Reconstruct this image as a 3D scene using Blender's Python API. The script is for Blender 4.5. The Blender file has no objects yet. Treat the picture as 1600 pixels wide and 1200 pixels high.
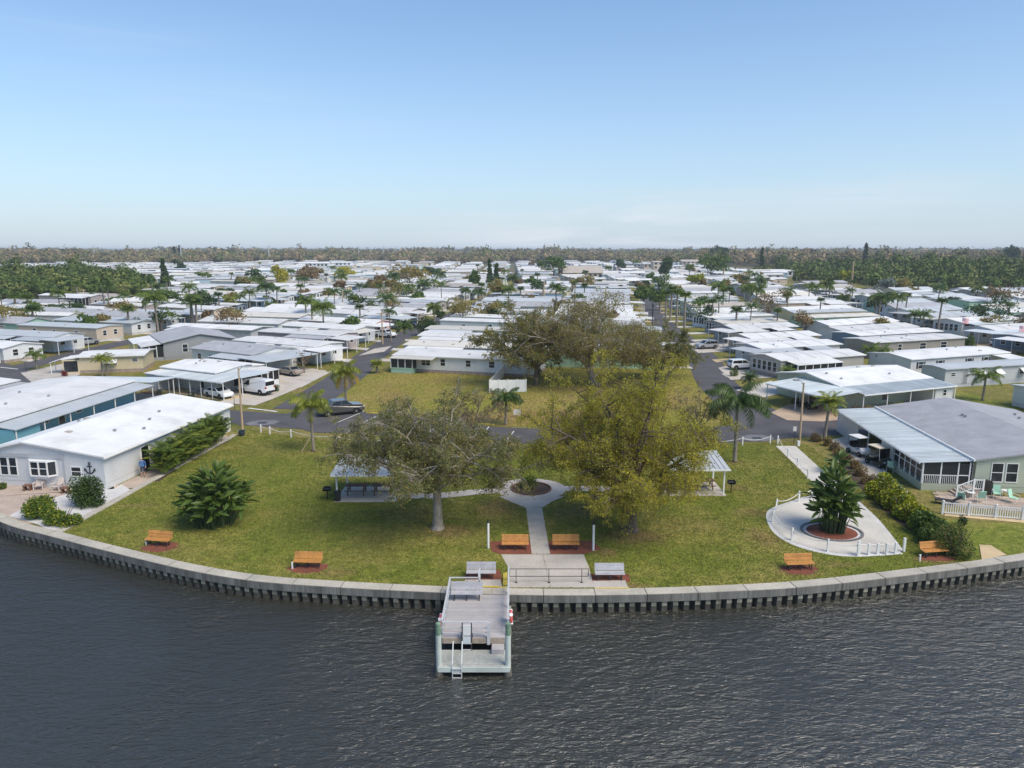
import bpy, bmesh, math, random
import numpy as np
from mathutils import Vector, Matrix
random.seed(7); RNG = np.random.default_rng(7)
S = bpy.context.scene; C = S.collection
R = math.radians; PI = math.pi

# ------------------------------------------------------------------ camera, sky, sun, exposure
CAM_H, PITCH, FPX = 20.0, R(10.53), 1130.0
cam = bpy.data.objects.new('camera', bpy.data.cameras.new('camera')); C.objects.link(cam)
cam.location = (0, 0, CAM_H); cam.rotation_euler = (PI/2 - PITCH, 0, 0)
cam.data.sensor_width = 36; cam.data.lens = 36*FPX/1600; cam.data.clip_start = .5; cam.data.clip_end = 60000
S.camera = cam
SUN_EL, SUN_AZ = R(52), R(128)          # azimuth clockwise from +Y
W = bpy.data.worlds.new('World'); S.world = W; W.use_nodes = True
def world():
    nt = W.node_tree; N = nt.nodes; Lk = nt.links; N.clear()
    out = N.new('ShaderNodeOutputWorld'); bg = N.new('ShaderNodeBackground'); bg.inputs[1].default_value = .104
    sky = N.new('ShaderNodeTexSky'); sky.sky_type = 'NISHITA'; sky.sun_disc = False
    sky.sun_elevation = SUN_EL; sky.sun_rotation = SUN_AZ; sky.altitude = 0
    sky.air_density = 1.0; sky.dust_density = .2; sky.ozone_density = 3.0
    tc = N.new('ShaderNodeTexCoord')
    # thin high cloud: streaks gathered in a few parts of the sky
    mp = N.new('ShaderNodeMapping'); mp.inputs['Scale'].default_value = (1.3, 1.3, 17); mp.inputs['Rotation'].default_value = (R(1.5), R(-4), 0); mp.inputs['Location'].default_value = (.2, .1, .4)
    ns = N.new('ShaderNodeTexNoise'); ns.inputs['Scale'].default_value = 1.9; ns.inputs['Detail'].default_value = 9; ns.inputs['Roughness'].default_value = .6; ns.inputs['Distortion'].default_value = .6
    n2 = N.new('ShaderNodeTexNoise'); n2.inputs['Scale'].default_value = CLOUD_S; n2.inputs['Detail'].default_value = 1
    mp2 = N.new('ShaderNodeMapping'); mp2.inputs['Location'].default_value = CLOUD_L; mp2.inputs['Scale'].default_value = (1, 1, 3.2)
    def rmp(f, a, b, ca, cb):
        rp = N.new('ShaderNodeValToRGB'); e = rp.color_ramp.elements; e[0].position = a; e[1].position = b; e[0].color = (ca,)*3+(1,); e[1].color = (cb,)*3+(1,); Lk.new(f, rp.inputs[0]); return rp.outputs[0]
    def mul(a, b):
        m = N.new('ShaderNodeMath'); m.operation = 'MULTIPLY'; Lk.new(a, m.inputs[0]); Lk.new(b, m.inputs[1]); return m.outputs[0]
    def mix(f, a, b):
        m = N.new('ShaderNodeMix'); m.data_type = 'RGBA'
        Lk.new(f, m.inputs[0]); Lk.new(a, m.inputs[6]); m.inputs[7].default_value = b; return m.outputs[2]
    Lk.new(tc.outputs['Generated'], mp.inputs['Vector']); Lk.new(mp.outputs[0], ns.inputs['Vector']); Lk.new(tc.outputs['Generated'], mp2.inputs['Vector']); Lk.new(mp2.outputs[0], n2.inputs['Vector'])
    # pale moist air towards the horizon, the same all round
    sx = N.new('ShaderNodeSeparateXYZ'); Lk.new(tc.outputs['Generated'], sx.inputs[0])
    ab = N.new('ShaderNodeMath'); ab.operation = 'ABSOLUTE'; Lk.new(sx.outputs[2], ab.inputs[0])
    hz = N.new('ShaderNodeMath'); hz.operation = 'POWER'; hz.inputs[1].default_value = 5.5
    sb = N.new('ShaderNodeMath'); sb.operation = 'SUBTRACT'; sb.inputs[0].default_value = 1; Lk.new(ab.outputs[0], sb.inputs[1]); Lk.new(sb.outputs[0], hz.inputs[0])
    hm = N.new('ShaderNodeMath'); hm.operation = 'MULTIPLY'; hm.inputs[1].default_value = .92; Lk.new(hz.outputs[0], hm.inputs[0])
    tn = N.new('ShaderNodeMix'); tn.data_type = 'RGBA'; tn.blend_type = 'MULTIPLY'; tn.inputs[0].default_value = 1; tn.inputs[7].default_value = (.84, .965, 1.03, 1); Lk.new(sky.outputs[0], tn.inputs[6])
    c = mix(hm.outputs[0], tn.outputs[2], HAZE_C)
    c = mix(mul(mul(rmp(ns.outputs[0], .42, .70, 0, 1), rmp(n2.outputs[0], .47, .62, 0, .95)), rmp(ab.outputs[0], .07, .26, 1, .12)), c, CLOUD_C)
    Lk.new(c, bg.inputs[0]); Lk.new(bg.outputs[0], out.inputs[0])
CLOUD_S, CLOUD_L = 1.15, (15.07, 10.41, .9)
HAZE_C, CLOUD_C = (3.2, 3.72, 4.45, 1), (4.7, 5.0, 5.5, 1)
world()
sun = bpy.data.objects.new('sun', bpy.data.lights.new('sun', 'SUN')); C.objects.link(sun)
sun.data.energy = 2.5; sun.data.angle = R(34); sun.data.color = (1, .90, .745)
sv = Vector((math.sin(SUN_AZ)*math.cos(SUN_EL), math.cos(SUN_AZ)*math.cos(SUN_EL), math.sin(SUN_EL)))
sun.rotation_euler = (-sv).to_track_quat('-Z', 'Y').to_euler(); sun.location = (0, 0, 60)
S.view_settings.view_transform = 'Standard'; S.view_settings.look = 'None'; S.view_settings.gamma = 1
S.view_settings.exposure = .72; S.view_settings.use_curve_mapping = False
S.cycles.max_bounces = 8; S.cycles.diffuse_bounces = 5; S.cycles.transmission_bounces = 5; S.cycles.glossy_bounces = 3; S.cycles.transparent_max_bounces = 6
S.cycles.volume_bounces = 1

# ------------------------------------------------------------------ helpers
def gp(x, y, z=0.):
    """surveyed point: where the sight line of picture point (x, y) meets the level z"""
    dx, dy = (x-800)/FPX, (y-600)/FPX
    Y = math.cos(PITCH) - dy*math.sin(PITCH); Z = -math.sin(PITCH) - dy*math.cos(PITCH)
    t = (z-CAM_H)/Z
    return (dx*t, Y*t)
def tag(o, label=None, cat=None, group=None, kind=None):
    if label: o['label'] = label
    if cat: o['category'] = cat
    if group: o['group'] = group
    if kind: o['kind'] = kind
    return o
def link(name, data, parent=None, loc=None, rz=None, scale=None):
    o = bpy.data.objects.new(name, data); C.objects.link(o)
    if parent is not None: o.parent = parent
    if loc is not None: o.location = loc
    if rz is not None: o.rotation_euler = (0, 0, rz)
    if scale is not None: o.scale = scale
    return o
def empty(name, loc=(0, 0, 0), rz=0, label=None, cat=None, group=None):
    o = link(name, None, None, loc, rz); o.empty_display_size = .3
    return tag(o, label, cat, group)
def copy_tree(o, parent=None):
    c = o.copy(); C.objects.link(c); c.parent = parent
    for ch in o.children: copy_tree(ch, c)
    return c
class MB:
    def __init__(s): s.v = []; s.f = []; s.m = []
    def add(s, vs, fs, mi=0):
        b = len(s.v); s.v += [tuple(p) for p in vs]; s.f += [tuple(b+i for i in f) for f in fs]; s.m += [mi]*len(fs); return s
    def box(s, x0, x1, y0, y1, z0, z1, mi=0):
        return s.add([(x0,y0,z0),(x1,y0,z0),(x1,y1,z0),(x0,y1,z0),(x0,y0,z1),(x1,y0,z1),(x1,y1,z1),(x0,y1,z1)],
            [(0,3,2,1),(4,5,6,7),(0,1,5,4),(1,2,6,5),(2,3,7,6),(3,0,4,7)], mi)
    def prism(s, poly, z0, z1, mi=0):      # poly in xy, counter-clockwise
        n = len(poly)
        return s.add([(x,y,z0) for x,y in poly]+[(x,y,z1) for x,y in poly],
            [tuple(range(n))[::-1], tuple(range(n,2*n))]+[(i,(i+1)%n,n+(i+1)%n,n+i) for i in range(n)], mi)
    def extr(s, poly, y0, y1, mi=0, f0=lambda x,z:0):    # poly in xz extruded along y
        n = len(poly)
        return s.add([(x,y0,z) for x,z in poly]+[(x,y1,z) for x,z in poly],
            [tuple(range(n)), tuple(range(n,2*n))[::-1]]+[(i,n+i,n+(i+1)%n,(i+1)%n) for i in range(n)], mi)
    def slab(s, pts, t, mi=0):             # quad pts (top), thickness t down
        lo = [(x,y,z-t) for x,y,z in pts]; n = len(pts)
        return s.add(list(pts)+lo, [tuple(range(n)), tuple(range(n,2*n))[::-1]]+[(i,n+i,n+(i+1)%n,(i+1)%n) for i in range(n)], mi)
    def tube(s, pts, rad, n=6, mi=0, cap=True):
        pts = [Vector(p) for p in pts]; rs = rad if isinstance(rad, (list, tuple)) else [rad]*len(pts)
        b = len(s.v); up0 = Vector((0,0,1))
        for i, p in enumerate(pts):
            d = (pts[min(i+1,len(pts)-1)]-pts[max(i-1,0)]).normalized()
            a = d.cross(up0 if abs(d.z) < .95 else Vector((1,0,0))).normalized(); c = d.cross(a)
            for k in range(n):
                t = 2*PI*k/n; q = p+(a*math.cos(t)+c*math.sin(t))*rs[i]; s.v.append(tuple(q))
        for i in range(len(pts)-1):
            for k in range(n):
                s.f.append((b+i*n+k, b+i*n+(k+1)%n, b+(i+1)*n+(k+1)%n, b+(i+1)*n+k)); s.m.append(mi)
        if cap:
            s.f.append(tuple(b+k for k in range(n))[::-1]); s.m.append(mi)
            e = b+(len(pts)-1)*n; s.f.append(tuple(e+k for k in range(n))); s.m.append(mi)
        return s
    def lathe(s, prof, n=10, c=(0,0,0), mi=0, ax='z'):
        b = len(s.v)
        for r, z in prof:
            for k in range(n):
                t = 2*PI*k/n
                q = (r*math.cos(t), r*math.sin(t), z)
                if ax == 'y': q = (q[0], q[2], q[1])
                s.v.append((q[0]+c[0], q[1]+c[1], q[2]+c[2]))
        for i in range(len(prof)-1):
            for k in range(n):
                s.f.append((b+i*n+k, b+i*n+(k+1)%n, b+(i+1)*n+(k+1)%n, b+(i+1)*n+k)); s.m.append(mi)
        s.f.append(tuple(b+k for k in range(n))[::-1]); s.m.append(mi)
        e = b+(len(prof)-1)*n; s.f.append(tuple(e+k for k in range(n))); s.m.append(mi)
        return s
    def mesh(s, name, mats, smooth=False, bevel=0):
        me = bpy.data.meshes.new(name); me.from_pydata(s.v, [], s.f)
        for m in (mats if isinstance(mats, (list, tuple)) else [mats]): me.materials.append(M[m])
        if any(s.m): me.polygons.foreach_set('material_index', s.m)
        bm = bmesh.new(); bm.from_mesh(me); bmesh.ops.recalc_face_normals(bm, faces=bm.faces)
        if bevel: bmesh.ops.bevel(bm, geom=[e for e in bm.edges if len(e.link_faces) == 2 and e.calc_face_angle() > .5], offset=bevel, segments=2, affect='EDGES', clamp_overlap=True)
        bm.to_mesh(me); bm.free()
        if smooth: me.polygons.foreach_set('use_smooth', [True]*len(me.polygons))
        me.update(); return me
    def build(s, name, mats, parent=None, smooth=False, bevel=0, **k):
        return link(name, s.mesh(name, mats, smooth, bevel), parent, **k)
def np_mesh(name, V, F, mats, smooth=False, mi=None):
    V = np.asarray(V, np.float32); F = np.asarray(F, np.int32); n, k = F.shape
    me = bpy.data.meshes.new(name); me.vertices.add(len(V)); me.vertices.foreach_set('co', V.ravel())
    me.loops.add(n*k); me.loops.foreach_set('vertex_index', F.ravel()); me.polygons.add(n)
    me.polygons.foreach_set('loop_start', np.arange(n, dtype=np.int32)*k)
    try: me.polygons.foreach_set('loop_total', np.full(n, k, np.int32))
    except Exception: pass
    if smooth: me.polygons.foreach_set('use_smooth', np.ones(n, bool))
    for m in mats: me.materials.append(M[m])
    if mi is not None: me.polygons.foreach_set('material_index', np.asarray(mi, np.int32))
    me.update(calc_edges=True); return me
_cache = {}
def cached(key, fn):
    if key not in _cache: _cache[key] = fn()
    return _cache[key]
SHEETS = []
def sheet(name, pts, z, mat, parent=None, kind=None):
    SHEETS.append((name, [(q[0], q[1]) for q in pts]))
    """flat polygon at level z (thin ground sheet)"""
    bm = bmesh.new(); f = bm.faces.new([bm.verts.new((p[0], p[1], z)) for p in pts])
    bmesh.ops.recalc_face_normals(bm, faces=bm.faces)
    if f.normal.z < 0: f.normal_flip()
    bmesh.ops.triangulate(bm, faces=bm.faces); me = bpy.data.meshes.new(name); bm.to_mesh(me); bm.free(); me.materials.append(M[mat])
    o = link(name, me, parent)
    if kind: o['kind'] = kind
    return o
def blob(c, rx, ry, n=22, rough=.15, seed=0, rz=0):
    r = random.Random(seed); ph = [r.uniform(0, 6.28) for _ in range(4)]; out = []
    for i in range(n):
        t = 2*PI*i/n; k = 1+rough*(.5*math.sin(2*t+ph[0])+.35*math.sin(3*t+ph[1])+.3*math.sin(5*t+ph[2])+.25*math.sin(8*t+ph[3]))
        x, y = rx*k*math.cos(t), ry*k*math.sin(t)
        out.append((c[0]+x*math.cos(rz)-y*math.sin(rz), c[1]+x*math.sin(rz)+y*math.cos(rz)))
    return out
def smooth_line(pts, n=8):
    """Catmull-Rom through pts"""
    P = [Vector((p[0], p[1])) for p in pts]; P = [P[0]*2-P[1]]+P+[P[-1]*2-P[-2]]; out = []
    for i in range(1, len(P)-2):
        for k in range(n):
            t = k/n; a, b, c, d = P[i-1:i+3]
            out.append(tuple(.5*((2*b)+(c-a)*t+(2*a-5*b+4*c-d)*t*t+(3*b-a-3*c+d)*t**3)))
    out.append(tuple(P[-2])); return out
def offset_line(pts, d):
    out = []
    for i, p in enumerate(pts):
        a = Vector(pts[max(i-1, 0)]); b = Vector(pts[min(i+1, len(pts)-1)]); t = (b-a).normalized()
        out.append((p[0]-t.y*d, p[1]+t.x*d))
    return out

# ------------------------------------------------------------------ materials
M = {}
def nodes(name):
    m = bpy.data.materials.new(name); m.use_nodes = True; M[name] = m
    return m, m.node_tree.nodes, m.node_tree.links, m.node_tree.nodes['Principled BSDF']
def noise(N, Lk, vec, scale, detail=3, rough=.55, dist=0):
    n = N.new('ShaderNodeTexNoise'); n.inputs['Scale'].default_value = scale; n.inputs['Detail'].default_value = detail
    n.inputs['Roughness'].default_value = rough; n.inputs['Distortion'].default_value = dist; Lk.new(vec, n.inputs['Vector']); return n.outputs[0]
def ramp(N, Lk, fac, stops):
    r = N.new('ShaderNodeValToRGB'); e = r.color_ramp.elements
    while len(e) < len(stops): e.new(.5)
    for k, (p, c) in enumerate(stops): e[k].position = p; e[k].color = (*c, 1)
    Lk.new(fac, r.inputs[0]); return r.outputs[0]
def mixc(N, Lk, fac, a, b, mode='MIX'):
    m = N.new('ShaderNodeMix'); m.data_type = 'RGBA'; m.blend_type = mode
    for sock, v in ((0, fac), (6, a), (7, b)):
        if isinstance(v, (int, float)): m.inputs[sock].default_value = v
        elif isinstance(v, tuple): m.inputs[sock].default_value = (*v, 1) if len(v) == 3 else v
        else: Lk.new(v, m.inputs[sock])
    return m.outputs[2]
def bump(N, Lk, P, h, strength, dist):
    b = N.new('ShaderNodeBump'); b.inputs['Strength'].default_value = strength; b.inputs['Distance'].default_value = dist
    Lk.new(h, b.inputs['Height']); Lk.new(b.outputs[0], P.inputs['Normal'])
def pos(N): return N.new('ShaderNodeNewGeometry').outputs['Position']
def scaled(N, Lk, vec, sc):
    m = N.new('ShaderNodeMapping'); m.inputs['Scale'].default_value = sc; Lk.new(vec, m.inputs['Vector']); return m.outputs[0]
def k_(c, f): return tuple(min(1, max(0, x*f)) for x in c)
def simple(name, col, rough=.6, var=.16, scale=1.5, metal=0, fine=0, fscale=25, bmp=0, bdist=.01, dirt=None, dirt_amt=.5, stretch=(1,1,1), lines=None, coat=0, spec=None, rnd=0):
    m, N, Lk, P = nodes(name); v = pos(N)
    if stretch != (1,1,1): v = scaled(N, Lk, v, stretch)
    n1 = noise(N, Lk, v, scale, 4)
    c = ramp(N, Lk, n1, [(.3, k_(col, 1-var)), (.7, k_(col, 1+var))])
    if fine:
        n2 = noise(N, Lk, v, fscale, 3)
        c = mixc(N, Lk, 1.0, c, ramp(N, Lk, n2, [(.25, (1-fine,)*3), (.75, (1+fine,)*3)]), 'MULTIPLY')
    if dirt:
        n3 = noise(N, Lk, v, scale*.6+.11, 6, .65)
        c = mixc(N, Lk, ramp(N, Lk, n3, [(.48, (0,)*3), (.75, (dirt_amt,)*3)]), c, dirt)
    if rnd:
        oi = N.new('ShaderNodeObjectInfo')
        c = mixc(N, Lk, 1.0, c, ramp(N, Lk, oi.outputs['Random'], [(0, (1-rnd,)*3), (1, (1+rnd,)*3)]), 'MULTIPLY')
    Lk.new(c, P.inputs['Base Color']); P.inputs['Roughness'].default_value = rough; P.inputs['Metallic'].default_value = metal
    if coat: P.inputs['Coat Weight'].default_value = coat
    if spec is not None: P.inputs['Specular IOR Level'].default_value = spec
    if lines:      # horizontal laps or vertical battens: (axis, pitch, depth)
        ax, pitch, depth = lines
        sx = N.new('ShaderNodeSeparateXYZ'); tcn = N.new('ShaderNodeTexCoord'); Lk.new(tcn.outputs['Object'], sx.inputs[0])
        mt = N.new('ShaderNodeMath'); mt.operation = 'FRACT'; md = N.new('ShaderNodeMath'); md.operation = 'DIVIDE'; md.inputs[1].default_value = pitch
        Lk.new(sx.outputs[ax], md.inputs[0]); Lk.new(md.outputs[0], mt.inputs[0]); bump(N, Lk, P, mt.outputs[0], .8, depth)
    elif bmp:
        bump(N, Lk, P, noise(N, Lk, v, fscale, 4), bmp, bdist)
    return m
def leafmat(name, cols, trans=.3, rough=.55):
    m, N, Lk, P = nodes(name); g = N.new('ShaderNodeNewGeometry')
    c = ramp(N, Lk, g.outputs['Random Per Island'], [(i/max(1, len(cols)-1), k) for i, k in enumerate(cols)])
    big = noise(N, Lk, g.outputs['Position'], .55, 3)
    c = mixc(N, Lk, 1.0, c, ramp(N, Lk, big, [(.3, (.72, .76, .72)), (.7, (1.25, 1.2, 1.1))]), 'MULTIPLY')
    Lk.new(c, P.inputs['Base Color']); P.inputs['Roughness'].default_value = rough; P.inputs['Specular IOR Level'].default_value = .3
    t = N.new('ShaderNodeBsdfTranslucent'); Lk.new(c, t.inputs[0]); mx = N.new('ShaderNodeMixShader'); mx.inputs[0].default_value = trans
    Lk.new(P.outputs[0], mx.inputs[1]); Lk.new(t.outputs[0], mx.inputs[2]); Lk.new(mx.outputs[0], N['Material Output'].inputs[0])
def woodmat(name, cols, scale, trans=.15):
    m, N, Lk, P = nodes(name); g = N.new('ShaderNodeNewGeometry')
    v = scaled(N, Lk, g.outputs['Position'], (1, 1, .15)); vo = N.new('ShaderNodeTexVoronoi'); vo.inputs['Scale'].default_value = scale; Lk.new(v, vo.inputs['Vector'])
    sp = N.new('ShaderNodeSeparateColor'); Lk.new(vo.outputs['Color'], sp.inputs[0])
    big = noise(N, Lk, v, scale*.16, 3); f = mixc(N, Lk, .45, sp.outputs[0], big)
    c = ramp(N, Lk, f, [(.12+.76*i/(len(cols)-1), k) for i, k in enumerate(cols)])
    c = mixc(N, Lk, 1.0, c, ramp(N, Lk, g.outputs['Random Per Island'], [(0, (.55, .58, .55)), (1, (1.5, 1.42, 1.35))]), 'MULTIPLY')
    Lk.new(c, P.inputs['Base Color']); P.inputs['Roughness'].default_value = .9; P.inputs['Specular IOR Level'].default_value = .1
def grassmat(name, lush, dry, soil, dry_amt=.5, soil_amt=.12, worn=()):
    m, N, Lk, P = nodes(name); v = pos(N)
    big = noise(N, Lk, v, .085, 3, .5, .6); mid = noise(N, Lk, v, .55, 5, .62, .4); fin = noise(N, Lk, v, 5.5, 4, .7); bl = noise(N, Lk, v, 34, 2, .6)
    a = mixc(N, Lk, .5, big, mid, 'LINEAR_LIGHT')
    c = mixc(N, Lk, ramp(N, Lk, mixc(N, Lk, .45, big, mid), [(.56-.22*dry_amt, (0,)*3), (.62-.10*dry_amt+.06, (1,)*3)]), lush, dry)
    c = mixc(N, Lk, ramp(N, Lk, mixc(N, Lk, .6, noise(N, Lk, v, .19, 4, .6, .5), fin), [(.66-soil_amt, (0,)*3), (.80-soil_amt, (.85,)*3)]), c, soil)
    if worn:
        acc = None; wn = noise(N, Lk, v, .8, 5, .65, .6)
        for (x, y, rx, ry, st) in worn:
            m1 = N.new('ShaderNodeMapping'); m1.inputs['Location'].default_value = (-x/rx, -y/ry, 0); m1.inputs['Scale'].default_value = (1/rx, 1/ry, 0); Lk.new(v, m1.inputs[0])
            ln = N.new('ShaderNodeVectorMath'); ln.operation = 'LENGTH'; Lk.new(m1.outputs[0], ln.inputs[0])
            ad = N.new('ShaderNodeMath'); ad.operation = 'MULTIPLY_ADD'; ad.inputs[1].default_value = 1.5; Lk.new(wn, ad.inputs[0]); Lk.new(ln.outputs['Value'], ad.inputs[2])
            mr = N.new('ShaderNodeMapRange'); mr.interpolation_type = 'SMOOTHSTEP'; mr.inputs[1].default_value = 1.85; mr.inputs[2].default_value = 1.0; mr.inputs[3].default_value = 0; mr.inputs[4].default_value = st; Lk.new(ad.outputs[0], mr.inputs[0])
            if acc is None: acc = mr.outputs[0]
            else:
                mm = N.new('ShaderNodeMath'); mm.operation = 'MAXIMUM'; Lk.new(acc, mm.inputs[0]); Lk.new(mr.outputs[0], mm.inputs[1]); acc = mm.outputs[0]
        c = mixc(N, Lk, acc, c, soil)
    md2 = noise(N, Lk, v, 1.9, 4, .65, .3); c = mixc(N, Lk, 1.0, c, ramp(N, Lk, md2, [(.32, (.62, .66, .62)), (.68, (1.36, 1.30, 1.22))]), 'MULTIPLY')
    c = mixc(N, Lk, 1.0, c, ramp(N, Lk, fin, [(.30, (.50, .54, .5)), (.70, (1.5, 1.42, 1.3))]), 'MULTIPLY')
    c = mixc(N, Lk, 1.0, c, ramp(N, Lk, bl, [(.3, (.5,)*3), (.7, (1.5,)*3)]), 'MULTIPLY')
    Lk.new(c, P.inputs['Base Color']); P.inputs['Roughness'].default_value = .9; P.inputs['Specular IOR Level'].default_value = .15
    bump(N, Lk, P, mixc(N, Lk, .5, fin, bl), .9, .06)
WORN = [(*gp(a, b), rx, ry, s) for a, b, rx, ry, s in [(700,830,2.6,1.5,.9),(990,838,3.4,1.6,.95),(775,795,2.6,2.6,.8),(905,800,3.0,2.6,.85),(1175,800,2.2,1.4,.7),(490,705,1.0,.8,.8),(1148,722,1.0,.8,.8),(1195,840,1.5,2.2,.8),(1310,882,2.2,.7,.6),(945,862,1.4,.8,.9),(525,895,1.8,.8,.6),(1150,762,1.6,1.0,.7),(250,856,1.9,1.1,1),(482,889,1.7,1.0,1),(1249,892,1.9,.95,1),(1462,874,1.7,.9,1),(640,800,4,2.5,.5),(1080,820,4,2,.4),(1360,790,1.2,5,.6),(215,790,2.0,.8,.5),(735,910,1.2,.5,.7),(990,915,1.2,.5,.8)]]
grassmat('lawn', (.155, .188, .033), (.275, .245, .080), (.255, .175, .092), .52, .08, WORN)
grassmat('dry_lawn', (.225, .225, .042), (.300, .245, .085), (.280, .180, .090), .6, .16, [(-10,84.5,9,3,.8),(6,86,12,5,.9),(18,95,8,9,.7),(-16,98,3,6,.5),(9,104,8,3,.6)])
grassmat('lot_grass', (.130, .150, .030), (.255, .205, .090), (.235, .170, .10), .6, .12)
grassmat('earth', (.085, .090, .035), (.17, .145, .09), (.20, .19, .175), .6, .2)
simple('asphalt', (.078, .073, .077), .85, .16, .35, fine=.22, fscale=30, bmp=.3, bdist=.01, dirt=(.12, .11, .115), dirt_amt=.45)
simple('old_asphalt', (.17, .165, .175), .85, .15, .5, fine=.2, fscale=25, dirt=(.10, .095, .10), dirt_amt=.4)
simple('concrete', (.46, .42, .375), .85, .12, .45, fine=.14, fscale=9, bmp=.2, dirt=(.27, .24, .20), dirt_amt=.55)
simple('pale_concrete', (.56, .53, .475), .85, .1, .5, fine=.1, fscale=9, bmp=.2, dirt=(.36, .34, .30), dirt_amt=.5)
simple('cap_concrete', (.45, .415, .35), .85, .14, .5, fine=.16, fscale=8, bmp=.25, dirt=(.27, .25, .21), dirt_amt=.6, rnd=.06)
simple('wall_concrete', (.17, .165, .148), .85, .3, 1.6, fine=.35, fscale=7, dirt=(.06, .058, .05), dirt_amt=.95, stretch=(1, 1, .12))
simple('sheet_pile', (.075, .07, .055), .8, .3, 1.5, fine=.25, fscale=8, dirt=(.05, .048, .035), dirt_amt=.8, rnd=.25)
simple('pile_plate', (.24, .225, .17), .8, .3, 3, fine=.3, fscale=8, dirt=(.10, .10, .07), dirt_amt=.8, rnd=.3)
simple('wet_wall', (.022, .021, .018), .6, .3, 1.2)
simple('driveway', (.50, .45, .39), .85, .12, .4, fine=.1, fscale=8, dirt=(.33, .29, .24), dirt_amt=.5)
simple('tan_drive', (.46, .34, .24), .85, .12, .5, fine=.12, fscale=8, dirt=(.28, .2, .14), dirt_amt=.5)
simple('sand', (.55, .42, .24), .9, .15, .7, fine=.18, fscale=18, bmp=.3)
simple('white_gravel', (.58, .57, .56), .9, .12, 1, fine=.4, fscale=26, bmp=.9, bdist=.04)
simple('mulch', (.20, .062, .035), .95, .25, 1.2, fine=.45, fscale=14, bmp=1, bdist=.05)
simple('dark_mulch', (.07, .045, .03), .95, .25, 1.2, fine=.45, fscale=14, bmp=1, bdist=.05)
simple('bare_soil', (.235, .15, .085), .95, .25, .8, fine=.35, fscale=10, bmp=.6, bdist=.04, dirt=(.15, .13, .04), dirt_amt=.8)
simple('paver', (.42, .335, .275), .85, .15, 1, fine=.15, fscale=10, rnd=.16)
simple('white_paint', (.78, .78, .76), .55, .05, 1.2, dirt=(.5, .49, .45), dirt_amt=.25)
simple('road_paint', (.66, .66, .64), .8, .12, 1.5, fine=.25, fscale=10)
simple('yellow_paint', (.62, .47, .07), .7, .12, 1.5, fine=.2, fscale=8)
simple('dark_metal', (.035, .035, .038), .5, .2, 2)
simple('black', (.014, .014, .015), .45, .2, 2)
simple('galvanised', (.36, .37, .38), .45, .12, 2, metal=.5)
simple('aluminium', (.62, .63, .64), .42, .08, 2, metal=.35)
simple('orange_slat', (.50, .235, .065), .75, .16, 2, fine=.2, fscale=12, rnd=.14)
simple('grey_slat', (.43, .42, .44), .6, .12, 2, fine=.12, fscale=12, rnd=.08)
simple('deck_board', (.40, .375, .37), .8, .1, .9, fine=.1, fscale=10, dirt=(.36, .34, .33), dirt_amt=.5, rnd=.07)
simple('dock_timber', (.37, .375, .34), .8, .16, 1, fine=.18, fscale=8, dirt=(.22, .22, .17), dirt_amt=.6)
simple('deck_edge', (.33, .27, .215), .8, .2, 1.4, fine=.2, fscale=8)
simple('green_pile', (.17, .26, .18), .75, .25, 3, fine=.3, fscale=14)
simple('dock_rail', (.50, .51, .52), .6, .1, 2, dirt=(.34, .34, .33), dirt_amt=.6)
simple('pile_wrap', (.50, .545, .50), .55, .1, 2, dirt=(.35, .38, .3), dirt_amt=.6)
simple('pile_wet', (.115, .105, .085), .8, .35, 3, fine=.35, fscale=12)
simple('ring_red', (.66, .12, .11), .55, .12, 2)
simple('wood_pole', (.42, .315, .205), .85, .15, 2, fine=.15, fscale=12, stretch=(1, 1, .15))
simple('brown_wood', (.17, .085, .05), .8, .2, 2)
simple('bark', (.115, .09, .07), .95, .3, 2.5, fine=.4, fscale=10, bmp=1, bdist=.05, stretch=(1, 1, .3))
simple('pale_bark', (.27, .24, .20), .95, .25, 2.5, fine=.35, fscale=10, bmp=1, bdist=.04, stretch=(1, 1, .3))
simple('stalk', (.05, .085, .03), .7, .25, 2)
simple('twig', (.17, .145, .115), .95, .25, 2)
simple('palm_trunk', (.24, .205, .165), .95, .2, 3, fine=.35, fscale=9, bmp=.8, bdist=.04, stretch=(.4, .4, 2.2))
leafmat('leaf_dark', [(.11,.14,.05), (.18,.21,.07), (.26,.275,.095), (.28,.24,.12)], .45)
leafmat('leaf_olive', [(.33,.32,.03), (.46,.44,.045), (.56,.52,.06), (.46,.39,.07)], .52)
leafmat('leaf_oak', [(.19,.17,.05), (.28,.235,.065), (.34,.28,.085), (.35,.26,.12)], .45)
leafmat('grass_blade', [(.155,.19,.032), (.21,.23,.045), (.29,.265,.085), (.18,.21,.038)], .35, .8)
leafmat('leaf_green', [(0.0465, 0.0961, 0.0186), (0.093, 0.155, 0.0279), (0.1426, 0.2093, 0.0372)], .3)
leafmat('leaf_deep', [(0.0217, 0.0496, 0.0155), (0.0465, 0.0868, 0.0232), (0.0744, 0.1209, 0.031)], .2)
leafmat('leaf_yellow', [(.13,.165,.014), (.27,.30,.02), (.42,.41,.03), (.34,.35,.026)], .3)
leafmat('leaf_brown', [(0.1473, 0.1085, 0.0543), (0.217, 0.155, 0.0775), (0.2945, 0.186, 0.093)], .25)
leafmat('leaf_red', [(0.1625, 0.025, 0.025), (0.25, 0.05, 0.05)], .25)
leafmat('leaf_grey', [(0.186, 0.217, 0.186), (0.279, 0.31, 0.2635)], .25)
leafmat('frond', [(0.0775, 0.1318, 0.0232), (0.1318, 0.1938, 0.0341), (0.186, 0.2402, 0.0465)], .35, .45)
leafmat('frond_light', [(0.155, 0.2015, 0.031), (0.248, 0.2868, 0.0434), (0.3255, 0.3332, 0.0543)], .35, .45)
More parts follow.
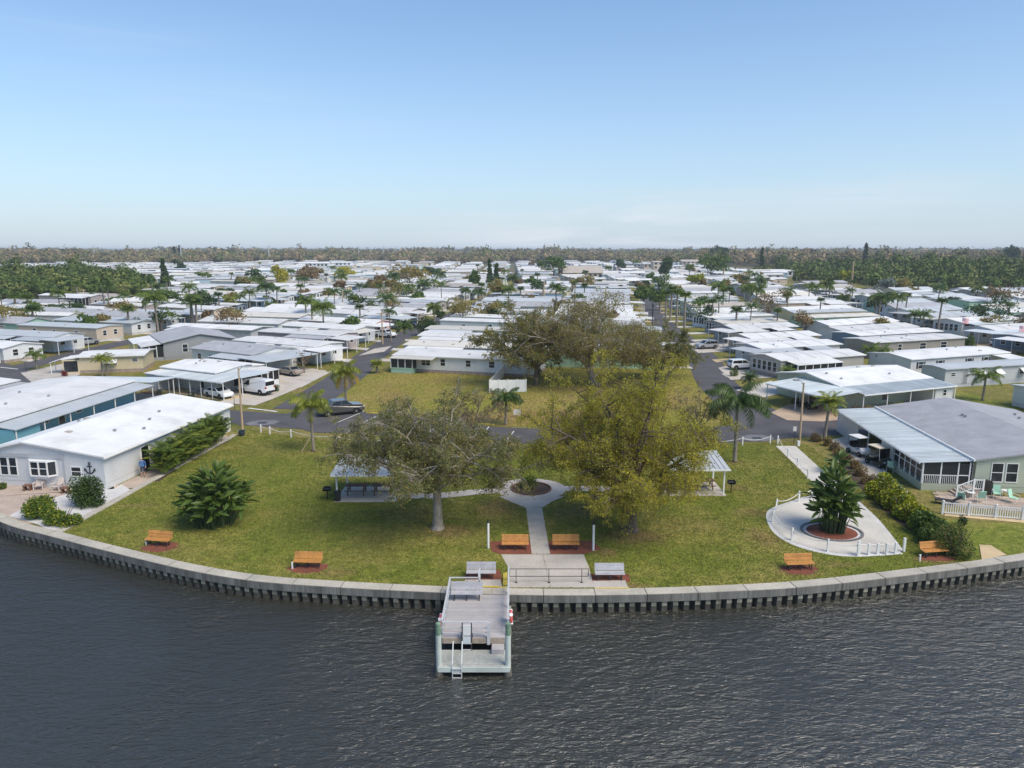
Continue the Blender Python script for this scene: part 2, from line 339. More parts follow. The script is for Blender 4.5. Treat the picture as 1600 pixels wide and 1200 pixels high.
leafmat('frond_dark', [(0.0403, 0.0853, 0.0217), (0.0775, 0.1318, 0.0341), (0.1085, 0.1705, 0.0465)], .3, .4)
leafmat('frond_dry', [(0.525, 0.3625, 0.0625), (0.65, 0.475, 0.0875)], .35, .6)
leafmat('paddle_leaf', [(.030,.062,.012), (.055,.10,.018), (.095,.15,.03), (.04,.075,.015)], .25, .4)
woodmat('wood_far', [(.075,.10,.045), (.155,.15,.065), (.27,.205,.115), (.135,.165,.058), (.31,.225,.145), (.11,.13,.062), (.25,.21,.09)], .075)
woodmat('wood_near', [(.050,.092,.030), (.095,.145,.038), (.07,.11,.034), (.145,.165,.055), (.12,.175,.045)], .16)
# house paints
WALLC = {'white': (.70, .71, .71), 'pale_grey': (.50, .52, .54), 'grey': (.30, .31, .325), 'cream': (.66, .56, .38), 'blue': (.17, .40, .50), 'pale_blue': (.38, .50, .58),
         'sage': (.50, .54, .42), 'tan': (.48, .39, .30), 'beige': (.58, .48, .38), 'mint': (.40, .60, .48), 'slate_blue': (.18, .25, .34), 'mauve': (.38, .33, .33), 'greige': (.42, .40, .37), 'pink': (.60, .34, .34), 'taupe': (.33, .30, .27)}
for k, c in WALLC.items(): simple('wall_'+k, c, .65, .04, .9, dirt=k_(c, .72), dirt_amt=.35, lines=('Z', .2, .03), stretch=(1, 1, .4), rnd=.07)
simple('roof_white', (.68, .675, .66), .6, .07, .35, fine=.05, fscale=6, dirt=(.42, .41, .385), dirt_amt=.6, rnd=.11)
simple('roof_cream', (.60, .565, .50), .55, .06, .4, dirt=(.50, .47, .41), dirt_amt=.45, rnd=.11)
simple('roof_grey', (.36, .365, .385), .8, .1, .6, fine=.22, fscale=14, bmp=.3, dirt=(.20, .2, .21), dirt_amt=.4, rnd=.11)
simple('roof_pale', (.46, .485, .50), .5, .07, .4, dirt=(.38, .40, .40), dirt_amt=.4, rnd=.11)
simple('roof_tan', (.40, .355, .31), .8, .1, .6, fine=.2, fscale=14, rnd=.11)
simple('roof_awning', (.55, .595, .615), .5, .06, .5, dirt=(.40, .43, .44), dirt_amt=.4, rnd=.11)
simple('screen', (.018, .019, .022), .35, .3, 1.5, spec=.6)
simple('skirting', (.52, .50, .47), .8, .15, 2, fine=.2, fscale=6)
simple('brick_skirt', (.34, .27, .23), .85, .3, 4, fine=.35, fscale=6)
simple('shutter', (.03, .035, .045), .6, .15, 2)
simple('awning_red', (.22, .03, .04), .7, .15, 2); simple('awning_blue', (.03, .22, .5), .7, .15, 2); simple('trim_pink', (.60, .22, .24), .6, .1, 2)
def glass(name, col, rough=.06):
    m, N, Lk, P = nodes(name); v = pos(N)
    Lk.new(ramp(N, Lk, noise(N, Lk, v, .8, 3), [(.35, k_(col, .6)), (.7, k_(col, 1.8))]), P.inputs['Base Color']); P.inputs['Roughness'].default_value = rough; P.inputs['IOR'].default_value = 1.5
glass('pane', (.022, .026, .032)); glass('car_glass', (.012, .014, .016), .03)
for k, c in dict(white=(.74, .75, .76), grey=(.085, .082, .078), silver=(.36, .37, .38), dark=(.03, .032, .035), red=(.35, .03, .03), blue=(.05, .10, .22), tan=(.33, .29, .24)).items():
    simple('car_'+k, c, .28, .02, 1, coat=.6, metal=.25 if k in ('silver', 'grey') else 0)
simple('tyre', (.016, .016, .016), .85, .2, 4); simple('rim', (.50, .51, .52), .3, .1, 3, metal=.7)
simple('tail_light', (.45, .02, .02), .25, .1, 3); simple('head_light', (.75, .76, .78), .12, .05, 3)
simple('cart_roof', (.66, .58, .43), .5, .06, 2); simple('cart_green', (.018, .035, .025), .35, .1, 2, coat=.4); simple('seat_vinyl', (.45, .40, .32), .6, .1, 2)
simple('mint_fabric', (.38, .62, .47), .7, .08, 2); simple('skin', (.48, .27, .19), .6, .08, 6); simple('blue_cloth', (.065, .16, .36), .85, .12, 6); simple('navy_cloth', (.03, .04, .075), .85, .12, 6); simple('white_hair', (.62, .6, .57), .8, .1, 8)
simple('planter_blue', (.03, .045, .07), .35, .2, 2); simple('sign_face', (.6, .6, .58), .5, .05, 2); simple('adirondack', (.60, .52, .47), .7, .1, 2)
simple('flag_red', (.50, .03, .05), .8, .1, 2); simple('flag_white', (.75, .75, .75), .8, .05, 2); simple('flag_blue', (.03, .045, .17), .8, .1, 2)
simple('rope', (.70, .70, .68), .8, .08, 3)
def watermat():
    m, N, Lk, P = nodes('water'); v = pos(N)
    P.inputs['Base Color'].default_value = (.034, .034, .026, 1); P.inputs['Roughness'].default_value = .05; P.inputs['IOR'].default_value = 1.85
    mp = N.new('ShaderNodeMapping'); mp.inputs['Rotation'].default_value = (0, 0, R(24)); mp.inputs['Scale'].default_value = (1, 2.3, 1); Lk.new(v, mp.inputs[0])
    mp2 = N.new('ShaderNodeMapping'); mp2.inputs['Rotation'].default_value = (0, 0, R(-20)); mp2.inputs['Scale'].default_value = (1, 1.9, 1); Lk.new(v, mp2.inputs[0])
    a = noise(N, Lk, mp.outputs[0], .75, 3, .55, .6); b = noise(N, Lk, mp2.outputs[0], 2.3, 4, .62, .5); c = noise(N, Lk, mp.outputs[0], 5.5, 3, .6); d = noise(N, Lk, v, .055, 3, .6, .8)
    h = mixc(N, Lk, .45, a, b); h = mixc(N, Lk, .16, h, c)
    bn = N.new('ShaderNodeBump'); bn.inputs['Distance'].default_value = .46
    Lk.new(h, bn.inputs['Height']); Lk.new(ramp(N, Lk, d, [(.30, (.55,)*3), (.70, (1,)*3)]), bn.inputs['Strength']); Lk.new(bn.outputs[0], P.inputs['Normal'])
watermat()
# ------------------------------------------------------------------ setting: water, ground, roads, lawns
WATER = -1.08
wfront = [gp(x, y, .1) for x, y in [(0,815),(72,836),(200,869),(300,892),(400,908),(535,918),(692,926),(795,929),(900,930),(1040,928),(1200,921),(1290,914),(1412,900),(1532,885),(1600,875)]]
wfront = [(-140,104), (-75,76), (-48,58)] + wfront + [(45,47.2), (90,52), (160,57)]
wline = smooth_line(wfront, 10); wback = offset_line(wline, .85)
def grid_sheet(name, x0, x1, y0, y1, z, mat):
    return sheet(name, [(x0,y0),(x1,y0),(x1,y1),(x0,y1)], z, mat, kind='structure')
grid_sheet('water', -9000, 9000, -4000, 130, WATER, 'water')
g_in = offset_line(wline, .5)
sheet('ground', g_in + [(15000,57),(15000,26000),(-15000,26000),(-15000,104)], -.03, 'earth', kind='structure')
nb = [p for p in wback if -62 < p[0] < 62]
sheet('park_ground', nb + [(120,60),(520,520),(-520,520),(-120,95)], -.012, 'lot_grass', kind='structure')
def px(*pts, z=0): return [gp(x, y, z) for x, y in pts]
lawn_edge = [p for p in offset_line(wline, .80) if gp(95,836)[0] < p[0] < gp(1530,878)[0]]
sheet('lawn', lawn_edge + px((1500,872),(1440,838),(1385,790),(1330,745),(1290,714),(1262,694),(1240,692),(1215,691),(1160,693),(1080,697),(960,702),(800,704),(700,702),(600,697),(526,690),(455,681),(392,672),(372,676),(300,715),(200,775)), .004, 'lawn', kind='structure')
sheet('dry_lawn', [(-18.9,89.2),(-2,80.9),(10,81.3),(24,81.6),(27.4,90),(28.2,100),(29.6,113),(33,133),(34,150),(28,150),(-12,130),(-22,120),(-23.6,112),(-23.4,98)], .004, 'dry_lawn', kind='structure')
sheet('side_lawn', [p for p in offset_line(wline, .80) if p[0] > gp(1532,880)[0] and p[0] < 60] + [(60,53)] + px((1640,820),(1475,812),(1490,838),(1530,872)), .004, 'lawn', kind='structure')
sheet('corner_lawn', px((1422,622),(1480,605),(1600,640),(1530,640),(1475,640)), .004, 'lawn', kind='structure')
sheet('verge', px((1190,628),(1212,612),(1240,632),(1232,640),(1195,645)), .004, 'lawn', kind='structure')
def strip(name, pts, w, z, mat, n=8, kind='structure'):
    c = smooth_line(pts, n); return sheet(name, offset_line(c, w/2) + offset_line(c, -w/2)[::-1], z, mat, kind=kind)
strip('front_road', [(-150,168),(-95,127),(-62,101),(-42,88.5),(-24,83.0),(0,76.9),(20,76.7),(32,79.5),(45,81.5),(62,80.5),(90,82)], 6.6, .012, 'asphalt')
ST = {'S1': [(-27.6,90),(-26.6,112),(-27,138),(-26.5,163),(-24.3,180),(-21,205),(-17,235),(-12,275),(-6,340),(6,460)],
      'S2': [(29.2,80),(31,107),(35.6,134),(38.4,163),(42.5,209),(47,240),(56,300),(80,460)],
      'S0': [(-85,118),(-85,150),(-82,200),(-77,260),(-70,330),(-58,460)],
      'S3': [(86,82),(92,120),(98,160),(106,200),(118,260),(132,330),(160,460)],
      'S9': [(-146,120),(-147,160),(-143,220),(-136,300),(-120,460)], 'S4': [(142,110),(154,150),(163,200),(178,270),(205,370),(232,460)],
      'S8': [(-206,150),(-205,220),(-196,320),(-182,460)], 'S5': [(212,160),(226,230),(250,320),(290,460)]}
for k, p in ST.items(): strip('street', p, 6.0 if k in ('S1', 'S2') else 5, .020, 'asphalt')
sheet('parking', [(-29,84),(-24.5,98),(-23.6,96.5),(-18.9,88.9),(-2.0,80.5),(9,79),(9,76),(-22,78)], .028, 'asphalt', kind='structure')
sheet('junction', [(25.5,76.5),(37,78),(36,83),(32.8,92),(28.4,92),(27.2,86),(24.5,80.5)], .028, 'asphalt', kind='structure')
def paint(name, a, b, w, mat='road_paint', z=.036):
    a, b = Vector(a), Vector(b); t = (b-a).normalized()*w/2; n = Vector((-t.y, t.x))
    o = sheet(name, [a+n, a-n, b-n, b+n], z, mat); o['kind'] = 'structure'; return o
for (x0,y0),(x1,y1) in [((526,661),(569,643)),((560,664),(592,649)),((590,668),(626,652)),((624,674),(658,657)),((668,677),(688,663)),((745,690),(764,667)),((790,690),(803,674))]:
    paint('parking_line', gp(x0,y0), gp(x1,y1), .13)
for (x0,y0),(x1,y1) in [((572,645.5),(592,647)),((600,648),(622,650)),((637,651.5),(655,653)),((668,654.5),(690,657)),((746,662.5),(772,665))]:
    b = empty('wheel_stop', (*gp(x0,y0), .028), 0); p, q = Vector(gp(x0,y0)), Vector(gp(x1,y1)); d = q-p
    b.rotation_euler.z = math.atan2(d.y, d.x); l = d.length
    MB().extr([(0,0),(l,0),(l-.06,.13),(.06,.13)], -.09, .09).build('block', 'yellow_paint', b)
    tag(b, 'yellow painted wheel stop at the head of a parking space', 'wheel stop', 'yellow wheel stops along the car park')
paint('stop_line', gp(388,638), gp(433,643.5), .38)
paint('stop_line', gp(0,574), gp(28,577), .35)
for cx, cy in ((410,661),(1183,685)):
    c = gp(cx, cy); sheet('concrete_apron', blob(c, 1.9, 1.5, 8, .05, 3, .3), .038, 'old_asphalt', kind='structure')
    MB().box(c[0]-.5, c[0]+.5, c[1]-.35, c[1]+.35, .03, .06).build('drain_grate', 'dark_metal')
    tag(C.objects[-1], 'dark iron drain grate in the road beside %s' % ('the timber street lamp by the areca hedge' if cx < 800 else 'the rope fence near the long drooping palm'), 'drain')
# driveways near the park
for iz, (nm, pts, m) in enumerate([('driveway', [(340,629),(372,617),(425,592),(455,600),(470,605),(430,622),(398,634)], 'driveway'), ('gravel_drive', [(425,592),(470,588),(473,604),(455,600)], 'sand'),
    ('driveway', [(415,592),(455,575),(520,580),(470,606),(440,594)], 'driveway'), ('driveway', [(1205,645),(1232,632),(1322,632),(1330,655),(1285,659),(1230,657)], 'tan_drive'),
    ('driveway', [(1122,575),(1180,562),(1215,590),(1142,594)], 'driveway'), ('driveway', [(1070,538),(1130,530),(1150,548),(1092,552)], 'driveway'),
    ('driveway', [(1150,610),(1205,595),(1235,612),(1190,622)], 'pale_concrete'), ('cart_pad', [(1290,690),(1322,682),(1335,690),(1420,770),(1395,775),(1330,722)], 'driveway'),
    ('gravel_yard', [(32,583),(110,566),(125,586),(95,596),(52,600)], 'concrete'), ('sand_yard', [(1520,545),(1590,555),(1565,520),(1480,535)], 'sand'),
    ('sand_patch', [(1530,852),(1548,853),(1573,868),(1534,876)], 'sand'), ('driveway', [(585,545),(612,541),(600,550),(560,556)], 'driveway')]):
    sheet(nm, px(*pts), .033+.002*iz, m, kind='structure')
# central paths
PC = (1.62, 58.8)
def ringsheet(name, c, r, z, mat, n=40): return sheet(name, [(c[0]+r*math.cos(2*PI*i/n), c[1]+r*math.sin(2*PI*i/n)) for i in range(n)], z, mat, kind='structure')
pad = px((783,866.5),(912,866.5),(929,921),(793,924))
def slabs(name, x0, x1, y0, y1, rows, cols, z, mat, skew=0):
    w = (x1-x0)/cols; h = (y1-y0)/rows
    root = empty(name, (x0, y0, 0)); root['kind'] = 'structure'
    me = MB().box(.008, w-.008, .008, h-.008, -.12, z).mesh('slab', mat)
    for i in range(cols):
        for j in range(rows): link('slab', me, root, (i*w, j*h, 0))
    return root
pp = empty('park_path'); pp['kind'] = 'structure'
def pslab(pts, z=.016, m='concrete'):
    SHEETS.append(('path', pts)); a = sum((p[0]*q[1]-q[0]*p[1]) for p, q in zip(pts, pts[1:]+pts[:1]))
    MB().prism(pts if a > 0 else pts[::-1], -.1, z).build('slab', m, pp)
# landing pad: slabs either side of the old centre crack
a, b, c, d = pad
mid0, mid1 = (2.05, 45.4), (2.35, 40.35)
pslab([a, (mid0[0]-.01, a[1]), (mid0[0]+.1, 43.4), (d[0], 43.4)]); pslab([(mid0[0]+.01, b[1]), b, (c[0]-.02, 43.4), (mid0[0]+.12, 43.4)])
pslab([(d[0], 43.38), (mid0[0]+.1, 43.38), (mid1[0]-.01, 40.55), (d[0], 40.55)]); pslab([(mid0[0]+.12, 43.38), (c[0]-.02, 43.38), (c[0], 40.55), (mid1[0]+.01, 40.55)])
for k in range(7):
    y0 = 45.42+k*1.26; y1 = y0+1.245; f = lambda y: (1.32-(y-45.4)*.024, 2.55-(y-45.4)*.020)
    pslab([(f(y0)[0], y0), (f(y0)[1], y0), (f(y1)[1], y1), (f(y1)[0], y1)])
yf = 45.42+7*1.26
pslab([(f(yf)[0], yf), (f(yf)[1], yf), (3.2, 55.6), (4.3, 56.9), (-1.1, 56.9), (-.1, 55.6)])
sheet('path_circle', [(PC[0]+3.0*math.cos(t*PI/20), PC[1]+2.75*math.sin(t*PI/20)) for t in range(40)], .024, 'concrete', kind='structure')
strip('path', [(-.6,58.6),(-3,58.0),(-6,57.1),(-9.2,57.0)], 1.35, .020, 'concrete')
strip('path', [(3.8,58.8),(6,58.9),(9,58.6),(12.6,58.6)], 1.35, .020, 'concrete')
ringsheet('planter_bed', PC, 1.62, .034, 'dark_mulch')
kr = empty('planter_kerb', (*PC, .03), label='low dark edging around the round mulch bed on the path', cat='kerb')
for i in range(28):
    t0, t1 = 2*PI*i/28, 2*PI*(i+.94)/28
    MB().prism([(r*math.cos(t), r*math.sin(t)) for r, t in ((1.62,t0),(1.74,t0),(1.74,t1),(1.62,t1))], 0, .09).build('kerb_stone', 'brown_wood', kr)
# worn soil and mulch
for i, (cx, cy, rx, ry, m) in enumerate([(250,855,1.25,.75,'mulch'),(482,888,1.15,.75,'mulch'),(1249,890,1.2,.7,'mulch'),(1462,872,1.1,.55,'mulch')]):
    p = gp(cx, cy); sheet('mulch_bed', blob(p, rx, ry, 26, .2, i), .014, m, kind='structure')
for i, (pts, m, z) in enumerate([([(765,846),(830,844),(832,866),(782,866),(768,862)], 'mulch', .012), ([(857,845),(925,845),(940,858),(912,866),(859,866)], 'mulch', .012), ([(727,894),(781,890),(785,908),(727,908)], 'mulch', .012), ([(922,897),(983,897),(985,910),(924,910)], 'mulch', .012)]):
    sheet('mulch_bed', px(*pts), z, m, kind='structure')
sheet('bench_pad', px((727,906),(782,906),(786,921),(724,921)), .02, 'concrete', kind='structure')
sheet('bench_pad', px((926,908),(977,907),(983,921),(929,921)), .02, 'concrete', kind='structure')
# right paved loop with planter
loop = px((1205,797),(1232,786),(1262,778),(1282,772)) 
lp = smooth_line(px((1282,770),(1240,784),(1206,798),(1204,815),(1218,834),(1250,851),(1300,863),(1340,866)), 6) + px((1408,862),(1398,846),(1370,815),(1340,786),(1305,752),(1275,726),(1243,697),(1212,697),(1240,724),(1268,752))
sheet('paved_loop', lp, .02, 'pale_concrete', kind='structure')
le = smooth_line(px((1272,771),(1236,783),(1201,797),(1199,816),(1214,837),(1248,855),(1298,867),(1345,870),(1412,866)), 6)
sheet('gravel_edge', le + px((1406,862),(1344,866)) + smooth_line(px((1300,863),(1250,851),(1218,834),(1204,815),(1206,798),(1240,784),(1278,772)), 6), .012, 'white_gravel', kind='structure')
strip('gravel_edge', px((1409,862),(1372,815),(1341,785),(1306,750)), .35, .016, 'white_gravel')
PR = gp(1299.5, 831)
sheet('gravel_ring', [(PR[0]+2.05*math.cos(t*PI/20), PR[1]+1.75*math.sin(t*PI/20)) for t in range(40)], .026, 'white_gravel', kind='structure')
sheet('mulch_bed', [(PR[0]+1.75*math.cos(t*PI/20), PR[1]+1.5*math.sin(t*PI/20)) for t in range(40)], .032, 'mulch', kind='structure')
kr = empty('planter_edging', (*PR, .03), label='grey stone edging around the red mulch ring on the paved loop', cat='kerb')
for i in range(34):
    t0, t1 = 2*PI*i/34, 2*PI*(i+.9)/34
    MB().prism([(r*1.16*math.cos(t), r*math.sin(t)) for r, t in ((1.72,t0),(1.86,t0),(1.86,t1),(1.72,t1))], 0, .08).build('kerb_stone', 'old_asphalt', kr)
# left yard
sheet('paver_yard', [p for p in offset_line(wline, .8) if gp(0,815)[0]-12 < p[0] < gp(40,824)[0]] + px((60,815),(105,768),(185,758),(350,680),(365,684),(215,762),(178,764),(178,757),(0,757)) + [(-52,60)], .006, 'paver', kind='structure')
sheet('gravel_bed', px((14,806),(35,795),(110,770),(178,764),(190,757),(205,766),(84,834),(60,820)), .014, 'white_gravel', kind='structure')
ed = empty('garden_edging', label='pale concrete edging between the gravel bed and the park lawn', cat='kerb')
e0, e1 = Vector(gp(86,834)), Vector(gp(368,679)); ne = 22
for i in range(ne):
    p, q = e0.lerp(e1, i/ne), e0.lerp(e1, (i+.985)/ne); t = (q-p).normalized(); n = Vector((-t.y, t.x))*.32
    MB().prism([tuple(p-n), tuple(q-n), tuple(q+n), tuple(p+n)], -.05, .05).build('edging_slab', 'cap_concrete', ed)
sheet('hedge_bed', px((238,752),(262,735),(352,690),(362,688),(290,722),(250,752)), .022, 'dark_mulch', kind='structure')
sheet('hedge_bed', px((1300,712),(1330,722),(1385,770),(1480,850),(1500,868),(1482,868),(1400,815),(1340,760)), .014, 'dark_mulch', kind='structure')
sheet('gravel_strip', px((1476,806),(1610,818),(1610,812),(1476,800)), .010, 'sand', kind='structure')
pt = empty('paver_patio'); pt['kind'] = 'structure'
me_p = MB().box(.006, .594, .006, .394, -.03, .03).mesh('paver', 'paver')
P0 = Vector(gp(1478,790)); ang = math.atan2(gp(1600,800)[1]-P0.y, gp(1600,800)[0]-P0.x)
pt.location = (P0.x, P0.y, 0); pt.rotation_euler.z = ang
for j in range(9):
    for i in range(13): link('paver', me_p, pt, ((i-(j % 2)*.5)*.6+j*.02, j*.4, 0))

# ------------------------------------------------------------------ seawall
sw = empty('seawall', (0, 40, 0), label='curved grey concrete seawall between the lawn and the water', cat='seawall')
def arc_pts(line):
    L = [0]
    for p, q in zip(line, line[1:]): L.append(L[-1]+math.dist(p, q))
    return np.array(L)
AL = arc_pts(wline); WX = np.array([p[0] for p in wline]); WY = np.array([p[1] for p in wline])
def wp(s, off=0):
    e = .05; x, y = np.interp(s, AL, WX), np.interp(s, AL, WY)
    tx, ty = np.interp(s+e, AL, WX)-np.interp(s-e, AL, WX), np.interp(s+e, AL, WY)-np.interp(s-e, AL, WY); l = math.hypot(tx, ty)
    return (float(x-ty/l*off), float(y+tx/l*off))
s0 = float(np.interp(-46, WX, AL)); s1 = float(np.interp(44, WX, AL))
s = s0; rr = random.Random(5)
while s < s1:
    l = 3.05; sub = 4; f0 = [wp(s+.012+(l-.024)*i/sub) for i in range(sub+1)]; b0 = [wp(s+.012+(l-.024)*i/sub, .85) for i in range(sub+1)]
    zt = .10+rr.uniform(-.006, .006)
    bm_ = MB().prism([(p[0], p[1]-40) for p in f0]+[(p[0], p[1]-40) for p in b0[::-1]], -.40, zt)
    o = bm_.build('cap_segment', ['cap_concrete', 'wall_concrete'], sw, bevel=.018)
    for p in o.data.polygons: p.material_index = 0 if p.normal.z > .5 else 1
    s += l
wl_ = [wp(s0+(s1-s0)*i/160, .42) for i in range(161)]; wl2 = [wp(s0+(s1-s0)*i/160, .7) for i in range(161)]
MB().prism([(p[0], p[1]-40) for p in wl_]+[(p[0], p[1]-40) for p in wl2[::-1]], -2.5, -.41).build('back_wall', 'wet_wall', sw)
s = s0+.2; me_sp = None
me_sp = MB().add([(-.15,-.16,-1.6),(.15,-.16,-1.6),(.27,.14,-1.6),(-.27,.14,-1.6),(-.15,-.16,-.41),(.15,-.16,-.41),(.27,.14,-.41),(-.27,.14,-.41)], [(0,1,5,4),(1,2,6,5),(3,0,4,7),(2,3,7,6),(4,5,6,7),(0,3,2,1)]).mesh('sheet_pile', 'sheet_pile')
me_ft = MB().box(-.15, .15, -.20, -.10, -.72, -.44).mesh('pile_plate', 'pile_plate')
while s < s1:
    p = wp(s, .30); q = wp(s+.1, .30)
    o = link('sheet_pile', me_sp, sw, (p[0], p[1]-40, 0), math.atan2(q[1]-p[1], q[0]-p[0]))
    link('pile_plate', me_ft, sw, (p[0], p[1]-40, 0), math.atan2(q[1]-p[1], q[0]-p[0]))
    s += .64+rr.uniform(-.035, .035)

# ------------------------------------------------------------------ dock
DZ = .06
dk = empty('dock', (-1.88, 37.2, WATER), label='grey plank fishing dock on green topped piles at the seawall', cat='dock')
def D(mb, name, m, par=dk, **k):          # world-coordinate mesh under the dock
    mb.v = [(x+1.88, y-37.2, z-WATER) for x, y, z in mb.v]; return mb.build(name, m, par, **k)
dx0, dx1, dy0, dy1 = -3.62, -.22, 34.75, 40.6
def dxl(y): return dx0+(y-dy0)*.015
n = 38; w = (dy1-dy0)/n
for i in range(n):
    y = dy0+i*w; D(MB().box(dx0, dx1, y+.004, y+w-.004, DZ-.04, DZ), 'deck_board', 'deck_board')
D(MB().box(dx0-.02, dx1+.02, dy0-.07, dy0-.005, DZ-.30, DZ-.005), 'fascia_board', 'deck_edge')
for x in (dx0-.06, dx1+.005): D(MB().box(x, x+.055, dy0, 39.9, DZ-.30, DZ-.01), 'fascia_board', 'dock_timber')
for x in (dx0+.3, -1.9, dx1-.4): D(MB().box(x, x+.1, dy0+.05, 39.9, DZ-.30, DZ-.045), 'joist', 'dock_timber')
LZ = -.52; ly0, ly1 = 33.0, 34.55; n = 8; w = (ly1-ly0)/n
for i in range(n): D(MB().box(dx0-.1, dx1+.12, ly0+i*w+.006, ly0+(i+1)*w-.006, LZ-.05, LZ), 'landing_board', 'dock_timber')
D(MB().box(dx0-.1, dx1+.12, ly0-.07, ly0, LZ-.27, LZ-.01), 'landing_fascia', 'pile_wrap')
D(MB().box(-1.05, -.4, 34.1, 34.7, LZ, LZ+.26), 'step', 'deck_board')
for x in (dx0-.05, dx1+.02):
    for y, top in ((33.15, 1.75), (37.0, -.1), (39.4, -.1)):
        c = (x, y, 0); p = D(MB().lathe([(.15, WATER-.8), (.15, -.62)], 12, c), 'pile', 'dock_timber')
        D(MB().lathe([(.20, WATER-.5), (.21, WATER+.1), (.17, WATER+.32), (.155, WATER+.33)], 12, c), 'barnacle_sleeve', 'pile_wet')
        if top > 0:
            D(MB().lathe([(.145, -.62), (.145, top-.62)], 12, c), 'pile_wrap', 'pile_wrap'); D(MB().lathe([(.135, top-.62), (.135, top), (.09, top+.04)], 12, c), 'pile_top', 'green_pile')
# rails
def railing(pts, posts, zs, m='dock_rail', w=.035):
    for (x, y) in posts: D(MB().box(x-.04, x+.04, y-.04, y+.04, DZ-.2, zs[-1]-.02), 'rail_post', m)
    for z in zs:
        for (x, y), (u, v) in zip(pts, pts[1:]):
            t = .05 if z == zs[-1] else .02
            dx, dy = u-x, v-y; l = math.hypot(dx, dy); nx, ny = -dy/l*t, dx/l*t
            D(MB().prism([(x-nx, y-ny), (u-nx, v-ny), (u+nx, v+ny), (x+nx, y+ny)], z-.02, z+.02), 'rail', m)
railing([(dx0-.02, dy0), (dx0-.02, 39.75)], [(dx0-.02, y) for y in (34.8, 36.4, 38, 39.7)], (.45, .80, 1.05))
railing([(dx0+.04, 39.7), (-1.95, 39.7)], [(-1.95, 39.7)], (.45, .80, 1.05))
railing([(-1.95, 39.7), (-1.95, 41.0)], [(-1.95, 41.0)], (.45, .80, 1.05))
railing([(dx1+.02, dy0+.2), (dx1+.02, 41.2)], [(dx1+.02, y) for y in (34.95, 36.5, 38, 39.6, 41.2)], (.45, .80, 1.05))
railing([(dx0-.02, dy0-.02), (-1.22, dy0-.02)], [(-1.22, dy0-.03)], (.35, .62, .95))
D(MB().box(-1.30, -1.14, dy0-.12, dy0-.06, DZ-.35, .95), 'rail_post', 'dock_rail')
for z0, z1, y0, y1, x0, x1 in ((DZ+.002, DZ+.008, 39.95, 40.55, -1.6, -.35),): D(MB().box(x0, x1, y0, y1, z0, z1), 'yellow_edge', 'yellow_paint')
kb = empty('kerb_ramp', (-.45, 41.4, .1), label='bright yellow painted curb piece beside the dock gate', cat='kerb')
MB().extr([(-.1,-.1),(.16,-.1),(.16,.10),(-.1,.02)], -.55, .85).build('curb', 'yellow_paint', kb)
paint('yellow_strip', gp(745,919), gp(779,919), .16, 'yellow_paint', .112); paint('yellow_strip', gp(930,921.5), gp(983,921.5), .12, 'yellow_paint', .112)
# boarding ladder
ld = empty('boarding_ladder', (-2.75, 32.95, WATER), label='aluminium boarding ladder hanging off the lower dock landing', cat='ladder')
for x in (-.23, .23): MB().tube([(x,.75,.56+.95-.1),(x,.62,.56+1.05),(x,.02,.75),(x,-.06,.5),(x,-.06,-.35)], .028, 8).build('rail', 'aluminium', ld)
for z in (-.3, -.02, .24, .48): MB().box(-.23, .23, -.10, -.02, z, z+.04).build('rung', 'aluminium', ld)
# folding water ramp chair leaning at the dock end
lc = empty('lift_chair', (-2.35, 34.40, LZ), label='blue and white swimming platform lift standing against the dock rail', cat='lift')
for x in (-.24, .24): MB().tube([(x,.05,0),(x,.2,.7),(x,.3,1.45)], .03, 8).build('rail', 'dark_metal', lc)
for z in (.02, .35, .72, 1.1, 1.42): MB().box(-.24, .24, .02+z*.2, .08+z*.2, z, z+.05).build('crossbar', 'aluminium', lc)
MB().box(-.2, .2, .06, .12, .40, .72).build('seat', 'roof_awning', lc); MB().box(-.2, .2, .18, .24, .8, 1.36).build('backrest', 'roof_white', lc)
for x in (-.3, .24): MB().box(x, x+.07, .1, .2, .72, .9).build('grip', 'planter_blue', lc)
def life_ring(loc, rx, label):
    r = empty('life_ring', loc, label=label, cat='life ring'); r.rotation_euler = (0, 0, rx)
    mb = MB(); n1, n2 = 24, 8
    for i in range(n1):
        a = 2*PI*i/n1
        for k in range(n2):
            b = 2*PI*k/n2; q = .30+.085*math.cos(b); mb.v.append((.085*math.sin(b), q*math.cos(a), q*math.sin(a)))
    for i in range(n1):
        for k in range(n2): mb.f.append((i*n2+k, ((i+1)%n1)*n2+k, ((i+1)%n1)*n2+(k+1)%n2, i*n2+(k+1)%n2)); mb.m.append(0)
    mb.build('ring', 'ring_red', r, smooth=True)
    for k in range(4):
        a = PI/4+k*PI/2; MB().tube([(0, .195*math.cos(a), .195*math.sin(a)), (0, .405*math.cos(a), .405*math.sin(a))], .10, 8).build('band', 'flag_white', r, scale=(1, 1, 1))
life_ring((dx1+.16, 36.0, .55), .05, 'red life ring hanging on the dock rail on its far side from the bench'); life_ring((dx0-.18, 35.6, .5), -.05, 'red life ring hanging on the dock rail on the bench side')
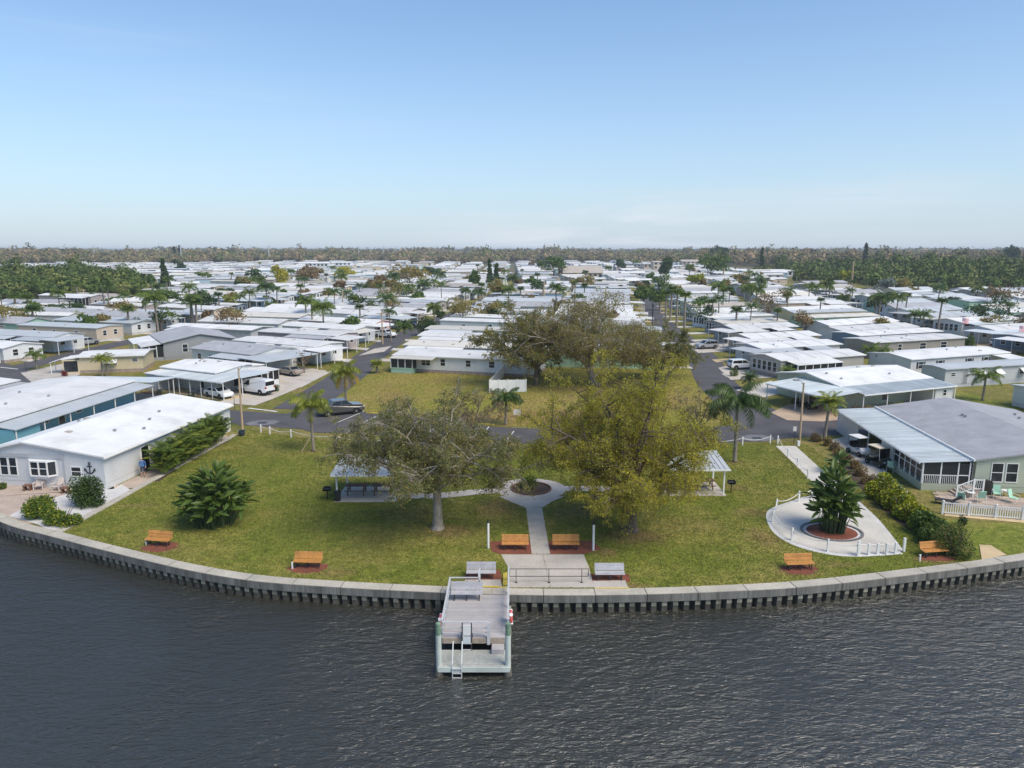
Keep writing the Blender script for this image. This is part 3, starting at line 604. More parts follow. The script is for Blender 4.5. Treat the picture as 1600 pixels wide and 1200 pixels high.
# ------------------------------------------------------------------ homes
def win_mesh(w, h, kind):
    def f():
        mb = MB(); t = .07
        mb.box(-w/2-t, w/2+t, -.05, .01, -t, 0).box(-w/2-t, w/2+t, -.05, .01, h, h+t).box(-w/2-t, -w/2, -.05, .01, 0, h).box(w/2, w/2+t, -.05, .01, 0, h)
        if kind != 'plain': mb.box(-w/2, w/2, -.045, .005, h*.5-.025, h*.5+.025)
        if kind == 'twin': mb.box(-.03, .03, -.047, .007, 0, h)
        fr = mb.mesh('window', 'white_paint'); pn = MB().box(-w/2, w/2, -.022, .004, 0, h).mesh('pane', 'pane'); return fr, pn
    return cached(('win', round(w, 2), round(h, 2), kind), f)
def win_far(w, h):
    return cached(('winf', round(w, 1), round(h, 1)), lambda: MB().box(-w/2-.08, w/2+.08, -.04, .01, -.08, h+.08, 0).box(-w/2, w/2, -.05, -.03, 0, h, 1).mesh('window', ['white_paint', 'pane']))
class House:
    """local frame: u along the front from its left end, v backwards; front faces -v"""
    def __init__(s, P, ang, L, W, h=2.9, rise=.55, gable='u', wall='white', roof='roof_white', ov=.35, skirt='skirting', name='mobile_home', detail=1, ridge=.5):
        s.L, s.W, s.h, s.det = L, W, h, detail
        s.o = empty(name, (P[0], P[1], 0), R(ang))
        wm = 'wall_'+wall; s.wm = wm
        if gable == 'flat': pts = [(0,0),(W,0),(W,h+rise),(0,h)]; 
        if gable in ('u', 'flat'):
            r = ridge*W
            poly = [(.5,0),(.5,W),(h-.02,W),(h+rise-.02,r),(h-.02,0)] if gable == 'u' else [(.5,0),(.5,W),(h+rise-.02,W),(h-.02,0)]
            mb = MB(); n = len(poly); mb.add([(0,y,z) for z,y in poly]+[(L,y,z) for z,y in poly], [tuple(range(n)), tuple(range(n,2*n))[::-1]]+[(i,n+i,n+(i+1)%n,(i+1)%n) for i in range(n)])
            mb.build('wall', wm, s.o)
            rf = MB(); k = rise/r
            if gable == 'u':
                k2 = rise/(W-r)
                prof = [(-ov, h-ov*k), (r, h+rise), (W+ov, h-ov*k2)]
            else: prof = [(-ov, h-ov*rise/W), (W+ov, h+rise+ov*rise/W)]
            n = len(prof); t = .13
            V = [(x, y, z) for x in (-ov, L+ov) for y, z in prof]+[(x, y, z-t) for x in (-ov, L+ov) for y, z in prof]; F = []
            for i in range(n-1): F += [(i,i+1,n+i+1,n+i), (2*n+i,3*n+i,3*n+i+1,2*n+i+1), (i,2*n+i,2*n+i+1,i+1), (n+i,n+i+1,3*n+i+1,3*n+i)]
            F += [(0,n,3*n,2*n), (n-1,3*n-1,4*n-1,2*n-1)]
            s.roof = rf.add([(x,y,z+.05) for x,y,z in V], F).build('roof', roof, s.o)
        else:      # ridge along v
            r = ridge*L; k = rise/r; k2 = rise/(L-r)
            poly = [(0,.5),(L,.5),(L,h-.02),(r,h+rise-.02),(0,h-.02)]
            MB().extr(poly, 0, W).build('wall', wm, s.o)
            prof = [(-ov, h-ov*k), (r, h+rise), (L+ov, h-ov*k2)]; n = 3; t = .13
            V = [(x, y, z) for y in (-ov, W+ov) for x, z in prof]+[(x, y, z-t) for y in (-ov, W+ov) for x, z in prof]; F = []
            for i in range(n-1): F += [(i,i+1,n+i+1,n+i), (2*n+i,3*n+i,3*n+i+1,2*n+i+1), (i,2*n+i,2*n+i+1,i+1), (n+i,n+i+1,3*n+i+1,3*n+i)]
            F += [(0,n,3*n,2*n), (n-1,3*n-1,4*n-1,2*n-1)]
            s.roof = MB().add([(x,y,z+.05) for x,y,z in V], F).build('roof', roof, s.o)
        MB().box(.03, L-.03, .03, W-.03, -.05, .5).build('skirting', skirt, s.o)
    def at(s, side, a, out, z):
        return {'f': (a, -out, z), 'b': (s.L-a, s.W+out, z), 'r': (s.L+out, a, z), 'l': (-out, s.W-a, z)}[side]
    def rz(s, side): return {'f': 0, 'b': PI, 'r': PI/2, 'l': -PI/2}[side]
    def win(s, side, a, w=.9, h=1.1, z=1.25, kind='bar', shutters=False, hood=None, out=0):
        p = s.at(side, a, out, z); rz = s.rz(side)
        if s.det:
            fr, pn = win_mesh(w, h, kind); o = link('window', fr, s.o, p, rz); link('pane', pn, o)
            if shutters:
                me = cached(('sh', h), lambda: MB().box(-.17, .17, -.035, .005, 0, h).mesh('shutter', 'shutter'))
                for d in (-w/2-.26, w/2+.26): link('shutter', me, o, (d, 0, 0))
            if hood:
                me = cached(('hood', w, hood), lambda: MB().slab([(-w/2-.15,-.9,h*.45),(w/2+.15,-.9,h*.45),(w/2+.15,-.02,h+.2),(-w/2-.15,-.02,h+.2)], .05).mesh('awning', hood))
                link('awning', me, o)
        else: link('window', win_far(w, h), s.o, p, rz)
        return s
    def door(s, side, a, w=.95, h=2.0, z=.55, m='pane'):
        me = cached(('door', w, h, m), lambda: MB().box(-w/2-.08, w/2+.08, -.05, .01, 0, h+.08, 0).box(-w/2, w/2, -.06, -.03, .02, h, 1).mesh('door', ['white_paint', m]))
        link('door', me, s.o, s.at(side, a, 0, z), s.rz(side)); return s
    def awn(s, side, a0, a1, d, z1=2.75, z0=2.45, mat='roof_awning', posts=4, fill=None, base=.6, panels=False, floor=None, wallm=None, n=None, pr=.045, ends=True, d0=0, post_m='white_paint'):
        """lean-to roof on a side of the home: open on posts, screened or walled"""
        rz = s.rz(side); org = s.at(side, 0, 0, 0)
        e = empty('lean_to', org, rz) if False else None
        def P(a, out, z): return s.at(side, a, out, z)
        if panels:
            np_ = max(1, round((a1-a0)/.42)); w = (a1-a0)/np_
            key = ('panel', round(w, 3), d, d0, round(z1-z0, 2), mat)
            me = cached(key, lambda: MB().slab([(.004,-d-.15,z0-z1-.02),(w-.004,-d-.15,z0-z1-.02),(w-.004,-d0,0),(.004,-d0,0)], .035).slab([(-.025,-d-.15,z0-z1+.045),(.03,-d-.15,z0-z1+.045),(.03,-d0,.06),(-.025,-d0,.06)], .055).mesh('roof_panel', mat))
            ar = link('awning_roof', MB().slab([P(a0,d+.22,z0-.05),P(a1,d+.22,z0-.05),P(a1,d+.16,z0-.05),P(a0,d+.16,z0-.05)], .12).mesh('awning_roof', 'white_paint'), s.o)
            for i in range(np_):
                q = P(a0+i*w, 0, z1); link('roof_panel', me, ar, q, rz)
        else:
            q = [P(a0-.1, d+.15, z0-.02), P(a1+.1, d+.15, z0-.02), P(a1+.1, d0+.005, z1), P(a0-.1, d0+.005, z1)]
            MB().slab(q, .09).build('awning_roof', mat, s.o)
        bays = n or max(1, round((a1-a0)/1.25))
        if posts:
            pm = cached(('post', round(z0, 2), pr, post_m), lambda: MB().box(-pr, pr, -pr, pr, 0, z0-.14).mesh('post', post_m))
            for i in range(posts): link('post', pm, s.o, P(a0+.1+(a1-a0-.2)*i/max(1, posts-1), d-.02, 0))
        if fill in ('screen', 'glass'):
            runs = [((a0, d), (a1, d))]+([((a0, d0), (a0, d)), ((a1, d0), (a1, d))] if ends else [])
            for (x0, o0), (x1, o1) in runs:
                l = math.hypot(x1-x0, o1-o0); nb_ = max(1, round(l/(l/bays if o0 == o1 else 1.3)))
                zz = z0-.1
                bw = [P(x0,o0,0), P(x1,o1,0)]
                horizontal = o0 == o1
                for i in range(nb_):
                    A = (x0+(x1-x0)*i/nb_, o0+(o1-o0)*i/nb_); B = (x0+(x1-x0)*(i+1)/nb_, o0+(o1-o0)*(i+1)/nb_); th = .025
                    def bx(z_0, z_1, nm, m, t):
                        if horizontal: c = [P(A[0]+.05,A[1]-t,0), P(B[0]-.05,B[1]-t,0), P(B[0]-.05,B[1]+t,0), P(A[0]+.05,A[1]+t,0)]
                        else: c = [P(A[0]-t,A[1]+.05,0), P(B[0]-t,B[1]-.05,0), P(B[0]+t,B[1]-.05,0), P(A[0]+t,A[1]+.05,0)]
                        xs = [p[0] for p in c]; ys = [p[1] for p in c]
                        MB().box(min(xs), max(xs), min(ys), max(ys), z_0, z_1).build(nm, m, s.o)
                    bx(base+.06, zz, 'screen', 'screen' if fill == 'screen' else 'pane', th)
                    p = P(A[0], A[1], 0); MB().box(p[0]-.06, p[0]+.06, p[1]-.06, p[1]+.06, base, zz).build('mullion', 'white_paint', s.o)
                p = P(x1, o1, 0); MB().box(p[0]-.058, p[0]+.058, p[1]-.062, p[1]+.062, base, zz).build('mullion', 'white_paint', s.o)
                c = [P(x0-.03,o0-.03,0), P(x1+.03,o1+.03,0)]; xs = sorted(p[0] for p in c); ys = sorted(p[1] for p in c)
                MB().box(xs[0], xs[1], ys[0], ys[1], -.02, base).build('kick_wall', wallm or s.wm, s.o)
        elif fill == 'wall':
            c = [P(a0,d0+.01,0), P(a1,d-.15,0)]; xs = sorted(p[0] for p in c); ys = sorted(p[1] for p in c)
            MB().box(xs[0], xs[1], ys[0], ys[1], -.02, min(z0, z1)-.1).build('porch_wall', wallm or s.wm, s.o)
        if floor:
            c = [P(a0,.02,0), P(a1,d-.1,0)]; xs = sorted(p[0] for p in c); ys = sorted(p[1] for p in c)
            MB().box(xs[0], xs[1], ys[0], ys[1], -.02, .10).build('porch_floor', floor, s.o)
        return s
    def vents(s, n, seed=0):
        r = random.Random(seed*31+n); me = cached('vent', lambda: MB().lathe([(.12,0),(.12,.16),(.17,.18),(.17,.24),(.05,.28)], 8).mesh('roof_vent', 'galvanised')); me2 = cached('vent2', lambda: MB().box(-.25,.25,-.2,.2,0,.16).mesh('roof_vent', 'roof_tan'))
        zs = s.roof.data
        for i in range(n):
            u = r.uniform(.1, .9)*s.L; v = r.uniform(.15, .85)*s.W; z = s.h+.06
            for p in s.roof.data.polygons:
                if p.normal.z > .3:
                    c = p.center; z0 = c.z-(p.normal.x*(u-c.x)+p.normal.y*(v-c.y))/p.normal.z
                    if z0 < 90 and (i == 0 or True): zs_ = z0; z = zs_ if z == s.h+.06 else min(z, zs_)
            link('roof_vent', me if r.random() < .7 else me2, s.o, (u, v, z-.05))
        return s
    def tag(s, label, group=None, cat='house'): tag(s.o, label, cat, group); return s
    def box(s, name, m, *b): MB().box(*b).build(name, m, s.o); return s

# ---- the waterfront homes and their neighbours, measured one by one
# white house with the anchor (left of the lawn)
ax = math.degrees(math.atan2(76.8-59.8, -31.7+34.0))
h = House((-45.5, 60.0), ax-90, 11.3, 20.6, 3.0, 1.0, 'v', 'white', 'roof_white', .3, 'wall_white', 'beach_house', ridge=.36)
h.tag('long white house with a blue-black anchor on its gable wall facing the water')
for a in (.9, 1.75, 2.6): h.win('f', a+.2, .66, 1.5, 1.0)
h.box('header_band', 'wall_pale_grey', 0, 7.6, -.10, -.02, 2.62, 2.95)
bw = empty('bay', (5.6, 0, 1.2)); bw.parent = h.o; bw.name = 'bay_window'
MB().prism([(-1.35,0),(-.8,-.5),(.8,-.5),(1.35,0)], -.12, 0).prism([(-1.35,0),(-.8,-.5),(.8,-.5),(1.35,0)], 1.15, 1.27).build('frame', 'white_paint', bw)
MB().prism([(-1.25,0),(-.76,-.44),(.76,-.44),(1.25,0)], 0, 1.15).build('pane', 'pane', bw)
for x, y in ((-1.3,-.03),(-.8,-.48),(0,-.48),(.8,-.48),(1.3,-.03)): MB().box(x-.05, x+.05, y-.04, y+.04, 0, 1.15).build('mullion', 'white_paint', bw)
MB().box(-.8,.8,-.47,-.45,.55,.62).build('rail', 'white_paint', bw)
MB().prism([(-1.0,0),(-.6,-.35),(.6,-.35),(1.0,0)], -.35, -.12).build('sill', 'wall_white', bw)
h.win('f', 8.7, .85, .75, 1.15).vents(7, 3)
h.box('corner_trim', 'wall_pale_grey', 7.55, 7.72, -.06, .0, .05, 3.0)
# anchor emblem: ring, shank, stock and flukes
an = MB(); an.box(-.045,.045,-.05,-.02,.1,.85).box(-.24,.24,-.055,-.025,.66,.74)
for k in range(10):
    a, b = PI*1.12+PI*.76*k/10, PI*1.12+PI*.76*(k+1)/10
    an.add([(r*math.cos(t), y, .48+r*math.sin(t)) for y in (-.05,-.02) for r, t in ((.36,a),(.46,a),(.46,b),(.36,b))], [(0,1,2,3),(4,7,6,5),(0,4,5,1),(1,5,6,2),(2,6,7,3),(3,7,4,0)])
for sx in (-1, 1): an.add([(sx*.40+q[0], y, .34+q[1]) for y in (-.056,-.018) for q in ((-.14,-.02),(.14,-.02),(sx*.07,.22))], [(0,1,2),(5,4,3),(0,3,4,1),(1,4,5,2),(2,5,3,0)])
for k in range(10):
    a, b = 2*PI*k/10, 2*PI*(k+1)/10
    an.add([(r*math.cos(t), y, .95+r*math.sin(t)) for y in (-.05,-.02) for r, t in ((.07,a),(.12,a),(.12,b),(.07,b))], [(0,1,2,3),(4,7,6,5),(0,4,5,1),(1,5,6,2),(2,6,7,3),(3,7,4,0)])
an.build('anchor', 'shutter', h.o, loc=(10.0, -.01, 1.35))
h.box('door_recess', 'black', 11.29, 11.33, 4.9, 5.95, .1, 2.35).box('door_frame', 'white_paint', 11.28, 11.36, 4.8, 4.9, .05, 2.45).box('door_frame', 'white_paint', 11.28, 11.36, 5.95, 6.05, .05, 2.45).box('door_frame', 'white_paint', 11.28, 11.36, 4.9, 5.95, 2.35, 2.45)
h.box('gutter', 'white_paint', 11.55, 11.68, -.3, 20.9, 2.78, 2.92)
# blue house behind it
b0 = Vector((-51.2, 70.0)); b1 = Vector((-49.7, 88.2)); ax = math.degrees(math.atan2(b1.y-b0.y, b1.x-b0.x))
h = House((-64.5, 66), ax-90, 12.2, 29.0, 3.0, .45, 'v', 'blue', 'roof_white', .25, 'wall_blue', 'blue_house')
h.tag('turquoise blue house with a flat white roof beside the anchor house').vents(4, 5)
h.awn('r', 5, 29, 2.6, 2.8, 2.45, 'roof_pale', 7, floor='concrete')
h.box('storage_room', 'wall_blue', 12.2, 14.6, 5.0, 8.6, -.02, 2.40)
h.awn('b', -2.4, 12.2, 5.5, 2.85, 2.5, 'roof_awning', 4, floor='concrete')
h.win('r', 12.5, .9, 1.0); h.win('r', 18, .9, 1.0); h.door('r', 15)
# third roof further along the canal
h = House((-78.5, 80), -6, 11, 16, 2.9, .5, 'v', 'white', 'roof_white', .3, name='canal_house').tag('white roofed house with a grey side roof beyond the turquoise blue house').vents(2, 8)
h.awn('r', 0, 16, 3.6, 2.7, 2.4, 'roof_grey', 5)
# cream house on the bend
h = House((-70.8, 117), 14, 9.5, 7.8, 2.75, .35, 'u', 'cream', 'roof_white', .45, 'brick_skirt', 'cream_house').tag('small cream yellow house with a white window awning on the road bend')
h.win('f', 4.6, 1.9, .8, 1.3, 'twin', hood='roof_white').win('f', 8.3, .8, .5, 1.7); h.win('l', 1.5, .8, .9)
h.awn('l', 3.0, 7.6, 2.6, 2.65, 2.4, 'roof_white', 0, 'wall', wallm='wall_cream'); h.box('glass_door', 'pane', -2.3, -.3, -.03, .04, .35, 2.1)
h.box('porch_front', 'wall_cream', -2.5, -.02, .02, .4, -.02, 2.3); h.awn('l', 5.2, 7.4, 4.4, 2.5, 1.9, 'roof_white', 2, d0=2.7)
# A1 white corner home with porch, sedan and van
def angle(p, q): return math.degrees(math.atan2(q[1]-p[1], q[0]-p[0]))
h = House((-51.7, 105.6), -28.3, 11.4, 8.4, 3.0, .5, 'u', 'white', 'roof_white', .3, 'wall_white', detail=1).tag('white corner home with a pale grey porch roof beside the parked white sedan and van').vents(6, 11)
h.awn('f', 0, 2.6, 2.9, 2.7, 2.5, 'roof_white', 0, 'wall'); h.awn('f', 2.72, 16.3, 2.9, 2.75, 2.5, 'roof_awning', 7, floor='sand', panels=True)
h.awn('r', .05, 5.0, 5.0, 2.80, 2.74, 'roof_awning', 2, floor='driveway'); h.awn('r', 5.1, 8.4, 3.4, 2.75, 2.6, 'roof_white', 0, 'screen', base=1.1, wallm='wall_white')
for a in (3.8, 6.2, 10.4): h.win('f', a, .8, .7, 1.6)
h.door('f', 8.4).door('r', 3.5)
st = empty('porch_steps', h.o.matrix_basis @ Vector((8.0, -1.3, .1)), R(-28.3), 'white railed timber steps on the porch of the white corner home', 'steps')
for i in range(4): MB().box(i*.28, i*.28+.3, -.5, .4, 0, .62-i*.16).build('step', 'grey_slat', st)
for y in (-.52, .42): MB().tube([(0,y,1.5),(1.3,y,.85),(1.3,y,0)], .03, 6).build('handrail', 'white_paint', st)
# A2 grey roofed home with car port
h = House((-56.0, 125.5), -31, 15.6, 9.5, 3.1, .75, 'u', 'white', 'roof_grey', .35, 'wall_white').tag('white home with a mid grey shingle roof and pale car port behind the van')
h.awn('f', 8.4, 15.6, 2.9, 2.9, 2.6, 'roof_pale', 0, 'screen', base=1.2); h.awn('r', -2.9, 8, 6.6, 2.95, 2.75, 'roof_pale', 3, floor='driveway')
for a in (2, 5): h.win('f', a, .9, 1.0)
h.win('r', 5.5, 1.4, 1, 1.2, 'twin').vents(3, 12)
# C1 front home of the middle block
h = House((-19.6, 119.6), -16, 24, 8.6, 2.75, .4, 'u', 'white', 'roof_white', .4, 'brick_skirt').tag('white home with dark screened porch over the dry grass lot').vents(3, 14)
h.awn('f', 0, 7.4, 1.9, 2.7, 2.5, 'roof_cream', 0, None); h.awn('f', .1, 3.9, 1.7, 2.65, 2.48, 'roof_cream', 0, 'screen', base=.75, wallm='wall_mint')
h.box('porch_rail', 'wall_mint', .0, 4.0, -1.82, -1.74, .75, .9)
h.win('f', 5.6, 1.5, 1.0, 1.2, 'twin').win('f', 8.6, .8, 1.1).win('f', 13, .8, 1, 1.3).win('f', 17, .9, 1, 1.3).win('l', 2.5, .9, 1.0)
# right: carport home with tan drive
h = House((41.6, 90.2), 22.5, 16.2, 11.0, 3.0, .85, 'u', 'sage', 'roof_white', .3, 'wall_sage').tag('pale sage home with white roof and wide blue-grey car port over a tan driveway').vents(5, 15)
h.awn('f', 0, 16.4, 3.7, 2.95, 2.55, 'roof_awning', 5, panels=True, floor='concrete'); h.awn('l', 4.2, 14.7, 5.6, 2.95, 2.6, 'roof_awning', 3, panels=True)
h.box('utility_room', 'wall_white', 12.9, 16.3, -3.5, -.02, -.02, 2.5); h.win('f', 14.6, .6, .7, 1.3, out=3.5); h.win('f', 11.5, .6, .7, 1.3); h.door('f', 8).win('f', 5, 1.2, 1, 1.2, 'twin')
MB().box(4.5, 5.3, 5.2, 5.6, 3.55, 3.68).build('skylight', 'roof_tan', h.o); MB().box(9.5, 10.4, 4.6, 5.0, 3.52, 3.66).build('skylight', 'roof_tan', h.o)
# right waterfront house with shingle roof
h = House((38.75, 58.1), -5.4, 14.0, 20.2, 2.85, 1.15, 'v', 'sage', 'roof_grey', .3, 'wall_sage', 'waterfront_house').tag('pale sage waterfront house with grey shingle roof and ribbed blue awning').vents(6, 16)
h.awn('l', 0, 20.4, 4.4, 2.75, 2.5, 'roof_awning', 0, panels=True)
h.box('fascia', 'white_paint', -.42, -.30, -.35, 20.5, 2.72, 2.92)
# screened porch under the awning (front and part of its side)
def SP(x0, x1, y0, y1, z0, z1, nm, m): MB().box(x0, x1, y0, y1, z0, z1).build(nm, m, h.o)
SP(-4.2, -.05, .0, 6.0, -.02, .62, 'kick_wall', 'wall_sage')
for x0, x1 in ((-4.1, -2.75), (-2.7, -1.35)): SP(x0, x1, .02, .06, .65, 2.42, 'screen', 'screen')
for x in (-4.18, -2.74, -1.36, -.45): SP(x-.05, x+.05, -.02, .1, .6, 2.5, 'mullion', 'white_paint')
for i in range(18): SP(-4.1+i*.155, -4.065+i*.155, -.01, .018, .65, 1.32, 'baluster', 'white_paint')
SP(-4.15, -1.4, -.02, .012, 1.33, 1.39, 'rail', 'white_paint')
SP(-1.3, -.5, .02, .07, .62, 2.4, 'screen_door', 'screen'); SP(-1.3, -.5, -.02, .015, 1.35, 1.42, 'rail', 'white_paint')
for i in range(5): SP(-4.19, -4.15, .15+i*1.1, 1.15+i*1.1, 1.0, 2.4, 'screen', 'screen'); SP(-4.24, -4.13, .04+i*1.1, .14+i*1.1, .6, 2.45, 'mullion', 'white_paint')
SP(-4.23, -4.14, .1, 5.6, 1.62, 1.68, 'rail', 'white_paint'); SP(-4.2, -.05, 6.0, 8.6, -.02, 2.35, 'utility_wall', 'wall_white')
SP(-4.3, -4.22, 14.5, 20.2, -.02, 2.3, 'side_panel', 'aluminium')
for y in (11.5, 14.4, 20.2): SP(-4.33, -4.23, y-.05, y+.05, 0, 2.35, 'post', 'white_paint')
h.win('f', 1.7, .85, 1.55, .95).win('f', 2.85, .85, 1.55, .95).win('f', 7, .85, 1.55, .95).win('l', 19.3, .9, 1.4, .9)
st = empty('entry_steps', h.o.matrix_basis @ Vector((-1.6, -1.7, 0)), R(-5.4), 'white railed brick steps up to the screened porch door', 'steps')
for i in range(4): MB().box(i*.32-.4, 1.4, .2, 1.6, i*.15, i*.15+.148).build('step', 'paver', st)
for y in (.15, ):
    MB().tube([(-.5,y,.95),(.75,y,1.5),(1.5,y,1.5)], .04, 6).build('handrail', 'white_paint', st); MB().tube([(-.5,y,.3),(.75,y,.75),(1.5,y,.75)], .03, 6).build('handrail', 'white_paint', st)
    for k in range(14):
        x = -.5+k*.15; zb = .3+max(0, min(1, (x+.5)/1.25))*.45; MB().box(x-.015, x+.015, y-.015, y+.015, zb, zb+.68).build('baluster', 'white_paint', st)
    for x, z in ((-.5, 1.0), (.75, 1.58), (1.5, 1.58)): MB().box(x-.06, x+.06, y-.06, y+.06, 0, z).build('newel', 'white_paint', st)
# R3: long pale homes right of it
h = House((62.6, 112.2), 21, 22, 8, 3.1, .45, 'u', 'white', 'roof_white', .3, 'wall_white').tag('white home with dark shuttered windows behind the single coconut palm').vents(3, 17)
for a in (2.2, 6.4, 13.0, 16.8): h.win('f', a, 1.0, 1.05, 1.5, 'bar', True)
h.awn('f', 18, 22, 3, 2.9, 2.6, 'roof_white', 2)
h = House((63.4, 104.3), 17, 22, 4.2, 2.85, .2, 'u', 'pale_grey', 'roof_pale', .3, 'wall_pale_grey').tag('low pale grey annex home with a flat grey roof behind the single coconut palm')
h.win('f', 1.5, .8, .5, 1.7).win('f', 6.6, 1.1, .8, 1.4, hood='roof_white').win('f', 10, 1.1, .8, 1.4, hood='roof_white').win('f', 15, 1.1, .8, 1.4, hood='roof_white').door('f', 3.8, m='wall_grey')
h = House((66.5, 83.5), 8, 14, 9, 2.7, .35, 'u', 'white', 'roof_pale', .3).tag('flat pale blue-grey roofed home just beyond the grey shingle roof')
h.awn('f', 0, 14, 3.2, 2.65, 2.35, 'roof_awning', 5)
# big grey gable home left of the cream house row
h = House((-63.8, 131.5), 33, 12.5, 16, 3.3, 1.25, 'v', 'grey', 'roof_grey', .4, 'wall_grey').tag('large grey sided home with a wide gable and white side awning')
for a in (3.6, 7.2, 10.6): h.win('f', a, .85, 1.4, 1.3)
h.awn('l', 0, 9, 4.2, 3.1, 2.6, 'roof_white', 4); h.awn('l', 9.5, 15.8, 3.6, 3.1, 2.7, 'roof_white', 0, 'screen')
# reserve these footprints
TAKEN = [(-40,70,14),(-57,82,16),(-75,90,11),(-66,120,9),(-43,102,11),(-48,124,9),(-8,117,8),(2,115,8),(50,96,11),(46,70,14),(72,116,10),(74,106,10),(74,88,10),(-66,141,10),(-70,135,9)]

# ---- rows of homes along the streets
def street_x(k, Y):
    p = ST[k]; return float(np.interp(Y, [q[1] for q in p], [q[0] for q in p]))
WALLS = ['white']*9+['pale_grey']*4+['grey']*2+['cream']*2+['pale_blue']*2+['sage','tan','beige','beige','mint','slate_blue','mauve','greige','taupe']
ROOFS = ['roof_white']*11+['roof_cream']*5+['roof_pale']*6+['roof_grey']*4+['roof_tan']*2
RN = {'roof_white': 'white', 'roof_cream': 'cream white', 'roof_pale': 'pale grey', 'roof_grey': 'dark grey', 'roof_tan': 'brown'}
WN = {k: k.replace('_', ' ') for k in WALLC}
ORD = ['first', 'second', 'third', 'fourth', 'fifth', 'sixth', 'seventh', 'eighth', 'ninth', 'tenth', 'eleventh', 'twelfth']
HOMES = []
rg = random.Random(21)
ROWS = [  # street, side, angle, start Y, end Y, phrase, fixed specs for the nearest (wall, roof, extras)
    ('S1', -1, -27, 127, 400, 'in the row behind the parked van', [('white','roof_white','carport'),('mauve','roof_white','grey_awn'),('white','roof_white','carport'),('pink','roof_white','carport'),('white','roof_white','carport'),('mauve','roof_white','carport')]),
    ('S1', 1, -16, 130.5, 400, 'in the middle block, pickup side', [('white','roof_cream','screen'),('white','roof_white','screen'),('white','roof_cream','screen'),('white','roof_white','none'),('white','roof_white','none')]),
    ('S2', -1, -8, 121, 400, 'in the middle block, oak side', [('mint','roof_white','none'),('white','roof_white','carport'),('beige','roof_white','none'),('white','roof_grey','carport'),('white','roof_white','none')]),
    ('S2', 1, 20, 112, 400, 'in the row behind the tan driveway', [('greige','roof_white','glass'),('white','roof_white','carport'),('tan','roof_white','carport'),('grey','roof_white','carport'),('grey','roof_cream','glass'),('white','roof_white','glass'),('white','roof_white','glass')]),
    ('S3', -1, 20, 116, 400, 'in the row facing the flag poles', [('white','roof_white','none'),('beige','roof_cream','none'),('taupe','roof_white','none'),('slate_blue','roof_white','none'),('white','roof_white','none')]),
    ('S3', 1, 22, 112, 380, 'in the flag pole row', [('white','roof_white','screen'),('cream','roof_white','redawn'),('slate_blue','roof_white','carport'),('pale_grey','roof_white','carport'),('white','roof_white','glass')]),
    ('S0', 1, -22, 150, 400, 'in the row behind the grey gable', [('white','roof_white','none'),('pale_grey','roof_white','screen'),('white','roof_white','none')]),
    ('S0', -1, -20, 128, 400, 'in the row facing the cream house', [('white','roof_white','screen'),('white','roof_pale','carport'),('beige','roof_pale','none'),('white','roof_pale','none'),('pale_grey','roof_grey','carport')]),
    ('S9', 1, -18, 150, 400, 'in the row before the mangroves', []), ('S9', -1, -18, 140, 380, 'in the row along the mangroves', []),
    ('S4', -1, 24, 150, 400, 'in the row behind the flag poles', []), ('S4', 1, 24, 160, 330, 'in the eastern thicket rows', []),
    ('S5', -1, 24, 210, 330, 'in the eastern thicket rows', []), ]
def clear(x, y, r): return all(math.hypot(x-a, y-b) > r+c*.62 for a, b, c in TAKEN)
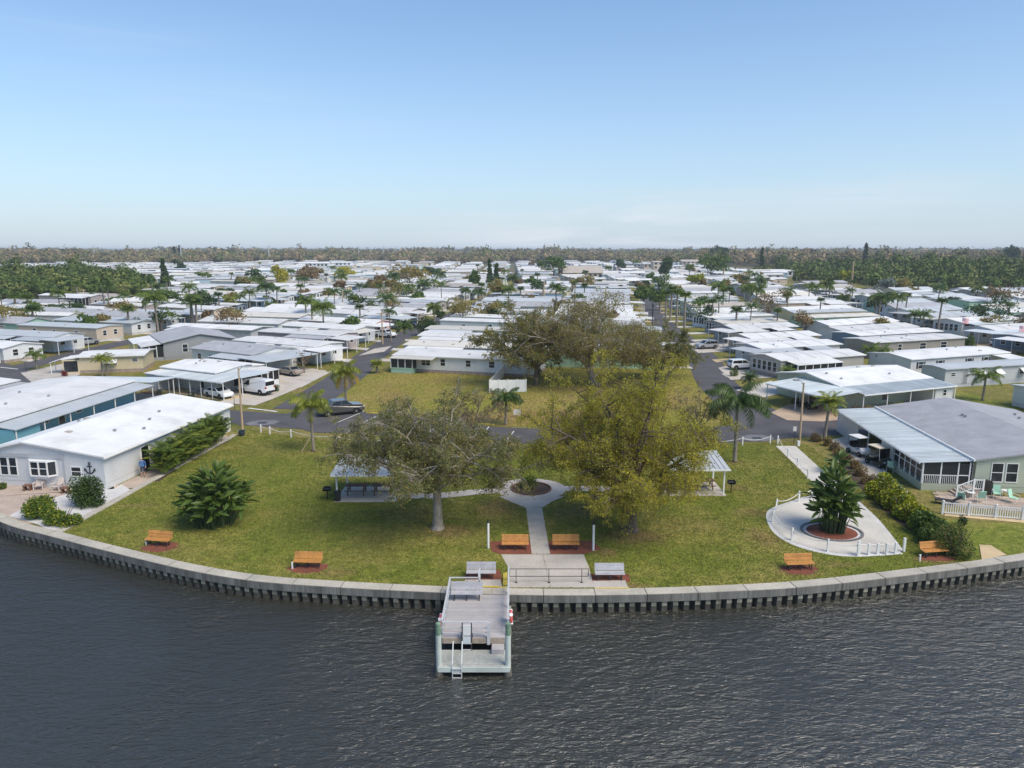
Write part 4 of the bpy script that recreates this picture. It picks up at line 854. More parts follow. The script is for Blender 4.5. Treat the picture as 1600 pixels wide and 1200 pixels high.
def make_home(fx, fy, ang, L, Wd, wall, roof, ext, side, label, group, seed, near):
    r = random.Random(seed); tall = r.random() < .12
    hgt = r.uniform(2.7, 3.15)+(1.0 if tall and not near else 0); rise = r.choice([.3, .4, .5, .6, .8]) if roof != 'roof_grey' else r.uniform(.7, 1.1)
    h = House((fx, fy), ang, L, Wd, hgt, rise, 'u', wall, roof, r.uniform(.2, .45), r.choice(['skirting', 'wall_'+wall, 'brick_skirt']), detail=1 if near else 0)
    f = 'r' if side < 0 else 'l'; u = (lambda a, b: (L-b, L-a)) if side < 0 else (lambda a, b: (a, b))
    zr = hgt-.1
    am = r.choice(['roof_white', 'roof_awning', 'roof_pale', 'roof_white', 'roof_cream'])
    if ext == 'carport':
        a, b = u(0, r.uniform(6, 9)); h.awn('f', a, b, 3.0, zr, zr-.3, am, 4); 
        lo, hi = (-3.0, Wd*.55) if f == 'r' else (Wd*.45, Wd+3.0)
        h.awn(f, lo, hi, r.uniform(3.5, 5), zr, zr-.2, am, 3)
        a, b = u(9.5, min(L-1, 14)); h.awn('f', a, b, 2.6, zr, zr-.3, am, 0, 'screen' if near else None, n=4) if near else h.awn('f', a, b, 2.6, zr, zr-.3, am, 3)
    elif ext in ('screen', 'glass', 'grey_awn'):
        a, b = u(1, r.uniform(8, 12)); h.awn('f', a, b, 2.6, zr, zr-.3, 'roof_grey' if ext == 'grey_awn' else am, 0, 'glass' if ext == 'glass' else 'screen', base=1.0 if ext == 'glass' else .6, n=6)
        if ext == 'grey_awn': h.awn(f, -2.6, Wd*.5, 4.6, zr, zr-.2, 'roof_white', 3)
        if ext == 'glass':
            for k in range(5): h.win(f, .8+k*(Wd-1.2)/5+.3, .8, 1.5, .9)
    elif ext == 'redawn':
        for k in range(5): h.win('f', 2+k*1.5, .8, 1.1, 1.1)
        MB().slab([(1.2,-1.0,1.9),(9,-1.0,1.9),(9,-.03,2.6),(1.2,-.03,2.6)], .06).build('awning', 'awning_red', h.o)
    if ext in ('none', 'carport') or not near:
        n = 3 if near else 2+(seed % 2)
        for k in range(n):
            a = L*(.25+.5*k/max(1, n-1))+r.uniform(-.8, .8)
            if ext == 'carport': a = L-(10+k*2.4) if side < 0 else 10+k*2.4
            if 0.6 < a < L-.6: h.win('f', a, r.choice([.8, .9, 1.5]), r.choice([.9, 1.1]), 1.3+(hgt-2.9)*.4)
    if ext not in ('glass',):
        for k in range(2): h.win(f, Wd*(.3+.4*k), .9, 1.1, 1.2+(hgt-2.9)*.4)
    if ext == 'pinktrim': pass
    if near:
        h.vents(r.choice([1, 2, 3]), seed)
        sl = math.hypot(Wd/2+.2, rise)
        for k in range(1, 5):
            for q in (0, 1):
                x0 = L*k/5; y0, y1 = (-.15, Wd/2-.02) if q == 0 else (Wd/2+.02, Wd+.15); za, zb = (hgt, hgt+rise) if q == 0 else (hgt+rise, hgt)
                MB().slab([(x0-.04, y0, za+.075), (x0+.04, y0, za+.075), (x0+.04, y1, zb+.075), (x0-.04, y1, zb+.075)], .03).build('roof_seam', 'roof_pale', h.o)
        ax0 = L*r.uniform(.6, .9) if side > 0 else L*r.uniform(.1, .4); ym = 3.4 if ext in ('carport', 'screen', 'glass', 'grey_awn') else .9
        MB().box(ax0-.4, ax0+.4, -ym-.35, -ym+.35, .05, .85).build('air_conditioner', 'galvanised', h.o, bevel=.03)
    tag(h.o, label, 'house', group)
    return h
cnt = {}; seq = 0; FAR = []
EXT = {'carport': 'car port', 'screen': 'screened porch', 'glass': 'glazed porch', 'none': 'plain sides', 'grey_awn': 'grey porch roof', 'redawn': 'red awning'}
rown = {}
cands = []; ORDER = ['S8', 'S9', 'S0', 'S1', 'S2', 'S3', 'S4', 'S5']
for (st_, side, ang, y0, y1, phrase, spec) in ROWS:
    Y = y0; i = 0
    while Y < y1:
        seq += 1; r = random.Random(seq*17+3)
        L = r.uniform(16, 20) if st_ not in ('S2',) or side < 0 else r.uniform(19, 24); Wd = r.choice([4.3, 6.2, 7.2, 7.4, 7.8]); a = ang+(r.uniform(-3, 3) if Y < 175 else r.uniform(-9, 9))
        if i < len(spec): wall, roof, ext = spec[i]; Wd = 7.2
        else: wall, roof, ext = r.choice(WALLS), r.choice(ROOFS), r.choice(['carport']*4+['screen']*3+['glass', 'none', 'none'])
        ca, sa = math.cos(R(a)), math.sin(R(a)); off = r.uniform(9.2, 10.8) if (st_, side) == ('S2', 1) else r.uniform(7.2, 8.6) if st_ in ('S1', 'S2') else r.uniform(5.5, 7)
        xs = street_x(st_, Y); oi = ORDER.index(st_)+side
        gapw = abs(street_x(ORDER[oi], Y)-xs) if 0 <= oi < len(ORDER) else 56
        L = max(13, min(25, (gapw/2-off-.8)/ca-r.uniform(0, 2.6)))
        if side < 0: fx, fy = xs-off-L*ca, Y-L*sa
        else: fx, fy = xs+off, Y
        cx, cy = fx+L/2*ca-Wd/2*sa, fy+L/2*sa+Wd/2*ca
        pitch = (Wd+r.uniform(4.0, 6.0)+(2.2 if ext in ('carport', 'screen', 'glass') else 0))/math.cos(R(ang)*.7)
        vis = abs(cx) < cy*.74+13
        ok = clear(cx, cy, 6) and clear(fx, fy, 4) and clear(fx+L*ca, fy+L*sa, 4) and vis
        thick = (cx < -.52*cy+6 and cy > 288) or (cx > 176 and cy > 330)
        if ok and not thick: cands.append((cy, fx, fy, a, L, Wd, wall, roof, ext, side, phrase, i, seq)); TAKEN.append((cx, cy, .1))
        if ok and Y < 260:
            xs0 = xs+side*2.4; xs1 = xs+side*(off+1.5); yy = Y+Wd*.3
            sheet('driveway', [(xs0, yy-1.6+(xs0-xs)*sa/ca), (xs1, yy-1.6+(xs1-xs)*sa/ca), (xs1, yy+1.6+(xs1-xs)*sa/ca), (xs0, yy+1.6+(xs0-xs)*sa/ca)], .026+(seq % 5)*.002, r.choice(['driveway', 'pale_concrete', 'driveway', 'sand']), kind='structure')
        Y += pitch; i += 1
def edge(x): return (940 if x < -420 else 1080 if x < -150 else 1060 if x < 170 else 1060-(x-170)*1.6 if x < 400 else 690)+45*math.sin(x*.021)+30*math.sin(x*.053+1)
# further streets: homes beyond the grid, to the edge of the woods
rows2 = []
for k in range(-24, 24):
    for Y in np.arange(285, 1120, 14.5):
        x = k*26+(Y-300)*.06*(k/6)+8; r = random.Random(int(k*1000+Y))
        if Y < 405 and -160 < x < 175: continue
        if Y > edge(x)-15: continue
        if (x < -.52*Y+10 and Y < 480) or (x > 176+(Y-500)*.12 and Y > 300): continue
        if abs(x) > Y*.74+10: continue
        rows2.append((x+r.uniform(-3, 3), float(Y)+r.uniform(-3, 3), r))
cands.sort()
for c in cands:
    cy, fx, fy, a, L, Wd, wall, roof, ext, side, phrase, i, sq = c
    near = cy < 215
    k = rown[phrase] = rown.get(phrase, -1)+1
    lb = '%s home, %s roof, %s, %s%s' % (WN[wall], RN[roof], EXT[ext], ORD[k]+' ' if k < 12 and 'rows' not in phrase else 'far ' if 'rows' not in phrase else '', phrase)
    cnt[lb] = cnt.get(lb, 0)+1
    if k < 12 and 'rows' not in phrase: HOMES.append((fx+L/2*math.cos(R(a)), fy+L/2*math.sin(R(a))+Wd/2, ORD[k]+' home '+phrase))
    make_home(fx, fy, a, L, Wd, wall, roof, ext, side, lb, 'homes '+phrase, sq, near)
NIND = len(cands)+12
rows2.sort(key=lambda t: t[1])
far_mb = {}
for n_, (x, y, r) in enumerate(rows2):
    L, Wd = r.uniform(14, 20), r.choice([4.5, 7, 7.5, 8]); wall, roof = r.choice(WALLS), r.choice(ROOFS); a = r.choice([-18, 12, 20, 4])+r.uniform(-4, 4)
    hh = r.uniform(2.8, 3.4)+(1.2 if r.random() < .12 else 0)
    if NIND+n_ < 300:
        h = House((x, y), a, L, Wd, hh, r.uniform(.35, .9), 'u', wall, roof, .3, detail=0)
        for k in range(2): h.win('f', L*(.3+.4*k), 1.2, 1.1, 1.3)
        h.awn('f', 1, L*.5, 2.8, hh-.1, hh-.4, 'roof_white', 0)
        tag(h.o, 'distant %s home with %s roof beyond the street rows' % (WN[wall], RN[roof]), 'house', 'distant homes')
    else:
        A = Matrix.Translation((x, y, 0)) @ Matrix.Rotation(R(a), 4, 'Z'); k = r.uniform(.35, .9); o = .3
        def T(vs): return [tuple(A @ Vector(v)) for v in vs]
        far_mb.setdefault('wall_'+wall, MB()).add(T([(0,0,0),(L,0,0),(L,Wd,0),(0,Wd,0),(0,0,hh),(L,0,hh),(L,Wd,hh),(0,Wd,hh),(0,Wd/2,hh+k-.03),(L,Wd/2,hh+k-.03)]), [(0,1,5,4),(1,2,6,9,5),(2,3,7,6),(3,0,4,8,7)])
        far_mb.setdefault(roof, MB()).add(T([(-o,-o,hh),(L+o,-o,hh),(L+o,Wd/2,hh+k),(-o,Wd/2,hh+k),(-o,Wd+o,hh),(L+o,Wd+o,hh)]), [(0,1,2,3),(3,2,5,4)])
        far_mb.setdefault('pane', MB()).add(T([(L*.2,-.05,1.2),(L*.35,-.05,1.2),(L*.35,-.05,2.3),(L*.2,-.05,2.3),(L*.6,-.05,1.2),(L*.75,-.05,1.2),(L*.75,-.05,2.3),(L*.6,-.05,2.3)]), [(0,1,2,3),(4,5,6,7)])
if far_mb:
    V, F, MI, ms = [], [], [], []
    for k, mb in far_mb.items():
        b = len(V); V += mb.v; F += [tuple(b+i for i in f) for f in mb.f]; MI += [len(ms)]*len(mb.f); ms.append(k)
    mb = MB(); mb.v, mb.f, mb.m = V, F, MI; o = mb.build('distant_homes', ms); tag(o, 'mass of small white roofed homes far off before the woods', 'houses', kind='stuff')
print('HOMES', len(cands), len(rows2), 'labels', len(cnt))
# ------------------------------------------------------------------ plants
def tubes_np(segs):
    """segs: (points, radii, sides) -> one vertex and quad list"""
    V, F = [], []
    for pts, rad, n in segs:
        P = np.asarray(pts, float); m = len(P); d = np.gradient(P, axis=0); d /= np.linalg.norm(d, axis=1)[:, None]+1e-9
        ref = np.where(np.abs(d[:, 2:3]) < .9, np.array([[0., 0, 1]]), np.array([[1., 0, 0]]))
        a = np.cross(d, ref); a /= np.linalg.norm(a, axis=1)[:, None]+1e-9; c = np.cross(d, a)
        t = np.arange(n)*2*PI/n; r = np.asarray(rad)[:, None, None]
        ring = P[:, None]+r*(a[:, None]*np.cos(t)[None, :, None]+c[:, None]*np.sin(t)[None, :, None]); b = sum(len(v) for v in V) if not hasattr(tubes_np, 'b') else tubes_np.b
        V.append(ring.reshape(-1, 3)); tubes_np.b = b+m*n
        i, k = np.meshgrid(np.arange(m-1), np.arange(n), indexing='ij'); k2 = (k+1) % n
        F.append(np.stack([b+i*n+k, b+i*n+k2, b+(i+1)*n+k2, b+(i+1)*n+k], -1).reshape(-1, 4))
    del tubes_np.b
    return np.concatenate(V), np.concatenate(F)
def leaves_np(C_, size, rng, aspect=.5, up=.35, outward=None):
    """rhombic leaves at points C_"""
    n = len(C_); a = rng.normal(size=(n, 3)); 
    if outward is not None: a += outward*.8
    a[:, 2] -= .25; a /= np.linalg.norm(a, axis=1)[:, None]
    b = rng.normal(size=(n, 3)); b[:, 2] *= (1-up); b = np.cross(a, b); b /= np.linalg.norm(b, axis=1)[:, None]+1e-9
    s = size*rng.uniform(.6, 1.4, n)[:, None]
    V = np.stack([C_-a*s*.5, C_+b*s*aspect*.5, C_+a*s*.5, C_-b*s*aspect*.5], 1).reshape(-1, 3)
    return V, np.arange(4*n).reshape(-1, 4)
def grow(name, loc, label, seed, base_r, fork, top, rad, limbs, leaf, leaf_n, leaf_s, bark='bark', off=(0, 0), sub=9, twg=8, tw2=4, droop=.3, low=.25, bare=0, cat='tree', group=None, mat2=None, flat=.75, lean=(0, 0), elev=None):
    rng = np.random.default_rng(seed); segs = []; LC = []
    f = np.array([lean[0], lean[1], fork]); tp = [np.array([0, 0, -.1]), f*.3+rng.normal(size=3)*[.05, .05, 0], f*.65, f]
    segs.append((tp, [base_r*1.35, base_r*1.02, base_r*.92, base_r*.85], 9))
    segs.append(([(0, 0, -.1), (0, 0, .35)], [base_r*1.75, base_r*1.05], 9))
    def curve(p, q, bow, n):
        t = np.linspace(0, 1, n)[:, None]; c = (p+q)/2+bow; return (1-t)**2*p+2*t*(1-t)*c+t*t*q
    for i in range(limbs):
        az = 2*PI*(i+rng.uniform(-.3, .3))/limbs; inner = i % 3 == 2
        el = rng.uniform(.9, 1.35) if inner else rng.uniform(.12, .75)
        hgt = top-fork; q = f+np.array([off[0]+rad*math.cos(az)*math.cos(el)**flat, off[1]+rad*math.sin(az)*math.cos(el)**flat, hgt*(low+(1-low)*math.sin(el))])*rng.uniform(.82, 1.0)
        L = np.linalg.norm(q-f); cur = curve(f, q, np.array([0, 0, L*.16])+rng.normal(size=3)*L*.06, 9)
        r0 = base_r*rng.uniform(.30, .5); segs.append((cur+rng.normal(size=cur.shape)*[[.05*L*.2]*3], np.linspace(r0, r0*.16, 9), 7))
        for j in range(sub):
            t = .28+.72*(j+rng.uniform(0, 1))/sub; k = min(8, t*8); p = cur[int(k)]*(1-k+int(k))+cur[min(8, int(k)+1)]*(k-int(k))
            d = rng.normal(size=3); d[2] = d[2]*.5+.15; d += (p-f)/L*.5; d /= np.linalg.norm(d); l = rad*rng.uniform(.24, .46)*(1.15-.5*t)
            e = p+d*l; cs = curve(p, e, np.array([0, 0, l*.12]), 5); r1 = r0*(.38-.16*t)+.012; segs.append((cs, np.linspace(r1, r1*.3, 5), 5))
            for m in range(twg):
                tt = rng.uniform(.25, 1); k = tt*4; p2 = cs[int(min(3, k))]*(1-(k-int(min(3, k))))+cs[int(min(3, k))+1]*(k-int(min(3, k)))
                d2 = rng.normal(size=3)+d*.6; d2 /= np.linalg.norm(d2); l2 = rng.uniform(.5, 1.25)*rad/7
                e2 = p2+d2*l2+np.array([0, 0, -droop*l2*rng.uniform(.3, 1)]); segs.append(((p2, (p2+e2)/2+[0, 0, .08*l2], e2), [.016*rad/7+.004, .010, .005], 3))
                leafy = rng.random() > bare*(.35+.9*min(1, max(0, (p2[2]-fork)/(top-fork))))
                for w in range(tw2):
                    s_ = rng.uniform(.2, 1); p3 = p2*(1-s_)+e2*s_; d3 = rng.normal(size=3); d3 /= np.linalg.norm(d3); l3 = rng.uniform(.25, .6)*rad/7
                    e3 = p3+d3*l3+np.array([0, 0, -droop*l3]); segs.append(((p3, e3), [.005, .003], 3))
                    if leafy:
                        u = rng.uniform(.1, 1.1, leaf_n)[:, None]; LC.append(p3*(1-u)+e3*u+rng.normal(size=(leaf_n, 3))*.10*rad/7)
    o = empty(name, (*loc, 0), 0, label, cat, group)
    V, F = tubes_np(segs); link('trunk', np_mesh('trunk', V, F, [bark], True), o)
    if LC:
        LC = np.concatenate(LC); LC = LC[LC[:, 2] > .25]; V, F = leaves_np(LC, leaf_s, rng)
        mats = [leaf]+([mat2] if mat2 else []); mi = (rng.random(len(F)) < .3).astype(int) if mat2 else None
        link('crown', np_mesh('crown', V, F, mats, mi=mi), o)
    return o
grow('park_tree', gp(684,826), 'sparse dark leaved tree with grey trunk in front of the shelter', 11, .34, 3.0, 9.2, 7.8, 16, 'leaf_dark', 20, .145, 'pale_bark', (-1.3, .8), 10, 8, 4, .4, .02, .36, mat2='leaf_oak')
grow('park_tree', gp(985,829), 'large olive yellow leaved tree with a flared trunk by the path', 23, .42, 2.4, 12.2, 7.6, 21, 'leaf_olive', 18, .12, 'bark', (-.7, 1.2), 11, 9, 4, .45, .02, .05, mat2='leaf_oak')
grow('oak_tree', (12.5, 107.5), 'big spreading oak with bare curved limbs before the mint home', 31, .50, 2.8, 13.0, 13.0, 17, 'leaf_oak', 11, .22, 'pale_bark', (-.6, 0), 12, 8, 4, .35, .14, .12, mat2='leaf_dark', lean=(-1.0, 0))
grow('shade_tree', (3.6, 106.8), 'green and brown shade tree beside the white garden wall', 37, .34, 2.6, 11.6, 8.8, 13, 'leaf_oak', 11, .23, 'bark', (-2.6, 0), 9, 7, 3, .35, .0, .05, mat2='leaf_green')
grow('shade_tree', (22.6, 111), 'dense dark green bushy tree at the edge of the right street', 41, .28, 1.4, 8.6, 7.4, 12, 'leaf_dark', 13, .24, 'bark', (0, 0), 9, 7, 3, .3, .0, .0, mat2='leaf_oak')
grow('bare_tree', (18.6, 70.5), 'leafless grey twiggy tree beside the long drooping palm', 43, .16, 2.0, 7.2, 3.6, 9, 'leaf_oak', 5, .13, 'twig', (0, 0), 7, 6, 4, .2, .1, .8)
grow('bare_tree', (6.2, 69.0), 'brown twiggy small tree behind the round mulch bed', 47, .16, 1.6, 6.2, 4.0, 9, 'leaf_brown', 5, .14, 'twig', (0, 0), 7, 6, 4, .2, .05, .45, mat2='leaf_olive')
grow('bare_tree', (-4.0, 74), 'grey brown twiggy tree at the edge of the parking bays', 49, .16, 1.6, 5.8, 4.2, 9, 'leaf_brown', 4, .14, 'twig', (0, 0), 7, 6, 4, .2, .05, .55, mat2='leaf_oak')
grow('bare_tree', (-34.2, 117.5), 'small bare grey tree on the strip beside the car port', 51, .10, 1.2, 4.2, 1.9, 7, 'leaf_brown', 3, .13, 'twig', (0, 0), 5, 5, 3, .1, .2, .7)

def bush(name, loc, r, label, mat, n=3500, s=.14, seed=1, cat='shrub', group=None, lumps=7, mat2=None, rz=0, stems=True, z0=.12, par=None):
    rng = np.random.default_rng(seed); c = rng.normal(size=(lumps, 3)); c /= np.linalg.norm(c, axis=1)[:, None]; c[:, 2] = np.abs(c[:, 2]); c *= rng.uniform(.3, .62, (lumps, 1))
    k = rng.integers(0, lumps, n); d = rng.normal(size=(n, 3)); d /= np.linalg.norm(d, axis=1)[:, None]
    p = c[k]+d*(rng.uniform(.15, 1, (n, 1))**.45)*rng.uniform(.36, .50, (lumps, 1))[k]
    p = p*np.array(r); p[:, 2] = np.abs(p[:, 2]+r[2]*.05)+z0; ca, sa = math.cos(rz), math.sin(rz); p[:, :2] = np.stack([p[:, 0]*ca-p[:, 1]*sa, p[:, 0]*sa+p[:, 1]*ca], 1)
    V, F = leaves_np(p, s, rng, .55, .3, d)
    o = empty(name, (*loc, 0), 0, label, cat, group)
    link('foliage', np_mesh('foliage', V, F, [mat]+([mat2] if mat2 else []), mi=(rng.random(n) < .3).astype(int) if mat2 else None), o)
    if stems:
        mb = MB()
        for i in range(7):
            a = rng.uniform(0, 6.28); q = rng.uniform(.2, .6); x, y = r[0]*q*math.cos(a), r[1]*q*math.sin(a)
            mb.tube([(x*.2, y*.2, -.05), (x*.6, y*.6, r[2]*.45), (x, y, r[2]*.85)], [.05, .035, .012], 5)
        mb.build('stems', 'bark', o)
    return o
bush('shrub', gp(68,806), (1.9,1.5,1.75), 'rounded light green shrub in white gravel by the seawall', 'leaf_green', 5200, .17, 2, mat2='leaf_yellow')
bush('shrub', gp(98,818), (1.6,1.2,1.35), 'low light green shrub beside the garden edging', 'leaf_green', 4200, .16, 3, mat2='leaf_yellow')
bush('shrub', gp(140,787), (2.1,1.7,2.3), 'tall dark green shrub at the corner of the anchor house', 'leaf_deep', 6000, .15, 4, mat2='leaf_green')
bush('shrub', gp(2,765), (.5,.5,.7), 'small green bush against the anchor house windows', 'leaf_green', 600, .15, 5)
# croton hedge on the right: individual shrubs
hd = [gp(x, y) for x, y in ((1372,778),(1392,792),(1412,806),(1432,820),(1450,834),(1464,846))]
for i, p in enumerate(hd):
    far = i >= 4
    bush('hedge_shrub', p, (1.75, 1.6, 2.0-.13*i), ('%s yellow green shrub of the hedge from the mint garden chair' % ORD[i]) if not far else '%s darker green shrub of the hedge, towards the white fence' % ORD[i], 'leaf_yellow' if not far else 'leaf_green', 5200, .22, 60+i, cat='shrub', group='hedge along the waterfront house', mat2='leaf_green' if not far else 'leaf_deep')
bush('bush', gp(1492,868), (1.9,1.5,2.3), 'loose green bush beside the bench at the seawall bend', 'leaf_green', 6500, .12, 71, mat2='leaf_oak')
bush('bush', gp(1505,822), (.5,.4,.8), 'small upright dark bush at the white fence', 'leaf_deep', 700, .12, 72)
for i, (x, y) in enumerate(((1292,696),(1302,704),(1312,712),(1324,722),(1336,732),(1347,744),(1357,756))):
    bush('dry_shrub', gp(x, y), (.8,.7,.9), 'dry brown straggly shrub in the bed beside the carts', 'leaf_brown', 900, .13, 80+i, group='dry shrubs beside the carts', mat2='leaf_oak')
bush('dry_shrub', gp(1273,690), (.9,.7,1.0), 'purple brown bush by the timber street lamp', 'leaf_brown', 1300, .12, 90)
bush('planter_bush', (PC[0]-.2, PC[1]+.1), (1.15,.95,1.1), 'loose green plant filling the round path bed', 'leaf_green', 2200, .12, 91, mat2='leaf_yellow')
for i, (x, y, r, lb, m, n) in enumerate([(298,624,(.8,.7,.65),'clipped round green bush beside the porch of the corner home','leaf_deep',900),(332,632,(1.2,.8,.7),'clipped low green bush beside the white sedan','leaf_deep',1200),(428,612,(1.2,.8,1.3),'dark green bush on the corner beside the white van','leaf_deep',1200),
    (670,525,(4.4,4,5.5),'tall dark green dome shaped bush at the edge of the west street','leaf_deep',5200),(100,588,(.9,.8,.9),'dark red leaved bush by the cream house','leaf_red',700),(839,588,(1.3,1.3,1.9),'dark green bush behind the white garden wall','leaf_deep',1200),
    (1248,632,(1.2,.9,1.1),'green bush under the edge of the blue-grey car port','leaf_green',1200),(1405,648,(1.8,1.5,1.7),'yellow green bush before the sage car port wall','leaf_yellow',1500),(1362,652,(1.4,1.2,1.6),'brown green bush under the long blue-grey porch roof','leaf_oak',1300),(1335,652,(1.0,1.0,1.7),'bare brown bush under the long blue-grey porch roof','leaf_brown',700),
    (1590,690,(2.0,1.2,1.5),'brown pink bush beside the grey shingle roof','leaf_brown',1500),(1285,520,(2.2,1.5,2),'dark bush beside the taupe home wall','leaf_deep',900),(1335,540,(2.8,2,3.2),'brown dry bush beside the beige home','leaf_brown',1800),(1510,575,(6,4.5,5.4),'bright green bush on the sandy yard','leaf_green',0),
    (1148,588,(1.1,1.1,1.6),'green bush beside the white parked suv','leaf_green',900),(250,618,(.6,.6,1.0),'young grey green plant in dark mulch by the corner home','leaf_grey',300)]):
    if n: bush('bush', gp(x, y), r, lb, m, n, .14 if r[0] < 2 else .3, 100+i)
bush('bush', gp(1513,549), (2.2,2,3.4), 'bright green bush on the sandy yard by the flag poles', 'leaf_green', 2200, .25, 130)
sheet('mulch_bed', blob(gp(237,613), 1.6, .9, 20, .2, 5), .03, 'dark_mulch', kind='structure')

# ---- palms
def frond_arrays(l, rise, droop, wid, nl, hang, seed, rw=.03):
    rng = np.random.default_rng(seed); t = np.linspace(0, 1, 10); a = rise-droop*t**1.3
    ds = l/9; x = np.concatenate([[0], np.cumsum(np.cos(a[:-1])*ds)]); z = np.concatenate([[0], np.cumsum(np.sin(a[:-1])*ds)])
    P = np.stack([x, np.zeros(10), z], 1); V = []; F = []; 
    v, f = tubes_np([(P, np.linspace(rw, .006, 10), 3)]); V.append(v); F.append(f); b = len(v)
    for sd in (-1, 1):
        tt = np.linspace(.12, .99, nl)+rng.uniform(-.01, .01, nl); px_, pz = np.interp(tt, t, x), np.interp(tt, t, z); an = np.interp(tt, t, a)
        w = wid*np.sin(np.clip(tt*1.05, 0, 1)*PI)**.55*rng.uniform(.85, 1.15, nl)+.08
        fw = .45*w; base = np.stack([px_, np.zeros(nl), pz], 1); hg = hang*rng.uniform(.7, 1.3, nl)
        tip = base+np.stack([np.cos(an)*fw, sd*w*np.cos(hg), np.sin(an)*fw-w*np.sin(hg)], 1); th = l/nl*.95
        dr = np.stack([np.cos(an), np.zeros(nl), np.sin(an)], 1)*th*.5; mid = (base+tip)/2+[0, 0, .06*wid]
        q = np.stack([base, mid-dr, tip, mid+dr], 1).reshape(-1, 3); V.append(q); F.append(b+np.arange(4*nl).reshape(-1, 4)); b += 4*nl
    return np.concatenate(V), np.concatenate(F)
PT = {  # length, rise, droop, leaflet, count/side, hang, fronds, trunk radius
    'queen': (2.7, 1.25, 2.3, .66, 34, .95, 26, .15), 'queen_long': (4.0, 1.25, 2.5, .9, 44, 1.05, 24, .17), 'coconut': (2.3, 1.1, 1.9, .55, 20, .5, 15, .13),
    'date': (1.7, 1.3, 1.9, .34, 20, .3, 24, .13), 'fan': (1.15, 1.1, 1.2, .55, 10, .25, 22, .17), 'cycad': (1.1, 1.15, 1.5, .26, 18, .2, 26, .16)}
def frond_tf(V, az, tilt, rng=None):
    ct, st_ = math.cos(tilt), math.sin(tilt); x, z = V[:, 0]*ct+V[:, 2]*st_, -V[:, 0]*st_+V[:, 2]*ct; y = V[:, 1]
    return np.stack([x*math.cos(az)-y*math.sin(az), x*math.sin(az)+y*math.cos(az), z], 1)
def palm(loc, h, kind, label, mat='frond', scale=1, seed=0, near=True, dry=0, group=None, name='palm_tree', trunks=1, prop=False, tilt0=None):
    rng = random.Random(seed); l, rise, droop, wid, nl, hang, nf, tr = PT[kind]
    o = empty(name, (*loc, 0), rng.uniform(0, 6.28) if not near else 0, label, 'palm', group)
    lx, ly = rng.uniform(-.25, .25)*h/5, rng.uniform(-.2, .2)*h/5
    tm = MB().tube([(0,0,-.1),(0,0,.25),(lx*.4,ly*.4,h*.4),(lx*.8,ly*.8,h*.8),(lx,ly,h)], [tr*1.5*scale, tr*1.15*scale, tr*scale, tr*.85*scale, tr*.8*scale], 9)
    tm.build('trunk', 'palm_trunk', o, smooth=True)
    meshes = [cached(('fr', kind, k, mat), lambda k=k: np_mesh('frond', *frond_arrays(l, rise, droop*(.8+.2*k), wid, nl, hang, k), [mat])) for k in range(3)]
    if near:
        for i in range(nf):
            az = i*2.4+rng.uniform(-.2, .2); q = i/nf; tl = q*1.25-.25+rng.uniform(-.1, .1) if tilt0 is None else q*tilt0-.2
            isdry = dry and i >= nf-dry
            me = meshes[i % 3] if not isdry else cached(('fr', kind, 9, 'dry'), lambda: np_mesh('frond', *frond_arrays(l, rise, droop*1.1, wid, nl, hang*1.2, 4), ['frond_dry']))
            f = link('frond', me, o, (lx, ly, h)); f.rotation_euler = (0, tl+(.35 if isdry else 0), az); f.scale = (scale,)*3
    else:
        def cm():
            V, F, b = [], [], 0
            for i in range(nf):
                v, f = frond_arrays(l, rise, droop*(.8+.2*(i % 3)), wid, max(7, nl//2), hang, i % 3); v = frond_tf(v, i*2.4, i/nf*1.25-.25); V.append(v); F.append(f+b); b += len(v)
            return np_mesh('crown', np.concatenate(V), np.concatenate(F), [mat])
        link('crown', cached(('cr', kind, mat), cm), o, (lx, ly, h), scale=(scale,)*3)
    if prop: MB().tube([(-1.1, -.5, 0), (0, 0, 1.9)], .05, 6).build('prop', 'wood_pole', o)
    return o
def head_z(base, hy):        # height of a trunk whose head shows at picture row hy above base point
    a = PITCH+math.atan((hy-600)/FPX); return CAM_H-math.hypot(*base)*math.tan(a)*math.cos(math.atan2(base[0], base[1]))
def palm_at(bx, by, hy, kind, label, **k):
    b = gp(bx, by); return palm(b, max(.5, head_z(b, hy)), kind, label, seed=int(bx+by), **k)
palm_at(490,705,636, 'queen', 'propped feathery queen palm on the lawn edge in front of the grey truck', mat='frond_light', scale=1.0, prop=True)
palm_at(541,641,584, 'queen', 'queen palm with yellow dying lower fronds on the dry lot corner', mat='frond_light', dry=5, scale=1.05)
palm_at(1148,722,634, 'queen_long', 'tall palm with long drooping dark fronds by the paved path', mat='frond_dark', scale=1.0)
palm_at(790,664,626, 'queen', 'dark green feathery palm standing in the dry lot by the small white sign', mat='frond_dark', scale=.95)
palm_at(589,583,570, 'fan', 'short bushy fan palm at the street edge by the screened porch', mat='frond_light', scale=1.15)
palm_at(58,578,556, 'coconut', 'young palm in the pale yard by the cream house road', mat='frond', scale=.95)
palm_at(160,589,561, 'coconut', 'young yellow green palm in front of the cream house, beside the sliding door', mat='frond_light', scale=.8)
palm_at(167,588,563, 'coconut', 'young yellow green palm in front of the cream house, before the awning window', mat='frond_light', scale=.8)
palm_at(1170,608,592, 'cycad', 'dark sago palm behind the long drooping palm', mat='frond_dark', scale=1.5, name='sago_palm')
palm_at(1228,612,584, 'date', 'small palm beside the glazed porch of the greige home', mat='frond', scale=1.1)
palm_at(1288,688,632, 'date', 'slim palm in front of the tan driveway car port', mat='frond_light', scale=1.25)
palm_at(1535,626,590, 'coconut', 'single coconut palm on the lawn before the pale grey annex', mat='frond', scale=1.15)
